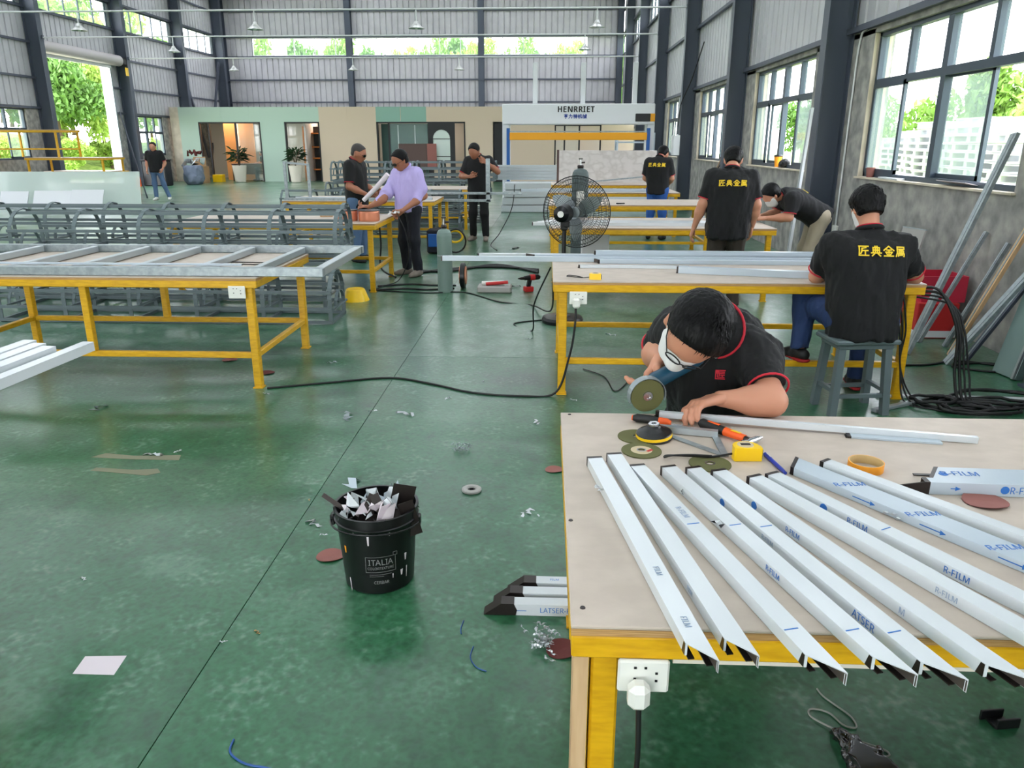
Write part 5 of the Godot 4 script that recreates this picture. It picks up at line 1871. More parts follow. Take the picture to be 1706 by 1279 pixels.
	# lettering across the back
	if O.has("letter_at"):
		var at: Vector3 = O.letter_at
		var out: Vector3 = O.letter_out.normalized()
		var ru: Vector3 = O.letter_right.normalized()
		var dn := -out.cross(ru).normalized()
		if dn.y > 0: dn = -dn
		var size: float = O.letter_size
		var g := Geo.new()
		var place := func(p: Vector2) -> Vector3:
			var q := at + ru * (p.x - size * 2.2) + dn * p.y + out * 0.25
			return strike(sb, 48.0, q, -out) + out * (0.006 + O.get("crease", 0.012) * 0.35)
		write(g, ["jiang", "dian", "jin", "shu"], size, size * 1.13, size * 0.12, place)
		part(t, "lettering", g, M.lettering_yellow)
	J["shirt_bones"] = sb
	J["L"] = L
	J["frame"] = hb
	return t

func face_mask(t: Node3D, J: Dictionary, hs: float, cell: float):
	var L: Callable = J.L
	var b: Basis = J.frame
	var m := [bone(L.call(0, -0.02, 0.04), L.call(0, -0.075, 0.05), 0.068 * hs, 0.05 * hs), bone(L.call(0, -0.015, 0.085), L.call(0, -0.05, 0.098), 0.03 * hs, 0.032 * hs)]
	for s in [-1, 1]:
		m.append(bone(L.call(s * 0.036, -0.03, 0.03), L.call(s * 0.02, -0.08, 0.05), 0.042 * hs, 0.034 * hs))
	part(t, "face_mask", soft_mesh([blob(m, cell, 90.0, [[L.call(0, -0.006, 0), (b.y + b.z * -0.15).normalized()], [L.call(0, 0, 0.022), -b.z]])]), M.mask_white)
	for s in [-1, 1]:
		part(t, "mask_loop", Geo.new().tube([L.call(s * 0.072, -0.025, 0.035), L.call(s * 0.086, -0.01, 0.005), L.call(s * 0.092, 0.012, -0.02)], 0.0018, 5), M.mask_white)

func spectacles(t: Node3D, J: Dictionary, nm: String, dark: bool):
	var L: Callable = J.L
	var fr := Geo.new()
	for s in [-1.0, 1.0]:
		var ring := []
		for k in 16:
			var a := TAU * k / 16.0
			ring.append(L.call(s * 0.034 + cos(a) * 0.027, 0.008 + sin(a) * (0.019 if not dark else 0.022), 0.124 - absf(s * 0.034 + cos(a) * 0.027) * 0.3))
		fr.tube(ring, 0.0026, 6, true)
		fr.tube([L.call(s * 0.062, 0.012, 0.104), L.call(s * 0.08, 0.01, 0.06), L.call(s * 0.088, 0.008, -0.01), L.call(s * 0.086, -0.015, -0.025)], 0.002, 6)
		if dark:
			var lg := Geo.new()
			var c: Vector3 = L.call(s * 0.034, 0.008, 0.115)
			for k in 16:
				lg.tri(c, ring[k], ring[(k + 1) % 16])
			part(t, "lens", lg, M.lens_black)
	fr.tube([L.call(-0.008, 0.012, 0.121), L.call(0.008, 0.012, 0.121)], 0.0022, 6)
	part(t, nm, fr, M.fan_black)

# joints of an upright figure; at is the point between the feet, turn is where it faces (0 = +z)
func stand(at: Vector3, turn: float, h := 1.7) -> Dictionary:
	var k := h / 1.7
	var b := Basis(Vector3.UP, turn)
	var p := func(x: float, y: float, z: float) -> Vector3: return at + b * V(x, y, z) * k
	# index 0 is the person's right, which lies at -x when facing +z
	return {"head": p.call(0, 1.57, 0.03), "look": b * V(0, -0.1, 1), "neck": p.call(0, 1.43, -0.015),
		"sh": [p.call(-0.19, 1.385, -0.01), p.call(0.19, 1.385, -0.01)], "el": [p.call(-0.25, 1.1, -0.03), p.call(0.25, 1.1, -0.03)], "wr": [p.call(-0.25, 0.86, 0.05), p.call(0.25, 0.86, 0.05)],
		"hip": [p.call(-0.095, 0.9, 0), p.call(0.095, 0.9, 0)], "kn": [p.call(-0.11, 0.49, 0.02), p.call(0.11, 0.49, 0.02)], "an": [p.call(-0.12, 0.08, -0.02), p.call(0.12, 0.08, -0.02)],
		"toe": [b * V(-0.25, 0, 1), b * V(0.25, 0, 1)], "thumb": [b * V(0, 0, 1), b * V(0, 0, 1)], "palm": [b * V(1, 0, 0), b * V(-1, 0, 0)], "p": p, "b": b}

func people():
	_man_grinding()
	_man_on_stool()
	# man standing at the third bench, back turned
	var J := stand(V(1.83, 0, -7.98), PI - 0.12, 1.66)
	var b: Basis = J.b
	J.head = J.p.call(-0.01, 1.55, 0.07)
	J.look = b * V(-0.15, -0.75, 1)
	J.el = [J.p.call(-0.265, 1.12, -0.02), J.p.call(0.27, 1.12, -0.02)]
	J.wr = [J.p.call(-0.25, 0.88, 0.08), J.p.call(0.335, 0.87, 0.06)]
	J.palm = [b * V(1, 0, -0.2), b * V(-1, 0, -0.2)]
	var t := person("man seen from behind at the third workbench in black polo with yellow lettering", J, {"cell": 0.014, "fine": 0.008, "hand_cell": 0.005, "fat": 1.22, "pants": M.trousers_brown, "hair": M.hair, "hair_r": 0.007, "letter_at": J.p.call(0, 1.34, -0.05), "letter_out": b * V(0, 0.25, -1), "letter_right": b * V(-1, 0, 0), "letter_size": 0.062, "crease": 0.022, "hem": 0.1})
	# man bending over the right end of the third bench, facing left
	J = {"head": V(2.60, 1.10, -9.25), "look": V(-0.62, -0.75, 0.1), "up": V(-0.7, 0.65, 0.0), "neck": V(2.75, 1.12, -9.27), "sh": [V(2.80, 1.09, -9.46), V(2.79, 1.08, -9.08)], "el": [V(2.72, 0.88, -9.45), V(2.76, 0.87, -9.05)], "wr": [V(2.52, 0.86, -9.35), V(2.53, 0.85, -9.15)], "hip": [V(3.17, 0.86, -9.38), V(3.17, 0.86, -9.18)], "kn": [V(3.08, 0.48, -9.4), V(3.06, 0.48, -9.15)], "an": [V(3.14, 0.08, -9.42), V(3.1, 0.08, -9.12)], "toe": [V(-1, 0, 0.1), V(-1, 0, 0.1)], "thumb": [V(0, 0.3, 1), V(0, 0.3, -1)], "palm": [V(0, -1, 0), V(0, -1, 0)]}
	t = person("man bending over the end of the third workbench in black polo and khaki trousers", J, {"cell": 0.015, "fine": 0.008, "hand_cell": 0.005, "pants": M.trousers_khaki, "hair_r": 0.014, "curl": [0.6, 0.6], "fat": 1.02, "letter_at": V(2.93, 1.2, -9.27), "letter_out": V(0.15, 1, 0.1), "letter_right": V(0, 0, -1), "letter_size": 0.06, "hem": 0.06})
	face_mask(t, J, 0.95, 0.008)
	# man at the fifth bench
	J = stand(V(1.98, 0, -14.3), PI - 0.35, 1.66)
	b = J.b
	J.head = J.p.call(-0.05, 1.53, 0.1)
	J.look = b * V(-0.25, -0.8, 1)
	J.el = [J.p.call(-0.24, 1.1, 0.06), J.p.call(0.24, 1.1, 0.02)]
	J.wr = [J.p.call(-0.14, 0.98, 0.28), J.p.call(0.12, 0.98, 0.26)]
	J.hdir = [b * V(0.3, -0.2, 1), b * V(-0.3, -0.2, 1)]
	person("man in black polo and bright blue jeans at the fifth workbench, head bowed", J, {"cell": 0.02, "fine": 0.011, "pants": M.jeans_mid, "letter_at": J.p.call(0, 1.36, -0.05), "letter_out": b * V(0, 0.2, -1), "letter_right": b * V(-1, 0, 0), "letter_size": 0.07, "fat": 1.02})
	# man in the lavender shirt, welding with a wire in his hand
	J = stand(V(-1.78, 0, -10.12), -0.75, 1.66)
	b = J.b
	J.head = J.p.call(0.02, 1.5, 0.13)
	J.look = b * V(-0.1, -0.6, 1)
	J.neck = J.p.call(0, 1.385, 0.02)
	J.sh = [J.p.call(-0.19, 1.33, 0.03), J.p.call(0.19, 1.34, 0.0)]
	J.el = [V(-2.08, 0.99, -9.98), V(-1.56, 1.04, -9.98)]
	J.wr = [V(-2.3, 0.89, -10.08), V(-1.80, 0.87, -9.72)]
	J.hdir = [V(-0.9, 0.1, -0.1), V(-0.7, -0.5, 0.2)]
	J.palm = [V(0.1, -1, 0.2), V(-0.4, -0.6, -0.6)]
	J.thumb = [V(0, 0.2, 1), V(-0.6, 0.6, 0.5)]
	t = person("man in a lavender shirt and dark glasses welding at the copper coil bench", J, {"cell": 0.015, "fine": 0.008, "hand_cell": 0.005, "shirt": M.lavender, "trim": M.lavender, "long": true, "skin": M.skin_tan, "pants": M.trousers_navy, "shoe": M.shoe_grey, "hairline": 0.11, "hem": 0.02, "curl": [0.7, 0.75], "crease": 0.018, "loose": 0.022})
	spectacles(t, J, "dark_glasses", true)
	# man with sunglasses facing right
	J = stand(V(-2.75, 0, -11.35), PI / 2 - 0.2, 1.68)
	b = J.b
	J.look = b * V(0.1, -0.45, 1)
	J.head = J.p.call(0, 1.555, 0.06)
	J.el = [J.p.call(-0.24, 1.1, 0.0), J.p.call(0.22, 1.1, 0.02)]
	J.wr = [J.p.call(-0.15, 0.98, 0.25), J.p.call(0.1, 1.0, 0.28)]
	J.hdir = [b * V(0.35, 0.05, 1), b * V(-0.4, 0.1, 1)]
	J.palm = [b * V(0.5, -0.6, 0), b * V(-0.5, -0.6, 0)]
	J.thumb = [b * V(0, 1, 0.2), b * V(0, 1, 0.2)]
	t = person("man in black polo and dark glasses holding a rolled white sheet", J, {"cell": 0.016, "fine": 0.009, "hand_cell": 0.006, "skin": M.skin_tan, "hair": M.hair_grey, "hair_r": 0.004, "pants": M.jeans_pale, "curl": [0.7, 0.7], "hem": 0.1})
	spectacles(t, J, "dark_glasses", true)
	solo("rolled_sheet", "rolled white paper held by the man in dark glasses", "paper", Geo.new().tube([V(-2.6, 0.9, -11.1), V(-2.4, 1.08, -11.08), V(-2.22, 1.26, -11.05)], [0.03, 0.035, 0.038], 10), M.paper)
	# man with the drill, facing the camera
	J = stand(V(-1.2, 0, -13.95), -0.25, 1.7)
	b = J.b
	J.head = J.p.call(-0.05, 1.54, 0.08)
	J.look = b * V(-0.1, -0.55, 1)
	J.el = [J.p.call(-0.30, 1.12, 0.06), J.p.call(0.36, 1.2, 0.02)]
	J.wr = [J.p.call(-0.06, 1.12, 0.27), J.p.call(0.2, 1.36, 0.16)]
	J.hdir = [b * V(0.9, 0.35, 0.1), b * V(-0.7, 0.5, 0.2)]
	J.palm = [b * V(0, 0.2, 1), b * V(-0.2, -0.4, 1)]
	J.thumb = [b * V(0, 1, 0), b * V(-0.4, -0.4, 0.2)]
	person("man in black polo and black trousers working on an upright aluminium frame", J, {"cell": 0.018, "fine": 0.01, "hand_cell": 0.006, "skin": M.skin_tan, "pants": M.trousers_black, "shoe": M.shoe_grey, "curl": [0.6, 0.6], "hem": 0.02})
	# man far left
	J = stand(V(-11.9, 0, -23.8), 0.1, 1.7)
	b = J.b
	J.el = [J.p.call(-0.26, 1.12, -0.04), J.p.call(0.28, 1.1, -0.04)]
	J.wr = [J.p.call(-0.23, 0.9, 0.1), J.p.call(0.24, 0.92, 0.12)]
	J.kn = [J.p.call(-0.08, 0.49, 0.04), J.p.call(0.16, 0.49, -0.02)]
	J.an = [J.p.call(-0.06, 0.08, 0.08), J.p.call(0.26, 0.08, -0.12)]
	person("man in black polo and jeans walking alone before the left wall", J, {"cell": 0.024, "fine": 0.013, "pants": M.jeans_pale, "shoe": M.white_plastic, "hand_cell": 0.009})
	# office worker behind the glass
	J = {"head": V(-13.2, 1.2, -36.6), "look": V(-1, -0.2, 0.1), "neck": V(-13.16, 1.07, -36.6), "sh": [V(-13.16, 1.03, -36.78), V(-13.16, 1.03, -36.42)], "el": [V(-13.2, 0.8, -36.8), V(-13.2, 0.8, -36.4)], "wr": [V(-13.45, 0.8, -36.7), V(-13.45, 0.8, -36.5)], "hip": [V(-13.1, 0.52, -36.7), V(-13.1, 0.52, -36.5)], "kn": [V(-13.5, 0.52, -36.7), V(-13.5, 0.52, -36.5)], "an": [V(-13.5, 0.08, -36.7), V(-13.5, 0.08, -36.5)], "toe": [V(-1, 0, 0), V(-1, 0, 0)]}
	person("person in dark clothes sitting at the desk in the glass fronted office", J, {"cell": 0.026, "fine": 0.014, "hand_cell": 0.01})
	var oc := thing("office_chair", "dark office chair under the person at the desk", "chair", V(-13.08, 0, -36.6))
	part(oc, "seat", Geo.new().cbox(V(0, 0.39, 0), V(0.45, 0.06, 0.45), 0.02), M.dark_frame)
	part(oc, "backrest", Geo.new().cbox(V(0.24, 0.72, 0), V(0.05, 0.5, 0.42), 0.02), M.dark_frame)
	part(oc, "column", Geo.new().tube([V(0, 0.05, 0), V(0, 0.37, 0)], 0.03, 8), M.dark_metal)
	for k in 5:
		part(oc, "foot", Geo.new().bar(V(0, 0.06, 0), V(cos(k * 1.257) * 0.28, 0.02, sin(k * 1.257) * 0.28), 0.04, 0.04), M.dark_metal)

func _man_grinding():
	var J := {"head": V(0.488, 1.085, -2.5), "look": V(-0.36, -0.78, 0.5), "up": V(0.33, 0.5, 0.8), "neck": V(0.605, 1.055, -2.68),
		"sh": [V(0.475, 1.02, -2.80), V(0.755, 0.965, -2.68)], "el": [V(0.43, 0.89, -2.94), V(0.765, 0.852, -2.48)], "wr": [V(0.405, 0.95, -2.64), V(0.585, 0.866, -2.462)],
		"hip": [V(0.60, 0.58, -3.0), V(0.80, 0.58, -2.98)], "kn": [V(0.5, 0.52, -2.62), V(0.86, 0.52, -2.6)], "an": [V(0.5, 0.08, -2.72), V(0.88, 0.08, -2.7)], "extra": [bone(V(0.56, 0.99, -2.93), V(0.74, 0.97, -2.93), 0.105, 0.105), bone(V(0.62, 0.78, -2.78), V(0.72, 0.78, -2.77), 0.13, 0.13)], "toe": [V(-0.1, 0, 1), V(0.1, 0, 1)],
		"hdir": [V(-0.4, -0.5, 0.42), V(-0.86, -0.12, 0.42)], "palm": [V(0.8, -0.3, 0.2), V(0.05, -1, -0.15)], "thumb": [V(0.0, 0.4, 0.5), V(-0.35, -0.3, -0.9)]}
	var t := person("man in black polo, glasses and face mask bent over the nearest workbench with a grinder", J, {"cell": 0.011, "fine": 0.0045, "hand_cell": 0.003, "shirt_cell": 0.009, "hs": 1.04, "curl": [0.75, 0.5], "spread": 0.2, "hair_rough": 0.004, "hair_r": 0.013, "fat": 0.98, "crease": 0.02, "loose": 0.014, "sleeve": 0.72, "hairline": 0.066, "tilt": 0.66, "hem": 0.0, "no_collar": true})
	face_mask(t, J, 1.04, 0.004)
	_strands(t, J, 1.04)
	spectacles(t, J, "glasses", false)
	var sb: Array = J.shirt_bones
	# collar with its red edge, laid over the shirt
	var nk: Vector3 = J.neck
	var nd = (J.head - nk).normalized()
	var e1 = nd.cross(V(-0.88, 0.46, 0.06)).normalized()
	var e2 = nd.cross(e1)
	var inner := []
	var outer := []
	for k in 28:
		var a := 0.35 + (TAU - 0.7) * k / 27.0
		var d = e1 * cos(a) + e2 * sin(a)
		inner.append(nk + nd * 0.055 + d * 0.072)
		outer.append(nk + nd * 0.012 + d * 0.104)
	var cg := Geo.new()
	for k in 27:
		cg.quad(inner[k], outer[k], outer[k + 1], inner[k + 1])
		cg.quad(inner[k] * 1.0 + nd * -0.004, inner[k + 1] + nd * -0.004, outer[k + 1] + nd * -0.004, outer[k] + nd * -0.004)
	part(t, "collar", cg, M.polo_black)
	part(t, "collar_trim", Geo.new().tube(outer, 0.005, 8), M.trim_red)
	for s in 2:
		var c0: Vector3 = J.sh[s].lerp(J.el[s], 0.72)
		var ad: Vector3 = (J.el[s] - J.sh[s]).normalized()
		var q1 := ad.cross(V(0.3, 0.2, 0.9)).normalized()
		var q2 := ad.cross(q1)
		var ring := []
		for k in 24:
			var a := TAU * k / 24.0
			ring.append(c0 + (q1 * cos(a) + q2 * sin(a)) * 0.07)
		part(t, "cuff_trim", Geo.new().tube(ring, 0.004, 6, true), M.trim_red)
	# small square mark and two characters on the chest
	var g := Geo.new()
	var out := V(-0.1, 0.25, 1).normalized()
	var ru := V(1, 0, 0.1).normalized()
	var dn := V(0, -1, 0.2).normalized()
	var at := V(0.6, 0.925, -2.6)
	var place := func(p: Vector2) -> Vector3:
		var q := at + ru * p.x + dn * p.y + out * 0.12
		return strike(sb, 48.0, q, -out, 0.3) + out * 0.006
	write(g, ["mark"], 0.034, 0.04, 0.0036, place)
	at += ru * 0.04 + dn * 0.002
	write(g, ["jiang"], 0.014, 0.02, 0.0022, place)
	at += dn * 0.017
	write(g, ["dian"], 0.014, 0.02, 0.0022, place)
	part(t, "chest_logo", g, M.trim_red)
	part(t, "button", Geo.new().lathe([Vector2(0.006, 0), Vector2(0.005, 0.003), Vector2(0, 0.003)], 10), M.white_plastic).transform = Transform3D(Basis(Vector3.RIGHT, PI / 2), strike(sb, 48.0, V(0.60, 0.965, -2.4), V(0, 0, -1), 0.4) + V(0, 0, 0.006))
	# angle grinder in his right hand
	var gr := thing("angle_grinder", "angle grinder with a blue body and olive cutting disc in the man's hand", "grinder", V(0.345, 0.874, -2.46))
	gr.basis = Basis(V(0.97, 0.05, -0.22).normalized(), V(-0.05, 1, 0.1).normalized(), V(0.22, -0.08, 0.97).normalized()).orthonormalized()
	var dg = Geo.new().lathe([Vector2(0.008, 0.0), Vector2(0.0575, 0.0), Vector2(0.0578, 0.0015), Vector2(0.0575, 0.003), Vector2(0.008, 0.003)], 36)
	part(gr, "cutting_disc", _flip(dg), M.olive_disc)
	part(gr, "flange", _flip(Geo.new().lathe([Vector2(0.017, 0.003), Vector2(0.016, 0.009), Vector2(0.009, 0.009), Vector2(0.009, 0.006), Vector2(0, 0.006)], 20)), M.chrome)
	var gu := Geo.new()
	for k in 14:
		var a := -0.35 + (PI + 0.7) * k / 14.0
		var b := -0.35 + (PI + 0.7) * (k + 1) / 14.0
		var pa := V(cos(a), sin(a), 0)
		var pb := V(cos(b), sin(b), 0)
		gu.quad(pa * 0.062 + V(0, 0, 0.008), pa * 0.064 + V(0, 0, 0.008), pb * 0.064 + V(0, 0, 0.008), pb * 0.062 + V(0, 0, 0.008))
		gu.quad(pa * 0.064 + V(0, 0, -0.022), pb * 0.064 + V(0, 0, -0.022), pb * 0.064 + V(0, 0, 0.008), pa * 0.064 + V(0, 0, 0.008))
		gu.quad(pb * 0.062 + V(0, 0, -0.02), pa * 0.062 + V(0, 0, -0.02), pa * 0.062 + V(0, 0, 0.008), pb * 0.062 + V(0, 0, 0.008))
		gu.quad(pa * 0.064 + V(0, 0, -0.022), V(0, 0, -0.022), V(0, 0, -0.022), pb * 0.064 + V(0, 0, -0.022))
		gu.quad(pb * 0.062 + V(0, 0, -0.02), V(0, 0, -0.02), V(0, 0, -0.02), pa * 0.062 + V(0, 0, -0.02))
	part(gr, "guard", gu, M.galv)
	part(gr, "gear_head", Geo.new().cbox(V(0.01, 0.01, -0.05), V(0.055, 0.055, 0.055), 0.014), M.alu)
	part(gr, "body", Geo.new().tube([V(0.02, 0.014, -0.05), V(0.05, 0.025, -0.06), V(0.12, 0.045, -0.08), V(0.2, 0.065, -0.1), V(0.23, 0.07, -0.11)], [0.026, 0.03, 0.029, 0.026, 0.02], 14), M.grinder_blue)

func _man_on_stool():
	var J := {"head": V(2.02, 1.285, -5.06), "look": V(-0.12, -0.5, -1), "neck": V(2.03, 1.13, -4.99),
		"sh": [V(2.235, 1.06, -4.97), V(1.815, 1.07, -4.99)], "el": [V(2.42, 0.845, -5.13), V(1.78, 0.845, -5.12)], "wr": [V(2.28, 0.85, -5.36), V(1.95, 0.85, -5.38)],
		"hip": [V(2.12, 0.60, -4.9), V(1.93, 0.60, -4.92)], "kn": [V(2.2, 0.52, -5.3), V(1.77, 0.67, -5.27)], "an": [V(2.22, 0.085, -5.36), V(1.74, 0.34, -5.16)], "toe": [V(0.1, 0, -1), V(-0.35, -0.05, -1)],
		"hdir": [V(-0.5, -0.05, -0.8), V(0.5, -0.05, -0.8)], "palm": [V(0, -1, 0), V(0, -1, 0)], "thumb": [V(-0.8, 0, 0.3), V(0.8, 0, 0.3)]}
	var t := person("man sitting with his back turned on the grey stool, yellow lettering on his black polo", J, {"cell": 0.012, "fine": 0.006, "hand_cell": 0.005, "fat": 1.16, "pants": M.jeans_blue, "shoe": M.shoe_black, "sole": M.shoe_red, "hair_r": 0.016, "hair_rough": 0.006, "letter_at": V(2.05, 1.075, -4.86), "letter_out": V(0.05, 0.18, 1), "letter_right": V(1, -0.02, 0.02), "letter_size": 0.066, "crease": 0.022, "hem": 0.1, "loose": 0.02, "sleeve": 0.82})
	face_mask(t, J, 0.95, 0.007)
	# stool
	var s := thing("stool", "grey steel stool with splayed legs under the seated man", "stool", V(2.01, 0, -4.9), 0.12)
	part(s, "seat", Geo.new().cbox(V(0, 0.485, 0), V(0.42, 0.03, 0.3), 0.008), M.cage_steel)
	part(s, "seat_rim", Geo.new().cbox(V(0, 0.455, 0), V(0.36, 0.035, 0.25), 0.005), M.cage_steel)
	for x in [-1, 1]:
		for z in [-1, 1]:
			part(s, "leg", Geo.new().bar(V(x * 0.15, 0.47, z * 0.095), V(x * 0.175, 0.0, z * 0.125), 0.045, 0.045), M.cage_steel)
	for z in [-1, 1]:
		part(s, "stretcher", Geo.new().bar(V(-0.165, 0.13, z * 0.117), V(0.165, 0.13, z * 0.117), 0.025, 0.025), M.cage_steel)
	for x in [-1, 1]:
		part(s, "stretcher", Geo.new().bar(V(x * 0.167, 0.16, -0.115), V(x * 0.167, 0.16, 0.115), 0.025, 0.025), M.cage_steel)

func _strands(t: Node3D, J: Dictionary, hs: float):
	# short hair combed from the crown forward and down, laid over the cap of hair
	var L: Callable = J.L
	var rg := RandomNumberGenerator.new()
	rg.seed = 91
	var g := Geo.new()
	for k in 1500:
		var th := rg.randf() * TAU
		var ph := rg.randf_range(0.0, 1.75)
		# direction from the crown, which sits at the back of the top
		var d := V(sin(ph) * sin(th), cos(ph), sin(ph) * cos(th)).rotated(Vector3.RIGHT, -0.35)
		var lim := 0.62 * (0.085 - d.y * 0.1) + 0.78 * (d.z * 0.1 - 0.074)
		if lim > 0.02 or d.y < -0.45:
			continue
		var base := V(d.x * 0.094, 0.046 + d.y * 0.096, -0.008 + d.z * 0.108)
		var tang := V(d.x, -0.35, 1.0 + rg.randfn(0, 0.2)).normalized()
		tang = (tang - d * tang.dot(d)).normalized() + d * rg.randf_range(0.02, 0.3)
		var l := rg.randf_range(0.02, 0.04)
		var sd := tang.cross(d).normalized() * 0.0014
		var p1 := base + tang * l * 0.6 + d * 0.003
		var p2 := base + tang * l - d * 0.002
		var A: Vector3 = L.call(base.x - sd.x, base.y - sd.y, base.z - sd.z)
		var B: Vector3 = L.call(base.x + sd.x, base.y + sd.y, base.z + sd.z)
		var C: Vector3 = L.call(p1.x + sd.x, p1.y + sd.y, p1.z + sd.z)
		var D: Vector3 = L.call(p1.x - sd.x, p1.y - sd.y, p1.z - sd.z)
		var E: Vector3 = L.call(p2.x, p2.y, p2.z)
		g.quad(A, B, C, D)
		g.tri(D, C, E)
	part(t, "hair_strand", g, M.hair).set_meta("kind", "stuff")

# ---------------------------------------------------------------- right hand side
func lean(nm: String, label: String, cat: String, foot: Vector3, top: Vector3, w: float, th: float, m: Material, group := "", edge := Vector3.ZERO):
	# long board or bar leaning from a foot on the floor to a point against the wall
	var t := thing(nm, label, cat, foot, 0.0, group)
	var d := top - foot
	var up := Vector3.LEFT if edge == Vector3.ZERO else edge
	part(t, "face", Geo.new().bar(V(0, 0, 0), d, w, th, up), m)
	var dn := d.normalized()
	part(t, "lip", Geo.new().bar(dn * 0.01, d - dn * 0.01, w * 0.3, th * 1.25, up), M.galv)
	return t

func right_side():
	# stack of long film-blue profiles on the second bench, reaching out to its left
	var y := TH + 0.001
	var g := "long blue grey profiles along the back of the second workbench"
	channel("longest blue grey profile reaching far past the left end of the second workbench", V(-0.82, y, -6.02), V(2.3, y, -6.0), 0.05, 0.035, 0.0, g, [], "film_blue")
	channel("blue grey profile with a mitred end in the middle of the second bench's stack", V(-0.1, y, -6.12), V(2.3, y, -6.1), 0.06, 0.04, 0.0, g, [], "film_blue", 0.06)
	channel("rearmost blue grey profile of the second bench's stack", V(-0.55, y, -6.22), V(2.45, y, -6.2), 0.05, 0.03, 0.0, g, [], "film")
	channel("blue grey profile lying on top of the second bench's stack", V(0.38, y + 0.041, -6.12), V(2.25, y + 0.041, -6.09), 0.06, 0.03, 0.0, g, [], "film_blue")
	channel("topmost thin profile at the back of the second bench's stack", V(0.42, y + 0.032, -6.22), V(2.3, y + 0.032, -6.2), 0.04, 0.02, 0.0, g, [], "film")
	channel("front blue grey profile of the second bench's stack", V(0.4, y, -5.93), V(2.28, y, -5.9), 0.06, 0.03, 0.0, g, [], "film_blue", 0.03)
	channel("short pale profile lying before the stack on the second workbench", V(0.24, y, -5.7), V(1.05, y, -5.68), 0.04, 0.02, 0.0, g, [], "film")
	channel("wide grey channel lying slantwise before the seated man", V(0.93, y, -5.5), V(1.95, y, -5.27), 0.06, 0.045, 0.0, "", [], "film_blue")
	solo("metal_shaving", "crumpled bright foil on the second workbench", "foil", _crumple(90, V(0.09, 0.025, 0.05), 8), M.foil, V(1.83, y, -5.5), 0.0)
	# profiles on the third bench
	for k in 4:
		channel(["front", "second", "third", "rear"][k] + " long white profile on the third workbench, sticking out on the left", V(-0.16 + k * 0.05, y, -8.75 - k * 0.08), V(2.2 - 0.1 * k, y, -8.73 - k * 0.08), 0.06, 0.035, 0.0, "white profiles on the third workbench", [], "film")
	for k in 2:
		channel(["front", "rear"][k] + " long grey profile on the fifth workbench", V(-0.5 + k * 0.3, y, -15.0 - k * 0.1), V(2.1, y, -15.0 - k * 0.1), 0.08, 0.05, 0.0, "profiles on the fifth workbench", [], "film_blue")
	solo("flat_bar", "slanting grey bar on the farthest workbench before the marble board", "bar", Geo.new().bar(V(0.7, 0.82, -17.9), V(2.3, 0.98, -17.75), 0.1, 0.03), M.galv)
	solo("pliers", "dark pliers lying on the fourth workbench", "pliers", Geo.new().tube(curve([V(0, 0.01, 0.03), V(0.06, 0.01, 0.015), V(0.12, 0.01, 0), V(0.06, 0.01, -0.015), V(0, 0.01, -0.03)], 4), 0.008, 6), M.black_rubber, V(1.05, y, -11.9), 0.1)
	# steel column stand between benches: pedestal fan
	_fan()
	_cylinder("gas_cylinder", "dark grey gas cylinder standing behind the pedestal fan", V(0.46, 0, -11.0), 0.115, 1.47, M.cyl_dark, true)
	solo("carton", "brown cardboard carton on the floor under the fourth workbench", "box", Geo.new().cbox(V(0, 0.12, 0), V(0.45, 0.24, 0.3), 0.006), M.cardboard, V(1.2, 0, -10.6))
	var wbx := thing("white_case", "white metal case on the floor beside the fan", "case", V(0.62, 0, -9.9))
	part(wbx, "body", Geo.new().cbox(V(0, 0.3, 0), V(0.34, 0.6, 0.34), 0.01), M.white_paint)
	part(wbx, "handle", Geo.new().tube(curve([V(-0.08, 0.6, 0), V(-0.07, 0.64, 0), V(0.07, 0.64, 0), V(0.08, 0.6, 0)], 4), 0.008, 6), M.dark_metal)
	# tools on the floor left of the third bench
	var dr := thing("cordless_drill", "red and black power drill on the floor left of the fan", "drill", V(-0.16, 0, -9.05), 0.4)
	part(dr, "body", Geo.new().tube([V(-0.1, 0.16, 0), V(-0.02, 0.165, 0), V(0.07, 0.165, 0), V(0.1, 0.16, 0)], [0.025, 0.035, 0.034, 0.018], 12), M.fan_black)
	part(dr, "band", Geo.new().tube([V(-0.03, 0.165, 0), V(0.03, 0.165, 0)], 0.0365, 12), M.red_box)
	part(dr, "handle", Geo.new().bar(V(-0.03, 0.14, 0), V(-0.05, 0.05, 0), 0.035, 0.045), M.fan_black)
	part(dr, "battery", Geo.new().cbox(V(-0.045, 0.03, 0), V(0.11, 0.06, 0.075), 0.008), M.red_box)
	part(dr, "chuck", Geo.new().tube([V(-0.1, 0.16, 0), V(-0.14, 0.16, 0), V(-0.18, 0.16, 0)], [0.02, 0.018, 0.004], 10), M.dark_metal)
	var tb := thing("tool_bag", "dark bag of red and white tools on the floor left of the fan", "bag", V(-0.6, 0, -9.0))
	part(tb, "tray", Geo.new().cbox(V(0, 0.04, 0), V(0.4, 0.08, 0.22), 0.015), M.panel_grey)
	part(tb, "tool", Geo.new().tube([V(-0.15, 0.1, 0), V(0.12, 0.11, 0.03)], 0.025, 8), M.white_plastic)
	part(tb, "tool", Geo.new().tube([V(-0.1, 0.1, 0.06), V(0.16, 0.12, 0.04)], 0.02, 8), M.red_box)
	# shop cables across the floor between the two bench rows
	_cable("black cable running from the left bench across the floor to the second workbench", [V(-1.98, 0.006, -5.16), V(-1.6, 0.006, -5.3), V(-1.15, 0.006, -5.45), V(-0.8, 0.006, -5.3), V(-0.5, 0.006, -5.12), V(-0.15, 0.006, -5.06), V(0.08, 0.03, -5.08), V(0.17, 0.3, -5.07), V(0.2, 0.5, -5.06), V(0.205, 0.655, -5.075)], 0.008)
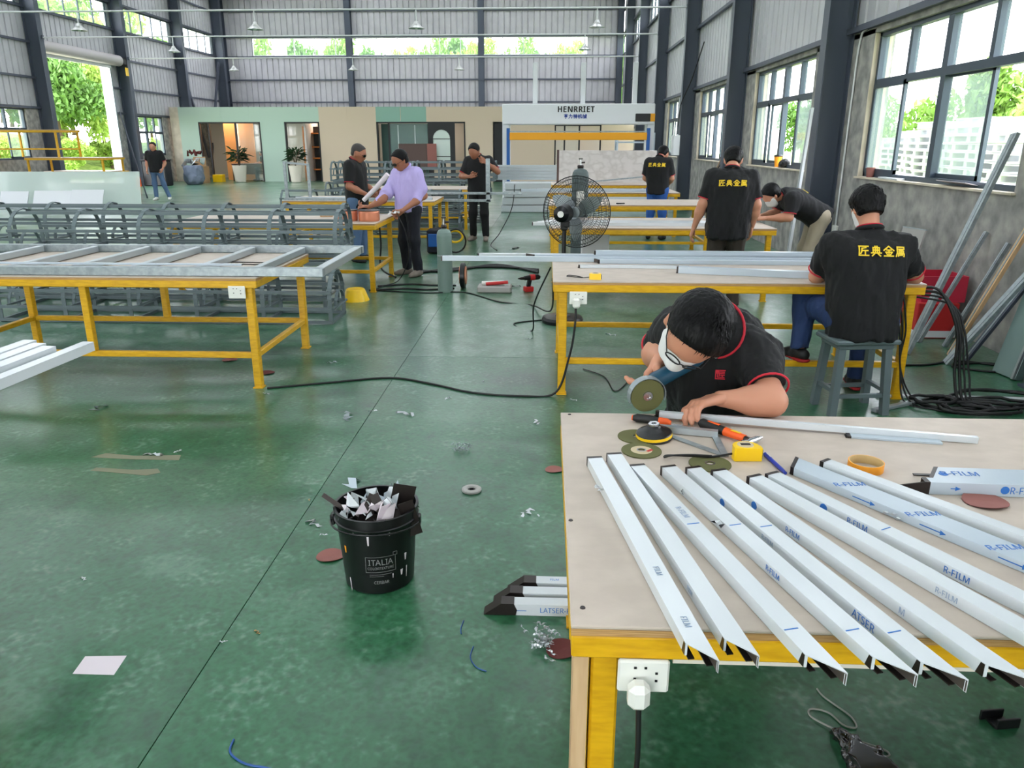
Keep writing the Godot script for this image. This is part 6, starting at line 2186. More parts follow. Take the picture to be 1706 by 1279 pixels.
	_cable("black cable curving over the floor from the gas bottle to the second workbench", [V(-2.1, 0.006, -9.0), V(-1.4, 0.006, -8.85), V(-0.95, 0.006, -8.9), V(-0.5, 0.006, -8.35), V(-0.15, 0.006, -8.2), V(0.05, 0.2, -7.0), V(0.06, 0.6, -6.4)], 0.008)
	_cable("black cable loop hanging behind the left end of the second workbench", [V(0.04, 0.7, -6.34), V(-0.1, 0.3, -6.8), V(-0.12, 0.006, -7.0), V(-0.3, 0.006, -7.3), V(0.05, 0.006, -7.5)], 0.007)
	_cable("thin black wires on the floor under the second workbench", [V(0.3, 0.006, -5.75), V(0.45, 0.006, -5.55), V(0.5, 0.006, -5.2), V(0.62, 0.006, -5.45)], 0.004)
	var hs := thing("hose_bundle", "bundle of thick black hoses across the floor behind the gas bottle", "hoses")
	for k in 3:
		part(hs, "hose", Geo.new().tube(curve([V(-1.75, 0.016, -10.2 - k * 0.12), V(-1.3, 0.016, -10.6 + k * 0.1), V(-0.7, 0.016, -10.8 - k * 0.1), V(-0.1, 0.02, -10.55 + k * 0.12)], 7), 0.016, 7), M.black_rubber)
	_cable("dark cable drooping from the drill man's frame to the floor", [V(-0.55, 1.0, -13.6), V(-0.6, 0.6, -13.5), V(-0.8, 0.2, -13.4), V(-0.95, 0.01, -13.3), V(-0.8, 0.01, -12.6)], 0.008)
	# cables at the right end of the second bench
	var cb := thing("cable_bundle", "bundle of black cables hanging off the right end of the second workbench into a tangle", "cables")
	for k in 4:
		var o := k * 0.032
		part(cb, "cable", Geo.new().tube(curve([V(2.47, 0.74 - o * 0.5, -5.25), V(2.6 + o, 0.75 - o, -5.15), V(2.72 + o * 0.5, 0.5, -5.08), V(2.74 + o, 0.2, -5.05), V(2.78 + o, 0.02, -4.98), V(2.95 + o * 3, 0.012, -4.9 - o), V(3.15 + o, 0.012, -4.95 - o * 2)], 7), 0.01 if k < 2 else 0.007, 7), M.black_rubber)
	for k in 3:
		part(cb, "wire", Geo.new().tube(curve([V(2.28 + k * 0.03, 0.72, -5.07), V(2.34 + k * 0.02, 0.5, -5.06), V(2.38, 0.25, -5.06), V(2.42 + k * 0.04, 0.02, -5.0), V(2.6 + k * 0.05, 0.01, -4.9 + k * 0.05), V(2.85, 0.01, -4.95 + k * 0.04)], 7), 0.006, 7), M.black_rubber)
	var pile := [[2.72, -5.0, 0.2], [2.85, -4.92, 0.26], [3.0, -4.98, 0.22], [2.78, -4.88, 0.16], [3.05, -5.08, 0.28], [2.6, -5.0, 0.14]]
	var i := 0
	for p in pile:
		var ring := []
		for k in 22:
			var a := TAU * k / 16.0
			ring.append(V(p[0] + cos(a + i) * p[2] * (1.0 + 0.12 * sin(k * 1.7 + i)), 0.012 + 0.012 * i * 0.5 + 0.004 * (k % 3), p[1] + sin(a + i) * p[2] * 0.55))
		part(cb, "loop", Geo.new().tube(curve(ring, 2), 0.011, 6), M.black_rubber)
		i += 1
	_cable("black cable lying along the wall floor behind the tangle", [V(2.55, 0.008, -5.95), V(3.0, 0.008, -5.98), V(3.3, 0.008, -6.1), V(3.6, 0.008, -5.95), V(3.45, 0.008, -5.8), V(3.2, 0.008, -5.95), V(3.5, 0.008, -6.05), V(3.72, 0.008, -5.9)], 0.009)
	solo("flat_bar", "white bar lying on the floor behind the tangled cables", "bar", Geo.new().cbox(V(0.55, 0.012, 0), V(1.3, 0.024, 0.04), 0.004), M.film, V(2.4, 0, -5.16), -0.05)
	solo("flat_bar", "grey bar lying on the floor by the stool's feet", "bar", Geo.new().cbox(V(0, 0.012, 0), V(0.45, 0.024, 0.04), 0.004), M.galv, V(2.35, 0, -4.95), 0.5)
	# things leaning on the wall
	lean("leaning_bar", "wide pale grey bar leaning high against the wall beside the near window", "bar", V(3.02, 0.0, -6.35), V(3.72, 1.75, -6.6), 0.09, 0.03, M.galv, "bars leaning on the right wall")
	lean("leaning_bar", "long grey bar leaning from the cable tangle up to the right edge", "bar", V(3.2, 0.0, -6.05), V(3.75, 1.1, -5.75), 0.07, 0.03, M.galv, "bars leaning on the right wall")
	lean("leaning_bar", "pale wooden strip leaning behind the long grey bar", "bar", V(3.35, 0.0, -6.3), V(3.76, 1.3, -6.1), 0.05, 0.03, M.raw_wood, "bars leaning on the right wall")
	lean("leaning_bar", "dark strip leaning at the right edge of the view", "bar", V(3.4, 0.0, -6.15), V(3.77, 1.0, -5.85), 0.05, 0.025, M.steel_column, "bars leaning on the right wall")
	lean("leaning_bar", "thin grey bar leaning between the cream panel and the wide bar", "bar", V(3.3, 0.0, -6.75), V(3.77, 0.95, -6.85), 0.04, 0.03, M.galv, "bars leaning on the right wall")
	lean("leaning_bar", "thin dark bar leaning behind the pink crate", "bar", V(3.45, 0.0, -6.6), V(3.77, 0.9, -6.5), 0.035, 0.03, M.galv, "bars leaning on the right wall")
	lean("leaning_bar", "white tube leaning against the column behind the bending man", "bar", V(3.1, 0.0, -10.1), V(3.36, 2.1, -10.55), 0.08, 0.03, M.film, "bars leaning on the right wall")
	var pn := thing("cream_panel", "cream rectangular panel leaning on the wall right of the seated man", "panel", V(3.22, 0, -7.35))
	pn.rotation = V(0, 0.25, -0.22)
	part(pn, "board", Geo.new().cbox(V(0, 0.47, 0), V(0.02, 0.94, 0.3), 0.003), M.panel_grey)
	part(pn, "edge_band", Geo.new().box(V(0, 0.945, 0), V(0.024, 0.01, 0.304)), M.galv)
	var pl := thing("steel_plate", "tall grey green steel plate leaning at the right edge of the view", "plate", V(3.49, 0, -5.72))
	pl.rotation = V(0, 0.15, -0.22)
	part(pl, "plate", Geo.new().cbox(V(0, 0.52, 0), V(0.07, 1.04, 0.24), 0.004), M.teal_plate)
	part(pl, "flange", Geo.new().box(V(-0.045, 0.52, 0.11), V(0.02, 1.04, 0.02)), M.galv)
	var cr := thing("plastic_crate", "pink plastic crate against the wall behind the leaning bars", "crate", V(3.55, 0.32, -7.15))
	for k in 4:
		part(cr, "slat", Geo.new().box(V(-0.19, 0.04 + k * 0.055, 0), V(0.015, 0.03, 0.4)), M.pink_bin)
	part(cr, "floor", Geo.new().box(V(0, 0.01, 0), V(0.38, 0.02, 0.42)), M.pink_bin)
	for s in [-1, 1]:
		part(cr, "side", Geo.new().box(V(0, 0.12, s * 0.2), V(0.38, 0.22, 0.015)), M.pink_bin)
	part(cr, "side", Geo.new().box(V(0.19, 0.12, 0), V(0.015, 0.22, 0.4)), M.pink_bin)
	var rb := thing("red_carton", "red and white carton on the floor under the pink crate", "box", V(3.5, 0, -7.1))
	part(rb, "body", Geo.new().cbox(V(0, 0.16, 0), V(0.36, 0.32, 0.42), 0.006), M.red_box)
	part(rb, "white_band", Geo.new().box(V(-0.182, 0.04, 0), V(0.004, 0.06, 0.42)), M.white_paint)
	part(rb, "white_band", Geo.new().box(V(0, 0.04, 0.211), V(0.36, 0.06, 0.003)), M.white_paint)
	var bg := thing("black_bag", "black bag on the wall floor right of the seated man's elbow", "bag", V(3.4, 0, -7.9))
	part(bg, "sack", soft_mesh([blob([bone(V(0, 0.2, 0), V(0.02, 0.5, 0), 0.22, 0.16), bone(V(0, 0.5, 0), V(0, 0.68, 0.02), 0.15, 0.06)], 0.03, 40.0, [], 0.03, V(6, 6, 6))]), M.black_rubber)
	part(bg, "strap", Geo.new().tube(curve([V(-0.06, 0.64, 0), V(-0.03, 0.8, 0), V(0.06, 0.78, 0), V(0.06, 0.64, 0)], 4), 0.012, 6), M.black_rubber)
	# bundle of thin strips standing under window 3
	for k in 9:
		lean("strip", ["pale", "brown", "grey"][k % 3] + " thin strip number %s from the left in the bundle under the second window" % ["one", "two", "three", "four", "five", "six", "seven", "eight", "nine"][k], "strip", V(3.2, 0, -17.8 + k * 0.14), V(3.74, 1.25 + 0.12 * (k % 4), -17.3 + k * 0.1), 0.03, 0.015, [M.raw_wood, M.brown_panel, M.galv][k % 3], "strips leaning under the second window")
	# low clutter by the far benches
	solo("scrap_pile", "low heap of pale scrap at the wall by the fifth workbench", "scrap", _crumple(33, V(0.9, 0.35, 0.7), 26), M.film, V(3.0, 0, -15.2), 0.4)
	# sill objects
	var cup := thing("paper_cup", "iced tea cup with a dark lid on the second window sill", "cup", V(WX + 0.05, 1.293, -13.55))
	part(cup, "cup", Geo.new().lathe([Vector2(0, 0), Vector2(0.045, 0), Vector2(0.065, 0.17), Vector2(0.06, 0.17), Vector2(0, 0.165)], 16), M.tape_orange)
	part(cup, "lid", Geo.new().lathe([Vector2(0.069, 0.17), Vector2(0.069, 0.185), Vector2(0.05, 0.2), Vector2(0, 0.2)], 16), M.fan_black)
	solo("plastic_bag", "small black plastic bag beside the cup on the second window sill", "bag", soft_mesh([blob([bone(V(0, 0.06, -0.08), V(0, 0.07, 0.1), 0.06, 0.07)], 0.016, 60.0, [[V(0, 0, 0), Vector3.DOWN]], 0.03, V(14, 14, 14))]), M.black_rubber, V(WX + 0.05, 1.293, -13.2))
	solo("clay_cup", "brown cup on the near window sill", "cup", Geo.new().lathe([Vector2(0, 0), Vector2(0.04, 0), Vector2(0.05, 0.11), Vector2(0.045, 0.11), Vector2(0.035, 0.01), Vector2(0, 0.01)], 16), M.sandpaper, V(WX + 0.02, 1.293, -9.6))
	solo("tile_scrap", "white flat scraps on the near window sill", "scrap", Geo.new().cbox(V(0, 0.01, 0), V(0.12, 0.02, 0.5), 0.004), M.film, V(WX + 0.03, 1.293, -9.0))
	solo("folded_sheet", "folded grey sheet on the near window sill", "sheet", Geo.new().box(V(0, 0.03, 0), V(0.16, 0.004, 0.55), Basis(Vector3.FORWARD, 0.2)), M.paper, V(WX + 0.02, 1.293, -7.55))
	# conduit and socket on the wall
	var cd := thing("wall_conduit", "white conduit bent up the wall left of the near window to a socket", "pipe", V(WX - 0.018, 0, 0))
	part(cd, "pipe", Geo.new().tube(curve([V(0, 0.64, -10.4), V(0, 2.2, -10.38), V(0, 2.85, -10.34), V(0, 2.98, -10.1), V(0, 3.0, -9.0), V(0, 3.0, -6.0)], 5), 0.012, 8), M.conduit)
	part(cd, "socket_plate", Geo.new().cbox(V(0, 0.6, -10.4), V(0.03, 0.1, 0.16), 0.005), M.white_plastic)
	_cable("two black leads hanging from the wall socket left of the near window", [V(WX - 0.04, 0.56, -10.38), V(WX - 0.05, 0.3, -10.4), V(WX - 0.08, 0.008, -10.35), V(WX - 0.4, 0.008, -10.0)], 0.007)
	var eb := thing("electrical_box", "white electrical box on the column before the third window", "box", V(3.445, 0, -16.07 - BAY))
	part(eb, "body", Geo.new().cbox(V(-0.08, 1.62, 0.1), V(0.16, 0.5, 0.4), 0.01), M.white_paint)
	part(eb, "door", Geo.new().cbox(V(-0.165, 1.62, 0.1), V(0.012, 0.44, 0.34), 0.004), M.white_paint)
	part(eb, "conduit", Geo.new().tube([V(-0.04, 1.87, 0.1), V(-0.04, 2.8, 0.1)], 0.015, 6), M.conduit)
	_cable("black cable looping down the column above the electrical box", [V(3.74, 4.0, -20.3), V(3.6, 3.2, -20.9), V(3.43, 2.6, -21.28), V(3.4, 1.9, -21.3)], 0.014)

func _cable(label: String, pts: Array, r: float, group := ""):
	var o := solo("cable", label, "cable", Geo.new().tube(curve(pts, 7), r, 7), M.black_rubber, Vector3.ZERO, 0.0, group)
	return o

func _fan():
	var t := thing("pedestal_fan", "black pedestal fan with a round wire cage behind the second workbench", "fan", V(0.17, 0, -7.42))
	part(t, "base", Geo.new().lathe([Vector2(0, 0), Vector2(0.2, 0), Vector2(0.205, 0.03), Vector2(0.19, 0.055), Vector2(0.08, 0.065), Vector2(0.06, 0.08), Vector2(0, 0.08)], 32), M.fan_black)
	part(t, "pole", Geo.new().tube([V(0, 0.08, 0), V(0, 0.55, 0), V(0, 0.56, 0), V(0, 0.94, 0)], [0.03, 0.03, 0.02, 0.02], 12), M.fan_black)
	part(t, "clamp", Geo.new().cbox(V(0.0, 0.94, 0.0), V(0.07, 0.1, 0.07), 0.01), M.fan_black)
	# head looks away from the camera, turned a little to the right
	var hd := Basis(Vector3.UP, -0.35)
	var c := V(0.02, 1.05, 0)
	part(t, "motor", Geo.new().tube([c + hd * V(0, 0, 0.17), c + hd * V(0, 0, 0.16), c + hd * V(0, 0, 0.05), c + hd * V(0, 0, -0.02)], [0.03, 0.075, 0.085, 0.06], 18), M.fan_black)
	part(t, "motor_cap", Geo.new().tube([c + hd * V(0, 0, 0.17), c + hd * V(0, 0, 0.178)], 0.03, 14), M.white_plastic)
	part(t, "switch_box", Geo.new().cbox(c + V(0, -0.1, 0.03), V(0.06, 0.06, 0.08), 0.01), M.fan_black)
	var cc := c + hd * V(0, 0, -0.1) + V(0.06, 0, 0)
	var R := 0.335
	var cage := Geo.new()
	var wire := 0.0022
	for s in [-1.0, 1.0]:
		for ring in [0.12, 0.2, 0.27, 0.31, 0.335]:
			var pts := []
			for k in 36:
				var a := TAU * k / 36.0
				pts.append(cc + hd * V(cos(a) * ring, sin(a) * ring, s * 0.09 * sqrt(maxf(0.0, 1.0 - pow(ring / R, 2.6)))))
			cage.tube(pts, wire * (2.2 if ring > 0.33 else 1.0), 5, true)
		for k in 72:
			var a := TAU * k / 72.0
			var pts := []
			for q in [0.06, 0.16, 0.25, 0.31, 0.335]:
				pts.append(cc + hd * V(cos(a + q * 0.8 * s) * q, sin(a + q * 0.8 * s) * q, s * 0.09 * sqrt(maxf(0.0, 1.0 - pow(q / R, 2.6)))))
			cage.tube(pts, wire * 0.8, 4)
	part(t, "cage", cage, M.fan_black)
	for k in 3:
		var bl := Geo.new()
		var a := TAU * k / 3.0 + 0.5
		var prev := []
		for i in 7:
			var q := 0.05 + i * 0.038
			var tw := 0.5 - i * 0.05
			var p := cc + hd * (V(cos(a), sin(a), 0) * q + V(-sin(a), cos(a), 0) * 0.075 * sin(0.6 + i * 0.4) + V(0, 0, 0.05 * tw))
			var w := cc + hd * (V(cos(a), sin(a), 0) * q - V(-sin(a), cos(a), 0) * 0.075 * sin(0.6 + i * 0.4) - V(0, 0, 0.05 * tw))
			if prev.size():
				bl.quad(prev[0], prev[1], w, p)
				bl.quad(p - hd.z * 0.002, w - hd.z * 0.002, prev[1] - hd.z * 0.002, prev[0] - hd.z * 0.002)
			prev = [p, w]
		part(t, "blade", bl, M.galv)
	part(t, "hub", Geo.new().tube([cc + hd * V(0, 0, 0.04), cc + hd * V(0, 0, -0.05)], 0.05, 14), M.galv)

func _cylinder(nm: String, label: String, at: Vector3, r: float, h: float, m: Material, sticker := false):
	var t := thing(nm, label, "cylinder", at)
	var hb := h - 0.13
	part(t, "bottle", Geo.new().lathe([Vector2(0, 0), Vector2(r * 0.94, 0), Vector2(r, 0.02), Vector2(r, hb - r * 0.8), Vector2(r * 0.92, hb - r * 0.4), Vector2(r * 0.7, hb - r * 0.1), Vector2(r * 0.38, hb), Vector2(r * 0.3, hb + 0.03), Vector2(0, hb + 0.03)], 26), m)
	part(t, "neck_ring", Geo.new().lathe([Vector2(r * 0.36, hb + 0.01), Vector2(r * 0.4, hb + 0.03), Vector2(r * 0.36, hb + 0.05), Vector2(0, hb + 0.05)], 16), M.dark_metal)
	part(t, "valve", Geo.new().tube([V(0, hb + 0.03, 0), V(0, hb + 0.1, 0), V(0, hb + 0.13, 0)], [0.018, 0.016, 0.012], 10), M.chrome)
	part(t, "outlet", Geo.new().tube([V(0, hb + 0.08, 0), V(0.06, hb + 0.085, 0.01)], 0.012, 8), M.dark_metal)
	part(t, "hand_wheel", Geo.new().tube([V(0, hb + 0.125, 0), V(0, hb + 0.14, 0)], 0.03, 10), M.dark_metal)
	if sticker:
		var g := Geo.new()
		for k in 6:
			var a := 1.1 + k * 0.15
			var b := a + 0.15
			g.quad(V(cos(b), 0, sin(b)) * (r + 0.002) + V(0, 0.85, 0), V(cos(a), 0, sin(a)) * (r + 0.002) + V(0, 0.85, 0), V(cos(a), 0, sin(a)) * (r + 0.002) + V(0, 1.05, 0), V(cos(b), 0, sin(b)) * (r + 0.002) + V(0, 1.05, 0))
		part(t, "sticker", g, M.white_plastic)
	else:
		part(t, "collar_band", Geo.new().lathe([Vector2(r + 0.001, 0.42), Vector2(r + 0.004, 0.425), Vector2(r + 0.004, 0.435), Vector2(r + 0.001, 0.44)], 26), M.galv)

# ---------------------------------------------------------------- left hand side
func cage_node(label: String, at: Vector3, length: float, w: float, h: float, arches: int, group: String) -> Node3D:
	# arched steel cage lying along x: hoops joined by long flats
	var t := thing("steel_cage", label, "steel frame", at, 0.0, group)
	for i in arches:
		var x := length * i / (arches - 1)
		var pts := []
		pts.append(V(x, 0.01, -w / 2))
		var hh := h - w / 2
		pts.append(V(x, hh * 0.5, -w / 2))
		for k in 9:
			var a := PI - PI * k / 8.0
			pts.append(V(x, hh + sin(a) * w / 2, cos(a) * w / 2))
		pts.append(V(x, hh * 0.5, w / 2))
		pts.append(V(x, 0.01, w / 2))
		var g := Geo.new()
		for k in pts.size() - 1:
			g.bar(pts[k], pts[k + 1], 0.04, 0.008, Vector3.RIGHT.cross(pts[k + 1] - pts[k]))
		g.bar(V(x, 0.016, -w / 2), V(x, 0.016, w / 2), 0.03, 0.03)
		part(t, "hoop", g, M.cage_steel)
		# inner hoop, smaller, leaning off the floor rail
		var g2 := Geo.new()
		var q := []
		for k in 9:
			var a := PI - PI * k / 8.0
			q.append(V(x + 0.03, h * 0.3 + sin(a) * w * 0.3, cos(a) * w * 0.3))
		for k in 8:
			g2.bar(q[k], q[k + 1], 0.03, 0.008, Vector3.RIGHT.cross(q[k + 1] - q[k]))
		g2.bar(V(x + 0.03, h * 0.3, -w * 0.5), V(x + 0.03, h * 0.3, w * 0.5), 0.025, 0.02)
		part(t, "inner_hoop", g2, M.cage_steel)
	for s in [[0.02, -w / 2], [0.02, w / 2], [h * 0.3, -w / 2], [h * 0.3, w / 2], [h * 0.62, -w / 2 + 0.0], [h * 0.62, w / 2 - 0.0], [h * 0.93, -w * 0.2], [h * 0.93, w * 0.2]]:
		part(t, "rail", Geo.new().bar(V(-0.02, s[0], s[1]), V(length + 0.02, s[0], s[1]), 0.03, 0.028), M.cage_steel)
	return t

func left_side():
	# big aluminium frame on the left bench
	var fr := thing("aluminium_frame", "big aluminium frame with cross bars lying on the left workbench", "frame", V(0, TH + 0.001, 0))
	part(fr, "rail", Geo.new().cbox(V(-3.4, 0.03, -5.22), V(3.75, 0.06, 0.06), 0.004), M.galv)
	part(fr, "rail", Geo.new().cbox(V(-3.4, 0.03, -6.4), V(3.75, 0.06, 0.06), 0.004), M.galv)
	part(fr, "end_rail", Geo.new().cbox(V(-1.56, 0.03, -5.8), V(0.06, 0.06, 1.1), 0.004), M.alu)
	part(fr, "end_rail", Geo.new().cbox(V(-5.24, 0.03, -5.8), V(0.06, 0.06, 1.1), 0.004), M.alu)
	for x in [-4.75, -4.25, -3.78, -3.33, -2.9, -2.44, -2.02]:
		part(fr, "cross_bar", Geo.new().cbox(V(x, 0.03, -5.8), V(0.045, 0.05, 1.1), 0.004), M.alu)
	part(fr, "end_plug", Geo.new().box(V(-1.56, 0.03, -6.44), V(0.05, 0.04, 0.02)), M.fan_black)
	channel("loose grey bar lying along the front of the big aluminium frame", V(-4.6, TH + 0.062, -5.31), V(-2.12, TH + 0.062, -5.29), 0.03, 0.012, 0.0, "", [], "film_blue")
	for k in 2:
		channel(["first", "second"][k] + " thin brown strip lying in the big aluminium frame", V(-2.5 + k * 0.02, TH + 0.001, -5.75 - k * 0.1), V(-2.12, TH + 0.001, -5.72 - k * 0.1), 0.02, 0.006, 0.0, "strips in the aluminium frame", [], "dark_metal")
	# white wrapped profiles sticking into view at the left edge
	var y := TH + 0.001
	var g := "white profiles at the left edge"
	channel("frontmost white profile sticking out at the left edge of the view", V(-2.12, y, -1.35), V(-2.02, y, -3.22), 0.05, 0.04, 0.0, g, [], "film")
	for k in 3:
		channel(["rightmost", "middle", "leftmost"][k] + " white profile of the shorter three at the left edge of the view", V(-2.22 - k * 0.075, y, -1.4), V(-2.12 - k * 0.075, y, -3.1 - k * 0.05), 0.06, 0.05, 0.0, g, [], "film")
	# arched cages behind the left bench
	var cg := "arched steel cages stacked on the left"
	cage_node("front arched steel cage on the floor behind the left workbench", V(-5.35, 0.0, -7.45), 3.28, 0.5, 0.5, 6, cg)
	cage_node("second arched steel cage on the floor behind the left workbench", V(-5.6, 0.0, -8.08), 3.3, 0.5, 0.5, 6, cg)
	cage_node("upper arched steel cage resting on the front ones behind the left workbench", V(-5.3, 0.53, -7.72), 3.25, 0.5, 0.52, 6, cg)
	cage_node("upper arched steel cage at the far left of the stack", V(-6.6, 0.53, -8.3), 4.45, 0.42, 0.54, 8, cg)
	cage_node("arched steel cage on the floor at the back of the left stack", V(-6.4, 0.0, -8.62), 1.9, 0.42, 0.48, 5, cg)
	var cg2 := "steel cages stacked behind the welding benches"
	for k in 6:
		cage_node(["lowest front", "middle front", "top front", "lowest rear", "middle rear", "top rear"][k] + " steel cage in the stack behind the welding men", V(-5.0 + 0.15 * (k % 3), 0.44 * (k % 3) + 0.0, -17.4 - 0.6 * (k / 3)), 3.55, 0.5, 0.42, 7, cg2)
	for k in 2:
		cage_node(["nearer", "farther"][k] + " steel cage on the floor under the welding benches", V(-4.9, 0.0, -14.55 - k * 0.02) if k == 0 else V(-4.9, 0.44, -14.6), 3.3, 0.5, 0.42, 7, cg2)
	# yellow cone bowl on the floor
	solo("yellow_bowl", "yellow plastic bowl upside down on the floor behind the left workbench", "bowl", Geo.new().lathe([Vector2(0.15, 0), Vector2(0.145, 0.015), Vector2(0.105, 0.12), Vector2(0.095, 0.13), Vector2(0, 0.13)], 26), M.tape_yellow, V(-2.12, 0, -8.42))
	# pale glass sheets and white panels on the left
	var gs := thing("glass_sheet", "large pale green glass sheet standing on the floor at the left", "glass", V(-13.2, 0, -21.2))
	gs.rotation = V(-0.16, 0.06, 0)
	part(gs, "sheet", Geo.new().cbox(V(0, 0.47, 0), V(4.0, 0.94, 0.02), 0.002), M.mint_glass)
	part(gs, "foot_rail", Geo.new().box(V(0, 0.012, 0.05), V(4.0, 0.024, 0.06)), M.galv)
	var pa := [[-14.25, 0.75, 0.5], [-13.2, 1.0, 0.52], [-12.25, 0.85, 0.55]]
	for k in 3:
		var o := thing("display_board", ["left", "middle", "right"][k] + " white board propped before the pale glass sheet", "board", V(pa[k][0], 0, -20.4), 0.0, "white boards before the glass sheet")
		o.rotation = V(-0.5, 0.05, 0)
		part(o, "board", Geo.new().cbox(V(0, pa[k][2] / 2, 0), V(pa[k][1], pa[k][2], 0.02), 0.003), M.white_paint)
		part(o, "frame", Geo.new().box(V(0, 0.015, 0), V(pa[k][1] + 0.03, 0.03, 0.03)), M.alu)
	# clutter by the left wall and the office corner
	var dp := thing("dark_bin", "tall dark bin behind the lone walking man", "bin", V(-15.9, 0, -31.9))
	part(dp, "body", Geo.new().cbox(V(0, 0.5, 0), V(0.95, 1.0, 0.6), 0.04), M.dark_frame)
	part(dp, "lid", Geo.new().cbox(V(0, 1.02, 0), V(1.0, 0.06, 0.65), 0.02), M.dark_frame)
	var sk := thing("grey_sack", "grey sack overflowing with white scraps by the green office corner", "sack", V(-14.9, 0, -33.0))
	part(sk, "sack", soft_mesh([blob([bone(V(0, 0.3, 0), V(0, 0.6, 0), 0.42, 0.4)], 0.05, 40.0, [[V(0, 0, 0), Vector3.DOWN], [V(0, 0.78, 0), Vector3.UP]], 0.06, V(4, 4, 4))]), M.sack_grey)
	part(sk, "scraps", _crumple(12, V(0.8, 0.35, 0.7), 22), M.film).position.y = 0.74
	var ex := thing("fire_extinguisher", "small red fire extinguisher beside the dark bin", "extinguisher", V(-16.45, 0, -31.35))
	part(ex, "tank", Geo.new().lathe([Vector2(0, 0), Vector2(0.09, 0), Vector2(0.09, 0.36), Vector2(0.05, 0.44), Vector2(0, 0.46)], 14), M.orange)
	part(ex, "nozzle", Geo.new().tube([V(0, 0.44, 0), V(0, 0.52, 0), V(0.08, 0.5, 0)], 0.02, 6), M.dark_frame)
	var heap := thing("cardboard_heap", "heap of brown packaging behind the grey sack", "packaging", V(-15.25, 0, -34.3))
	part(heap, "box", Geo.new().cbox(V(0, 0.35, 0), V(0.7, 0.7, 0.6), 0.01), M.cardboard)
	part(heap, "box", Geo.new().cbox(V(0.1, 0.9, 0), V(0.5, 0.4, 0.45), 0.01, Basis(Vector3.UP, 0.4)), M.cardboard)
	part(heap, "scrap", _crumple(16, V(0.6, 0.3, 0.4), 14), M.sandpaper_red).position = V(-0.1, 1.12, 0)
	solo("yellow_carton", "yellow striped carton at the foot of the green wall", "box", Geo.new().cbox(V(0, 0.16, 0), V(0.42, 0.32, 0.4), 0.01), M.tape_yellow, V(-14.75, 0, -35.2))
	# ladder-like rods by the door
	solo("steel_rod", "thin dark rod leaning by the parked benches", "rod", Geo.new().bar(V(0, 0, 0), V(-0.5, 2.6, 0), 0.03, 0.03), M.girt, V(-12.7, 0.0, -24.6))

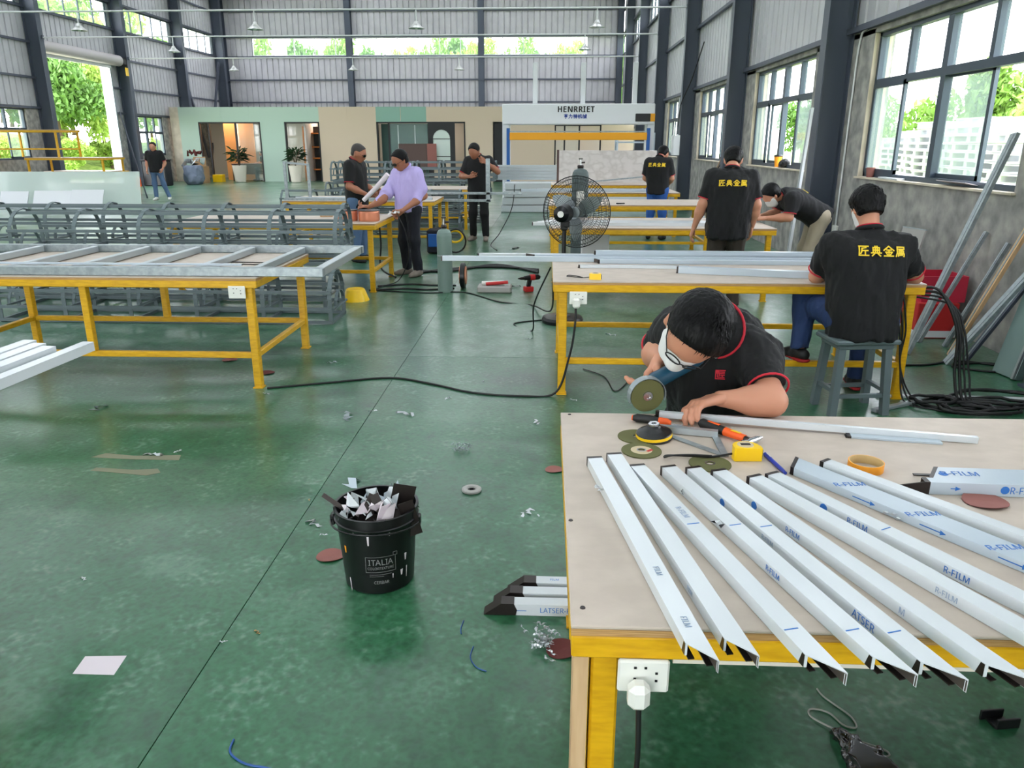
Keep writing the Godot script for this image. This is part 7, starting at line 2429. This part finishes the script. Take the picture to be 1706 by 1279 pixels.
# ---------------------------------------------------------------- middle of the hall
func middle():
	_cylinder("gas_cylinder", "pale grey green gas bottle standing alone in the aisle", V(-1.18, 0, -8.96), 0.088, 0.86, M.cyl_green)
	# copper coils
	for k in 2:
		var c := thing("copper_coil", ["left", "right"][k] + " copper wire coil on the welding bench", "coil", V(-2.36 + k * 0.265, TH + 0.001, -9.2 + k * 0.02), 0.0, "copper coils")
		part(c, "winding", Geo.new().lathe([Vector2(0.05, 0), Vector2(0.12, 0), Vector2(0.125, 0.02), Vector2(0.125, 0.1), Vector2(0.12, 0.12), Vector2(0.05, 0.12), Vector2(0.05, 0.0)], 26), M.copper)
		part(c, "rim", Geo.new().lathe([Vector2(0.128, 0.118), Vector2(0.13, 0.125), Vector2(0.045, 0.125)], 26), M.fan_black)
	solo("wood_block", "pale wooden block on the welding bench", "block", Geo.new().cbox(V(0, 0.02, 0), V(0.16, 0.04, 0.06), 0.004), M.raw_wood, V(-2.75, TH + 0.001, -9.7), 0.3)
	# welding cloth and lead in the lavender man's hand
	solo("white_rag", "white folded rag in the lavender man's hand", "rag", _crumple(21, V(0.14, 0.05, 0.1), 8), M.mask_white, V(-1.9, 0.83, -9.66), 0.5)
	_cable("thin lead hanging from the lavender man's hand to the floor", [V(-1.85, 0.84, -9.66), V(-1.74, 0.6, -9.6), V(-1.72, 0.3, -9.6), V(-1.85, 0.03, -9.6), V(-1.98, 0.008, -9.3), V(-2.05, 0.008, -9.0)], 0.006)
	_cable("black strap hanging down behind the welding bench", [V(-2.2, 0.76, -10.2), V(-2.2, 0.4, -10.25), V(-2.18, 0.1, -10.1), V(-1.95, 0.01, -9.9)], 0.012)
	for k in 2:
		_cable(["nearer", "farther"][k] + " black welding lead along the floor left of the gas bottle", [V(-2.05, 0.008, -9.0 - k * 0.25), V(-1.7, 0.008, -9.1 - k * 0.3), V(-1.4, 0.008, -9.05 - k * 0.3), V(-1.1, 0.008, -9.15 - k * 0.2)], 0.012)
	var wm := thing("wire_spool", "black welding spool with a copper rim behind the gas bottle", "spool", V(-1.0, 0, -9.25))
	var wg := Geo.new()
	wg.x = Transform3D(Basis(Vector3.FORWARD, PI / 2) * Basis(Vector3.UP, 0.0), V(0, 0.15, 0))
	wg.lathe([Vector2(0.05, -0.03), Vector2(0.14, -0.03), Vector2(0.15, -0.02), Vector2(0.15, 0.02), Vector2(0.14, 0.03), Vector2(0.05, 0.03)], 26)
	part(wm, "reel", wg, M.fan_black)
	part(wm, "winding", Geo.new().tube([V(-0.04, 0.15, 0), V(0.04, 0.15, 0)], 0.11, 20), M.copper)
	# upright frame standing on the bench behind the welders
	var uf := thing("upright_frame", "upright rectangular aluminium frame at the left end of the far welding bench", "frame", V(-4.16, TH + 0.001, -12.5))
	part(uf, "post", Geo.new().cbox(V(0, 0.3, 0), V(0.045, 0.6, 0.045), 0.004), M.galv)
	part(uf, "post", Geo.new().cbox(V(0.3, 0.28, -0.25), V(0.045, 0.56, 0.045), 0.004), M.galv)
	part(uf, "top_rail", Geo.new().bar(V(0, 0.585, 0), V(0.3, 0.545, -0.25), 0.04, 0.03), M.galv)
	part(uf, "base_rail", Geo.new().bar(V(-0.05, 0.02, 0), V(1.9, 0.02, 0.02), 0.05, 0.04), M.galv)
	solo("tape_measure_case", "yellow tape measure on the far welding bench beside the rolled sheet", "tape measure", Geo.new().cbox(V(0, 0.03, 0), V(0.1, 0.06, 0.05), 0.012), M.tape_yellow, V(-2.55, TH + 0.001, -12.55))
	channel("long grey bar lying along the front of the far welding bench", V(-4.1, TH + 0.001, -12.72), V(-1.85, TH + 0.001, -12.7), 0.05, 0.04, 0.0, "", [], "film_blue")
	# the aluminium frame the drill man works on
	var df := thing("cross_frame", "grey aluminium frame with an upright post held by the man with black trousers", "frame", V(-1.0, 0, -13.45))
	part(df, "post", Geo.new().cbox(V(0, 1.07, 0), V(0.07, 0.72, 0.05), 0.004), M.galv)
	part(df, "rail", Geo.new().cbox(V(-0.25, 0.86, 0), V(1.65, 0.04, 0.05), 0.004), M.galv)
	part(df, "rail", Geo.new().cbox(V(-0.45, 0.74, 0), V(1.0, 0.04, 0.05), 0.004), M.galv)
	part(df, "leg", Geo.new().cbox(V(-0.72, 0.36, -0.05), V(0.05, 0.72, 0.05), 0.004), M.yellow_paint)
	# coiled things beside the far welding benches
	var wl := thing("welder_set", "dark welding set with a yellow coil on the floor beside the far bench", "welder", V(-1.75, 0, -12.35))
	part(wl, "body", Geo.new().cbox(V(0, 0.2, 0), V(0.25, 0.36, 0.45), 0.02), M.trousers_navy)
	part(wl, "panel", Geo.new().cbox(V(0, 0.22, 0.23), V(0.2, 0.2, 0.02), 0.01), M.blue_paint)
	var ring := []
	for k in 20:
		ring.append(V(0.32 + cos(TAU * k / 20.0) * 0.16, 0.2 + sin(TAU * k / 20.0) * 0.18, 0.1 + 0.03 * sin(k)))
	part(wl, "coiled_lead", Geo.new().tube(ring, 0.015, 6, true), M.black_rubber)
	var ring2 := []
	for k in 20:
		ring2.append(V(0.3 + cos(TAU * k / 20.0) * 0.12, 0.26 + sin(TAU * k / 20.0) * 0.09, 0.02))
	part(wl, "yellow_hose", Geo.new().tube(ring2, 0.02, 6, true), M.tape_yellow)

# ---------------------------------------------------------------- far machine and packs
func machine():
	var z := -22.0
	var t := thing("panel_machine", "white gantry machine with a lettered beam at the far end of the right row", "machine", V(0, 0, z))
	part(t, "beam", Geo.new().cbox(V(0.82, 2.42, -0.2), V(4.1, 0.53, 0.5), 0.02), M.white_paint)
	for x in [-1.13, 2.78]:
		part(t, "post", Geo.new().cbox(V(x, 1.1, -0.25), V(0.2, 2.2, 0.5), 0.01), M.white_paint)
	part(t, "bed", Geo.new().cbox(V(0.82, 0.21, 0.1), V(3.9, 0.42, 1.0), 0.015), M.white_paint)
	for x in [-1.06, 2.7]:
		part(t, "blue_guide", Geo.new().cbox(V(x, 1.24, 0.2), V(0.09, 1.64, 0.1), 0.006), M.blue_paint)
	part(t, "yellow_bar", Geo.new().cbox(V(0.82, 1.85, 0.2), V(3.68, 0.19, 0.12), 0.01), M.beam_yellow)
	part(t, "bar_rail", Geo.new().box(V(0.82, 1.97, 0.2), V(3.7, 0.03, 0.08)), M.galv)
	var sc := part(t, "control_display", Geo.new().cbox(V(2.55, 2.33, 0.07), V(0.4, 0.2, 0.04), 0.01), M.dark_frame)
	part(sc, "yellow_plate", Geo.new().box(V(2.8, 2.33, 0.06), V(0.14, 0.2, 0.03)), M.beam_yellow)
	part(t, "lettering", letters("HENRRIET", 0.15, 0.004, true), M.print_black).position = V(0.75, 2.54, 0.056)
	var g := Geo.new()
	var place := func(p: Vector2) -> Vector3: return V(0.43 + p.x, 2.42 - p.y, 0.056)
	write(g, ["heng", "li", "te", "ji", "xie"], 0.115, 0.126, 0.017, place)
	part(t, "lettering", g, M.print_blue)
	for x in [-0.35, 0.95, 2.35]:
		part(t, "white_mast", Geo.new().cbox(V(x, 3.2, -0.4), V(0.13, 1.1, 0.13), 0.01), M.white_paint)
	# white packs and boards
	for k in 4:
		solo("board_pack", ["lowest", "second", "third", "topmost"][k] + " white board pack in the pile left of the marble board", "boards", Geo.new().cbox(V(0, 0.09, 0), V(1.6 - 0.05 * k, 0.17, 0.9), 0.01), M.film, V(-0.35, 0.185 * k + 0.0, -20.3), 0.02 * k, "white board packs")
	for k in 5:
		solo("long_profile", "%s pale silver profile in the pile behind the white packs" % ["lowest", "second", "third", "fourth", "topmost"][k], "profile", Geo.new().cbox(V(0, 0.04, 0), V(2.2, 0.07, 0.1), 0.004), M.alu, V(-0.2, 0.76 + 0.075 * k, -20.6), 0.0, "silver profiles on the board packs")
	var mb := thing("marble_board", "large marbled board standing on edge before the machine", "board", V(1.4, TH, -18.55))
	mb.rotation.x = -0.15
	part(mb, "face", Geo.new().cbox(V(0, 0.36, 0), V(2.25, 0.72, 0.03), 0.004), M.marble)
	part(mb, "edge_strip", Geo.new().box(V(-1.15, 0.36, 0), V(0.05, 0.74, 0.05)), M.brown_panel)
	# rack right of the machine
	var rk := thing("steel_rack", "pale blue steel rack with goods behind the machine", "rack", V(2.9, 0, -27.0))
	for x in [-0.6, 0.6]:
		for zz in [-0.3, 0.3]:
			part(rk, "upright", Geo.new().box(V(x, 1.0, zz), V(0.06, 2.0, 0.06)), M.film_blue)
	for y in [0.3, 1.0, 1.7]:
		part(rk, "shelf", Geo.new().box(V(0, y, 0), V(1.2, 0.05, 0.65)), M.film_blue)
	part(rk, "brace", Geo.new().bar(V(-0.6, 0.4, 0.32), V(0.6, 1.6, 0.32), 0.05, 0.03), M.film_blue)
	solo("carton", "brown carton on the middle shelf of the pale blue rack", "box", Geo.new().cbox(V(0, 0.18, 0), V(0.42, 0.36, 0.4), 0.01), M.cardboard, V(3.15, 1.03, -27.0))
	solo("green_carton", "green and white bundle on the middle shelf of the pale blue rack", "box", Geo.new().cbox(V(0, 0.14, 0), V(0.4, 0.28, 0.4), 0.04), M.leaf_b, V(2.62, 1.03, -27.0))

# ---------------------------------------------------------------- bucket
func bucket():
	var t := thing("waste_bucket", "black plastic bucket overflowing with film scraps on the green floor", "bucket", V(-0.655, 0, -2.72))
	var R0 := 0.136
	var R1 := 0.16
	var H := 0.33
	part(t, "pail", Geo.new().lathe([Vector2(0, 0), Vector2(R0 - 0.008, 0), Vector2(R0, 0.008), Vector2(lerpf(R0, R1, 0.84), H * 0.84), Vector2(R1 + 0.004, H * 0.845), Vector2(R1 + 0.006, H * 0.87), Vector2(R1 + 0.001, H * 0.88), Vector2(R1 + 0.001, H * 0.965), Vector2(R1 + 0.006, H * 0.97), Vector2(R1 + 0.006, H), Vector2(R1 - 0.004, H), Vector2(R1 - 0.006, H * 0.9), Vector2(R0 - 0.004, 0.03), Vector2(0, 0.03)], 48), M.bucket_black)
	for s in [-1, 1]:
		part(t, "handle_lug", Geo.new().cbox(V(s * (R1 + 0.008), H * 0.82, 0.02), V(0.02, 0.045, 0.04), 0.005), M.bucket_black)
	var hp := []
	for k in 15:
		var a := PI * k / 14.0
		hp.append(V(-cos(a) * (R1 + 0.014), H * 0.82 + sin(a) * 0.012, 0.02 + sin(a) * (R1 + 0.0)))
	part(t, "handle", Geo.new().tube(hp, 0.004, 6), M.black_plastic)
	# print on the pail, wrapped round it
	var face := atan2(0.655, 2.72) * 1.0
	var wrap := func(m: Mesh, y: float, ang0: float) -> ArrayMesh:
		var ar := m.surface_get_arrays(0)
		var v: PackedVector3Array = ar[Mesh.ARRAY_VERTEX]
		var n: PackedVector3Array = ar[Mesh.ARRAY_NORMAL]
		for i in v.size():
			var yy := y + v[i].y
			var rr := lerpf(R0, R1, yy / H) + 0.0012 + v[i].z
			var a := ang0 + v[i].x / rr
			v[i] = V(sin(a) * rr, yy, cos(a) * rr)
			n[i] = V(sin(a), 0, cos(a))
		var o := []
		o.resize(Mesh.ARRAY_MAX)
		o[Mesh.ARRAY_VERTEX] = v
		o[Mesh.ARRAY_NORMAL] = n
		o[Mesh.ARRAY_INDEX] = ar[Mesh.ARRAY_INDEX]
		var am := ArrayMesh.new()
		am.add_surface_from_arrays(Mesh.PRIMITIVE_TRIANGLES, o)
		return am
	part(t, "print", wrap.call(letters("ITALIA", 0.024, 0.0005), 0.148, face + 0.03), M.print_grey)
	part(t, "print", wrap.call(letters("COLORTEXTURE", 0.0105, 0.0005), 0.122, face + 0.03), M.print_grey)
	part(t, "print", wrap.call(letters("CERBAR", 0.012, 0.0005), 0.058, face + 0.03), M.print_grey)
	var fg := Geo.new()
	for seg in [[-0.058, 0.105, 0.058, 0.105], [-0.058, 0.172, 0.058, 0.172], [-0.058, 0.105, -0.058, 0.172], [0.058, 0.105, 0.058, 0.172], [0.05, 0.172, 0.066, 0.172], [0.05, 0.172, 0.05, 0.186], [0.066, 0.172, 0.066, 0.186], [0.05, 0.186, 0.066, 0.186], [-0.045, 0.094, 0.04, 0.094], [-0.045, 0.086, 0.01, 0.086]]:
		for k in 6:
			var pa := Vector2(seg[0], seg[1]).lerp(Vector2(seg[2], seg[3]), k / 6.0)
			var pb := Vector2(seg[0], seg[1]).lerp(Vector2(seg[2], seg[3]), (k + 1) / 6.0)
			var P := []
			for q in [pa, pb]:
				var rr: float = lerpf(R0, R1, q.y / H) + 0.0012
				P.append(V(sin(face + 0.03 + q.x / rr) * rr, q.y, cos(face + 0.03 + q.x / rr) * rr))
			fg.tube(P, 0.0008, 4)
	part(t, "print_frame", fg, M.print_grey)
	# paint runs and chips on the outside
	var r := RandomNumberGenerator.new()
	r.seed = 8
	for q in [[face - 0.25, 0.275, 0.01, 0.05], [face + 0.28, 0.28, 0.006, 0.02], [face - 0.62, 0.28, 0.008, 0.015], [face + 0.75, 0.16, 0.012, 0.03], [face + 0.8, 0.1, 0.006, 0.05], [face - 0.95, 0.06, 0.006, 0.06], [face - 0.98, 0.2, 0.012, 0.03], [face + 0.35, 0.09, 0.004, 0.02], [face + 0.62, 0.095, 0.012, 0.025]]:
		var g := Geo.new()
		var rr: float = lerpf(R0, R1, q[1] / H) + 0.0012
		var w: float = q[2] / rr / 2
		var y0: float = q[1] - q[3]
		var r2: float = lerpf(R0, R1, y0 / H) + 0.0012
		g.quad(V(sin(q[0] - w * 0.6) * r2, y0, cos(q[0] - w * 0.6) * r2), V(sin(q[0] + w * 0.4) * r2, y0, cos(q[0] + w * 0.4) * r2), V(sin(q[0] + w) * rr, q[1], cos(q[0] + w) * rr), V(sin(q[0] - w) * rr, q[1], cos(q[0] - w) * rr))
		part(t, "paint_mark", g, M.tape_orange if q[2] == 0.012 and q[0] < 0 - 0.6 else M.paper)
	# scraps in the bucket, each its own
	var sc := [
		["large white film scrap standing at the left of the bucket", M.film, V(-0.06, 0.30, 0.02), V(0.14, 0.1, 0.1), 0.6, 31],
		["white crumpled film at the middle of the bucket", M.paper, V(0.02, 0.30, 0.07), V(0.14, 0.07, 0.09), -0.3, 32],
		["white film flap at the right of the bucket's middle", M.film, V(0.06, 0.31, 0.02), V(0.12, 0.08, 0.08), 1.2, 33],
		["pale film scrap at the front rim of the bucket", M.film, V(-0.07, 0.30, 0.08), V(0.12, 0.04, 0.06), 0.2, 34],
		["grey film scrap at the back of the bucket", M.film_blue, V(0.0, 0.30, -0.07), V(0.15, 0.06, 0.09), 0.4, 35],
		["dark crumpled sheet deep in the bucket", M.dark_metal, V(0.05, 0.26, -0.03), V(0.2, 0.05, 0.16), 0.9, 36],
		["dark crumpled sheet under the white scraps", M.dark_metal, V(-0.04, 0.25, -0.01), V(0.2, 0.05, 0.18), 2.2, 37],
		["small white scrap on the bucket's left rim", M.paper, V(-0.1, 0.31, 0.02), V(0.06, 0.05, 0.05), 1.7, 38]]
	for q in sc:
		solo("film_scrap", q[0], "scrap", _crumple(q[5], q[3], 11), q[1], V(-0.655, 0, -2.72) + q[2], q[4], "scraps in the bucket")
	var st := [
		["brown metal strip sticking up at the right of the bucket", V(0.08, 0.25, 0.0), V(0.115, 0.4, -0.02), 0.09, M.dark_metal],
		["brown metal strip bent over the right rim of the bucket", V(0.125, 0.36, 0.05), V(0.16, 0.22, 0.05), 0.06, M.dark_metal],
		["dark metal strip sticking out over the left rim of the bucket", V(-0.05, 0.27, 0.04), V(-0.2, 0.375, 0.03), 0.018, M.dark_metal],
		["folded brown strip arched over the middle of the bucket", V(-0.05, 0.27, 0.08), V(0.0, 0.38, 0.03), 0.035, M.dark_metal],
		["folded brown strip falling from the middle to the front of the bucket", V(0.0, 0.38, 0.03), V(0.07, 0.29, 0.11), 0.035, M.dark_metal]]
	for q in st:
		solo("metal_strip", q[0], "strip", Geo.new().bar(q[1], q[2], q[3], 0.002, V(0.3, 0.2, 1)), q[4], V(-0.655, 0, -2.72), 0.0, "metal strips in the bucket")

# ---------------------------------------------------------------- things lying on the floor
func floor_litter():
	solo("paper_sheet", "blank white sheet of paper lying on the floor at lower left", "paper", Geo.new().ext(PackedVector2Array([Vector2(-1.55, 2.08), Vector2(-1.41, 2.08), Vector2(-1.42, 2.18), Vector2(-1.56, 2.17)]), 0.0008), M.paper, V(0, 0.0004, 0)).basis = Basis(V(1, 0, 0), V(0, 0, -1), V(0, 1, 0))
	solo("film_scrap", "blue and white film scrap on the floor behind the bucket", "scrap", _crumple(51, V(0.085, 0.02, 0.16), 4), M.film_blue, V(-0.98, 0, -3.6), 0.9)
	var wd := thing("abrasive_wheel", "grey flat abrasive wheel lying on the floor right of the bucket", "disc", V(-0.36, 0, -3.54))
	part(wd, "wheel", Geo.new().lathe([Vector2(0.012, 0), Vector2(0.046, 0), Vector2(0.05, 0.004), Vector2(0.05, 0.012), Vector2(0.044, 0.016), Vector2(0.026, 0.016), Vector2(0.02, 0.008), Vector2(0.012, 0.008)], 28), M.panel_grey)
	part(wd, "hub", Geo.new().lathe([Vector2(0.02, 0.009), Vector2(0.012, 0.009), Vector2(0.012, 0.002), Vector2(0, 0.002)], 18), M.black_rubber)
	var dg := "worn sanding discs on the floor"
	solo("sanding_disc", "pink sanding disc on the floor at the left foot of the bucket", "sanding disc", _bent_disc(0.06), M.sandpaper, V(-0.9, 0, -2.87), 0.3, dg)
	solo("sanding_disc", "dark red sanding disc on the floor at the corner of the nearest workbench", "sanding disc", _bent_disc(0.06), M.sandpaper_red, V(0.075, 0, -2.28), 0.8, dg)
	solo("sanding_disc", "brown sanding disc on the floor half under the nearest workbench's far edge", "sanding disc", _bent_disc(0.05), M.sandpaper, V(0.06, 0, -3.82), 0.4, dg)
	solo("sanding_disc", "small brown disc on the floor under the left workbench", "sanding disc", _bent_disc(0.06), M.sandpaper, V(-2.55, 0, -5.9), 0.4, dg)
	solo("sanding_disc", "reddish disc on the floor at the foot of the left workbench's corner leg", "sanding disc", _bent_disc(0.06), M.sandpaper_red, V(-2.12, 0, -5.55), 0.9, dg)
	# pile of curly shavings under the bench corner
	var rg := RandomNumberGenerator.new()
	rg.seed = 77
	var heap := Geo.new()
	for k in 34:
		var c := _curl(200 + k, 0.011, 2.0)
		var off := V(rg.randfn(0, 0.022), rg.randf() * 0.04, rg.randfn(0, 0.03))
		for i in c.v.size():
			heap.v.append(c.v[i] + off)
			heap.n.append(c.n[i])
			heap.u.append(c.u[i])
	tag(solo("shaving_heap", "little heap of curly metal shavings at the bench corner on the floor", "shavings", heap, M.foil, V(0.0, 0, -2.3)), "", "", "", "stuff")
	var heap2 := Geo.new()
	for k in 20:
		var c := _curl(300 + k, 0.01, 2.0)
		var off := V(rg.randfn(0, 0.025), rg.randf() * 0.025, rg.randfn(0, 0.03))
		for i in c.v.size():
			heap2.v.append(c.v[i] + off)
			heap2.n.append(c.n[i])
			heap2.u.append(c.u[i])
	tag(solo("shaving_heap", "small heap of dark shavings on the floor behind the bucket's right", "shavings", heap2, M.galv, V(-0.47, 0, -4.07)), "", "", "", "stuff")
	# dusty tape marks and foil on the left
	solo("cardboard_strip", "upper brown dusty strip stuck to the floor at the left", "strip", Geo.new().ext(PackedVector2Array([Vector2(-2.53, 3.88), Vector2(-2.3, 3.86), Vector2(-2.02, 3.86), Vector2(-2.04, 3.93), Vector2(-2.3, 3.91), Vector2(-2.48, 3.94)]), 0.001), M.dust_brown, V(0, 0.0004, 0)).basis = Basis(V(1, 0, 0), V(0, 0, -1), V(0, 1, 0))
	solo("cardboard_strip", "lower brown dusty strip stuck to the floor at the left", "strip", Geo.new().ext(PackedVector2Array([Vector2(-2.43, 3.7), Vector2(-2.1, 3.65), Vector2(-2.04, 3.69), Vector2(-2.08, 3.74), Vector2(-2.2, 3.72), Vector2(-2.42, 3.74)]), 0.001), M.dust_brown, V(0, 0.0004, 0)).basis = Basis(V(1, 0, 0), V(0, 0, -1), V(0, 1, 0))
	var sc := [
		[-2.2, -3.93, 0.16, "crumpled foil on the upper brown strip at the left"], [-2.08, -3.98, 0.07, "small folded foil square at the end of the upper brown strip"], [-1.25, -4.6, 0.2, "long torn foil strip on the floor before the left workbench"], [-0.9, -4.66, 0.18, "thin foil strip beside the floor joint"], [-1.12, -4.72, 0.08, "small foil curl left of the floor joint"],
		[-2.95, -4.69, 0.2, "thin silver strip on the floor at the far left"], [-1.06, -3.15, 0.13, "silver film curl left of the bucket"], [-0.98, -3.05, 0.05, "white chip left of the bucket"], [-0.07, -3.3, 0.12, "dark wire scrap with a white tip left of the bench"], [-0.02, -3.28, 0.03, "white chip at the end of the dark wire scrap"],
		[-1.95, -5.05, 0.08, "foil bit at the foot of the left workbench"], [-1.7, -5.85, 0.12, "foil strip behind the corner leg of the left workbench"], [-0.45, -5.4, 0.06, "grey chip near the oily stain"], [0.2, -5.0, 0.08, "foil bit at the foot of the second workbench"], [-0.15, -6.7, 0.1, "white chip on the floor before the fan base"],
		[-0.66, -5.0, 0.08, "pale flat chip beside the black cable"], [-0.05, -4.55, 0.1, "flat grey chip on the floor left of the masked man"], [0.35, -4.1, 0.12, "foil strip on the floor behind the nearest workbench"], [0.2, -4.3, 0.06, "foil bit on the floor behind the nearest workbench"], [-1.9, -1.98, 0.03, "tiny pale chip near the white sheet"],
		[-1.02, -2.33, 0.05, "yellowish flakes on the floor below the bucket"], [-1.12, -2.27, 0.04, "pale flake on the floor below the bucket"], [-0.15, -2.55, 0.015, "tiny white chip before the floor profiles"], [-1.15, -3.4, 0.03, "yellow chip on the floor left of the bucket"], [-1.85, -2.65, 0.05, "pale chip on the floor left of centre"],
		[-0.4, -9.3, 0.3, "dark rag scrap on the floor behind the gas bottle"], [-0.5, -12.9, 0.3, "dark scrap on the floor right of the drill man"], [0.6, -6.9, 0.14, "grey foil strip on the floor behind the second workbench"], [1.5, -6.3, 0.12, "short white tube scrap under the second workbench"]]
	for k in sc.size():
		var q = sc[k]
		var m: Material = [M.foil, M.film, M.galv][k % 3]
		if "yellow" in q[3]: m = M.tape_paper
		if "dark" in q[3]: m = M.fan_black
		if "white" in q[3] or "pale" in q[3]: m = M.film
		solo("floor_scrap", q[3], "scrap", _crumple(120 + k, V(q[2], q[2] * 0.12, q[2] * 0.4) * 0.72, 7), m, V(q[0], 0, q[1]), k * 0.9, "scraps lying on the floor")
	solo("blue_wire", "blue wire lying on the floor at the bottom edge", "wire", Geo.new().tube(curve([V(-0.9, 0.004, -1.81), V(-0.89, 0.004, -1.76), V(-0.83, 0.004, -1.72), V(-0.74, 0.004, -1.7), V(-0.66, 0.004, -1.64)]), 0.0035, 6), M.wire_blue)
	solo("blue_wire", "short blue wire on the floor left of the nearest workbench", "wire", Geo.new().tube(curve([V(-0.235, 0.003, -2.28), V(-0.24, 0.003, -2.22), V(-0.215, 0.003, -2.17), V(-0.18, 0.003, -2.15)]), 0.002, 6), M.wire_blue)
	solo("blue_wire", "tiny blue wire above the short one on the floor", "wire", Geo.new().tube(curve([V(-0.285, 0.003, -2.43), V(-0.29, 0.003, -2.38), V(-0.285, 0.003, -2.35)]), 0.002, 6), M.wire_blue)
	# plastic bag with its drawstring, right of the socket
	var bg := thing("plastic_bag", "dark glossy plastic bag with a drawstring on the floor at the bottom right", "bag", V(0.9, 0, -1.78))
	part(bg, "sack", soft_mesh([blob([bone(V(-0.02, 0.012, -0.14), V(0.015, 0.02, 0.0), 0.016, 0.045), bone(V(0.015, 0.02, 0.0), V(0.03, 0.02, 0.13), 0.045, 0.055), bone(V(0.05, 0.015, 0.02), V(0.08, 0.015, 0.13), 0.03, 0.04)], 0.007, 60.0, [[V(0, 0.001, 0), Vector3.DOWN], [V(0, 0.05, 0), V(0, 1, 0)]], 0.03, V(22, 26, 14))]), M.bag_film)
	part(bg, "drawstring", Geo.new().tube(curve([V(-0.02, 0.012, -0.14), V(-0.07, 0.004, -0.2), V(-0.06, 0.004, -0.235), V(-0.01, 0.004, -0.22), V(0.015, 0.004, -0.17), V(0.05, 0.004, -0.16), V(0.05, 0.004, -0.21), V(0.0, 0.004, -0.29), V(-0.01, 0.004, -0.33)], 6), 0.003, 6), M.cord_white)
	part(bg, "drawstring", Geo.new().tube(curve([V(-0.01, 0.02, -0.1), V(0.05, 0.01, -0.09), V(0.1, 0.004, -0.07), V(0.1, 0.004, -0.05), V(0.06, 0.004, -0.045)], 6), 0.003, 6), M.cord_white)
	# small black bracket
	var bk := thing("black_bracket", "small black U shaped bracket lying on the floor at bottom right", "bracket", V(1.39, 0, -1.98), 0.15)
	part(bk, "side", Geo.new().cbox(V(0.01, 0.018, 0.022), V(0.075, 0.034, 0.008), 0.002), M.black_plastic)
	part(bk, "side", Geo.new().cbox(V(-0.01, 0.018, -0.022), V(0.075, 0.034, 0.008), 0.002), M.black_plastic)
	part(bk, "base", Geo.new().cbox(V(0, 0.005, 0), V(0.06, 0.008, 0.044), 0.002), M.black_plastic)
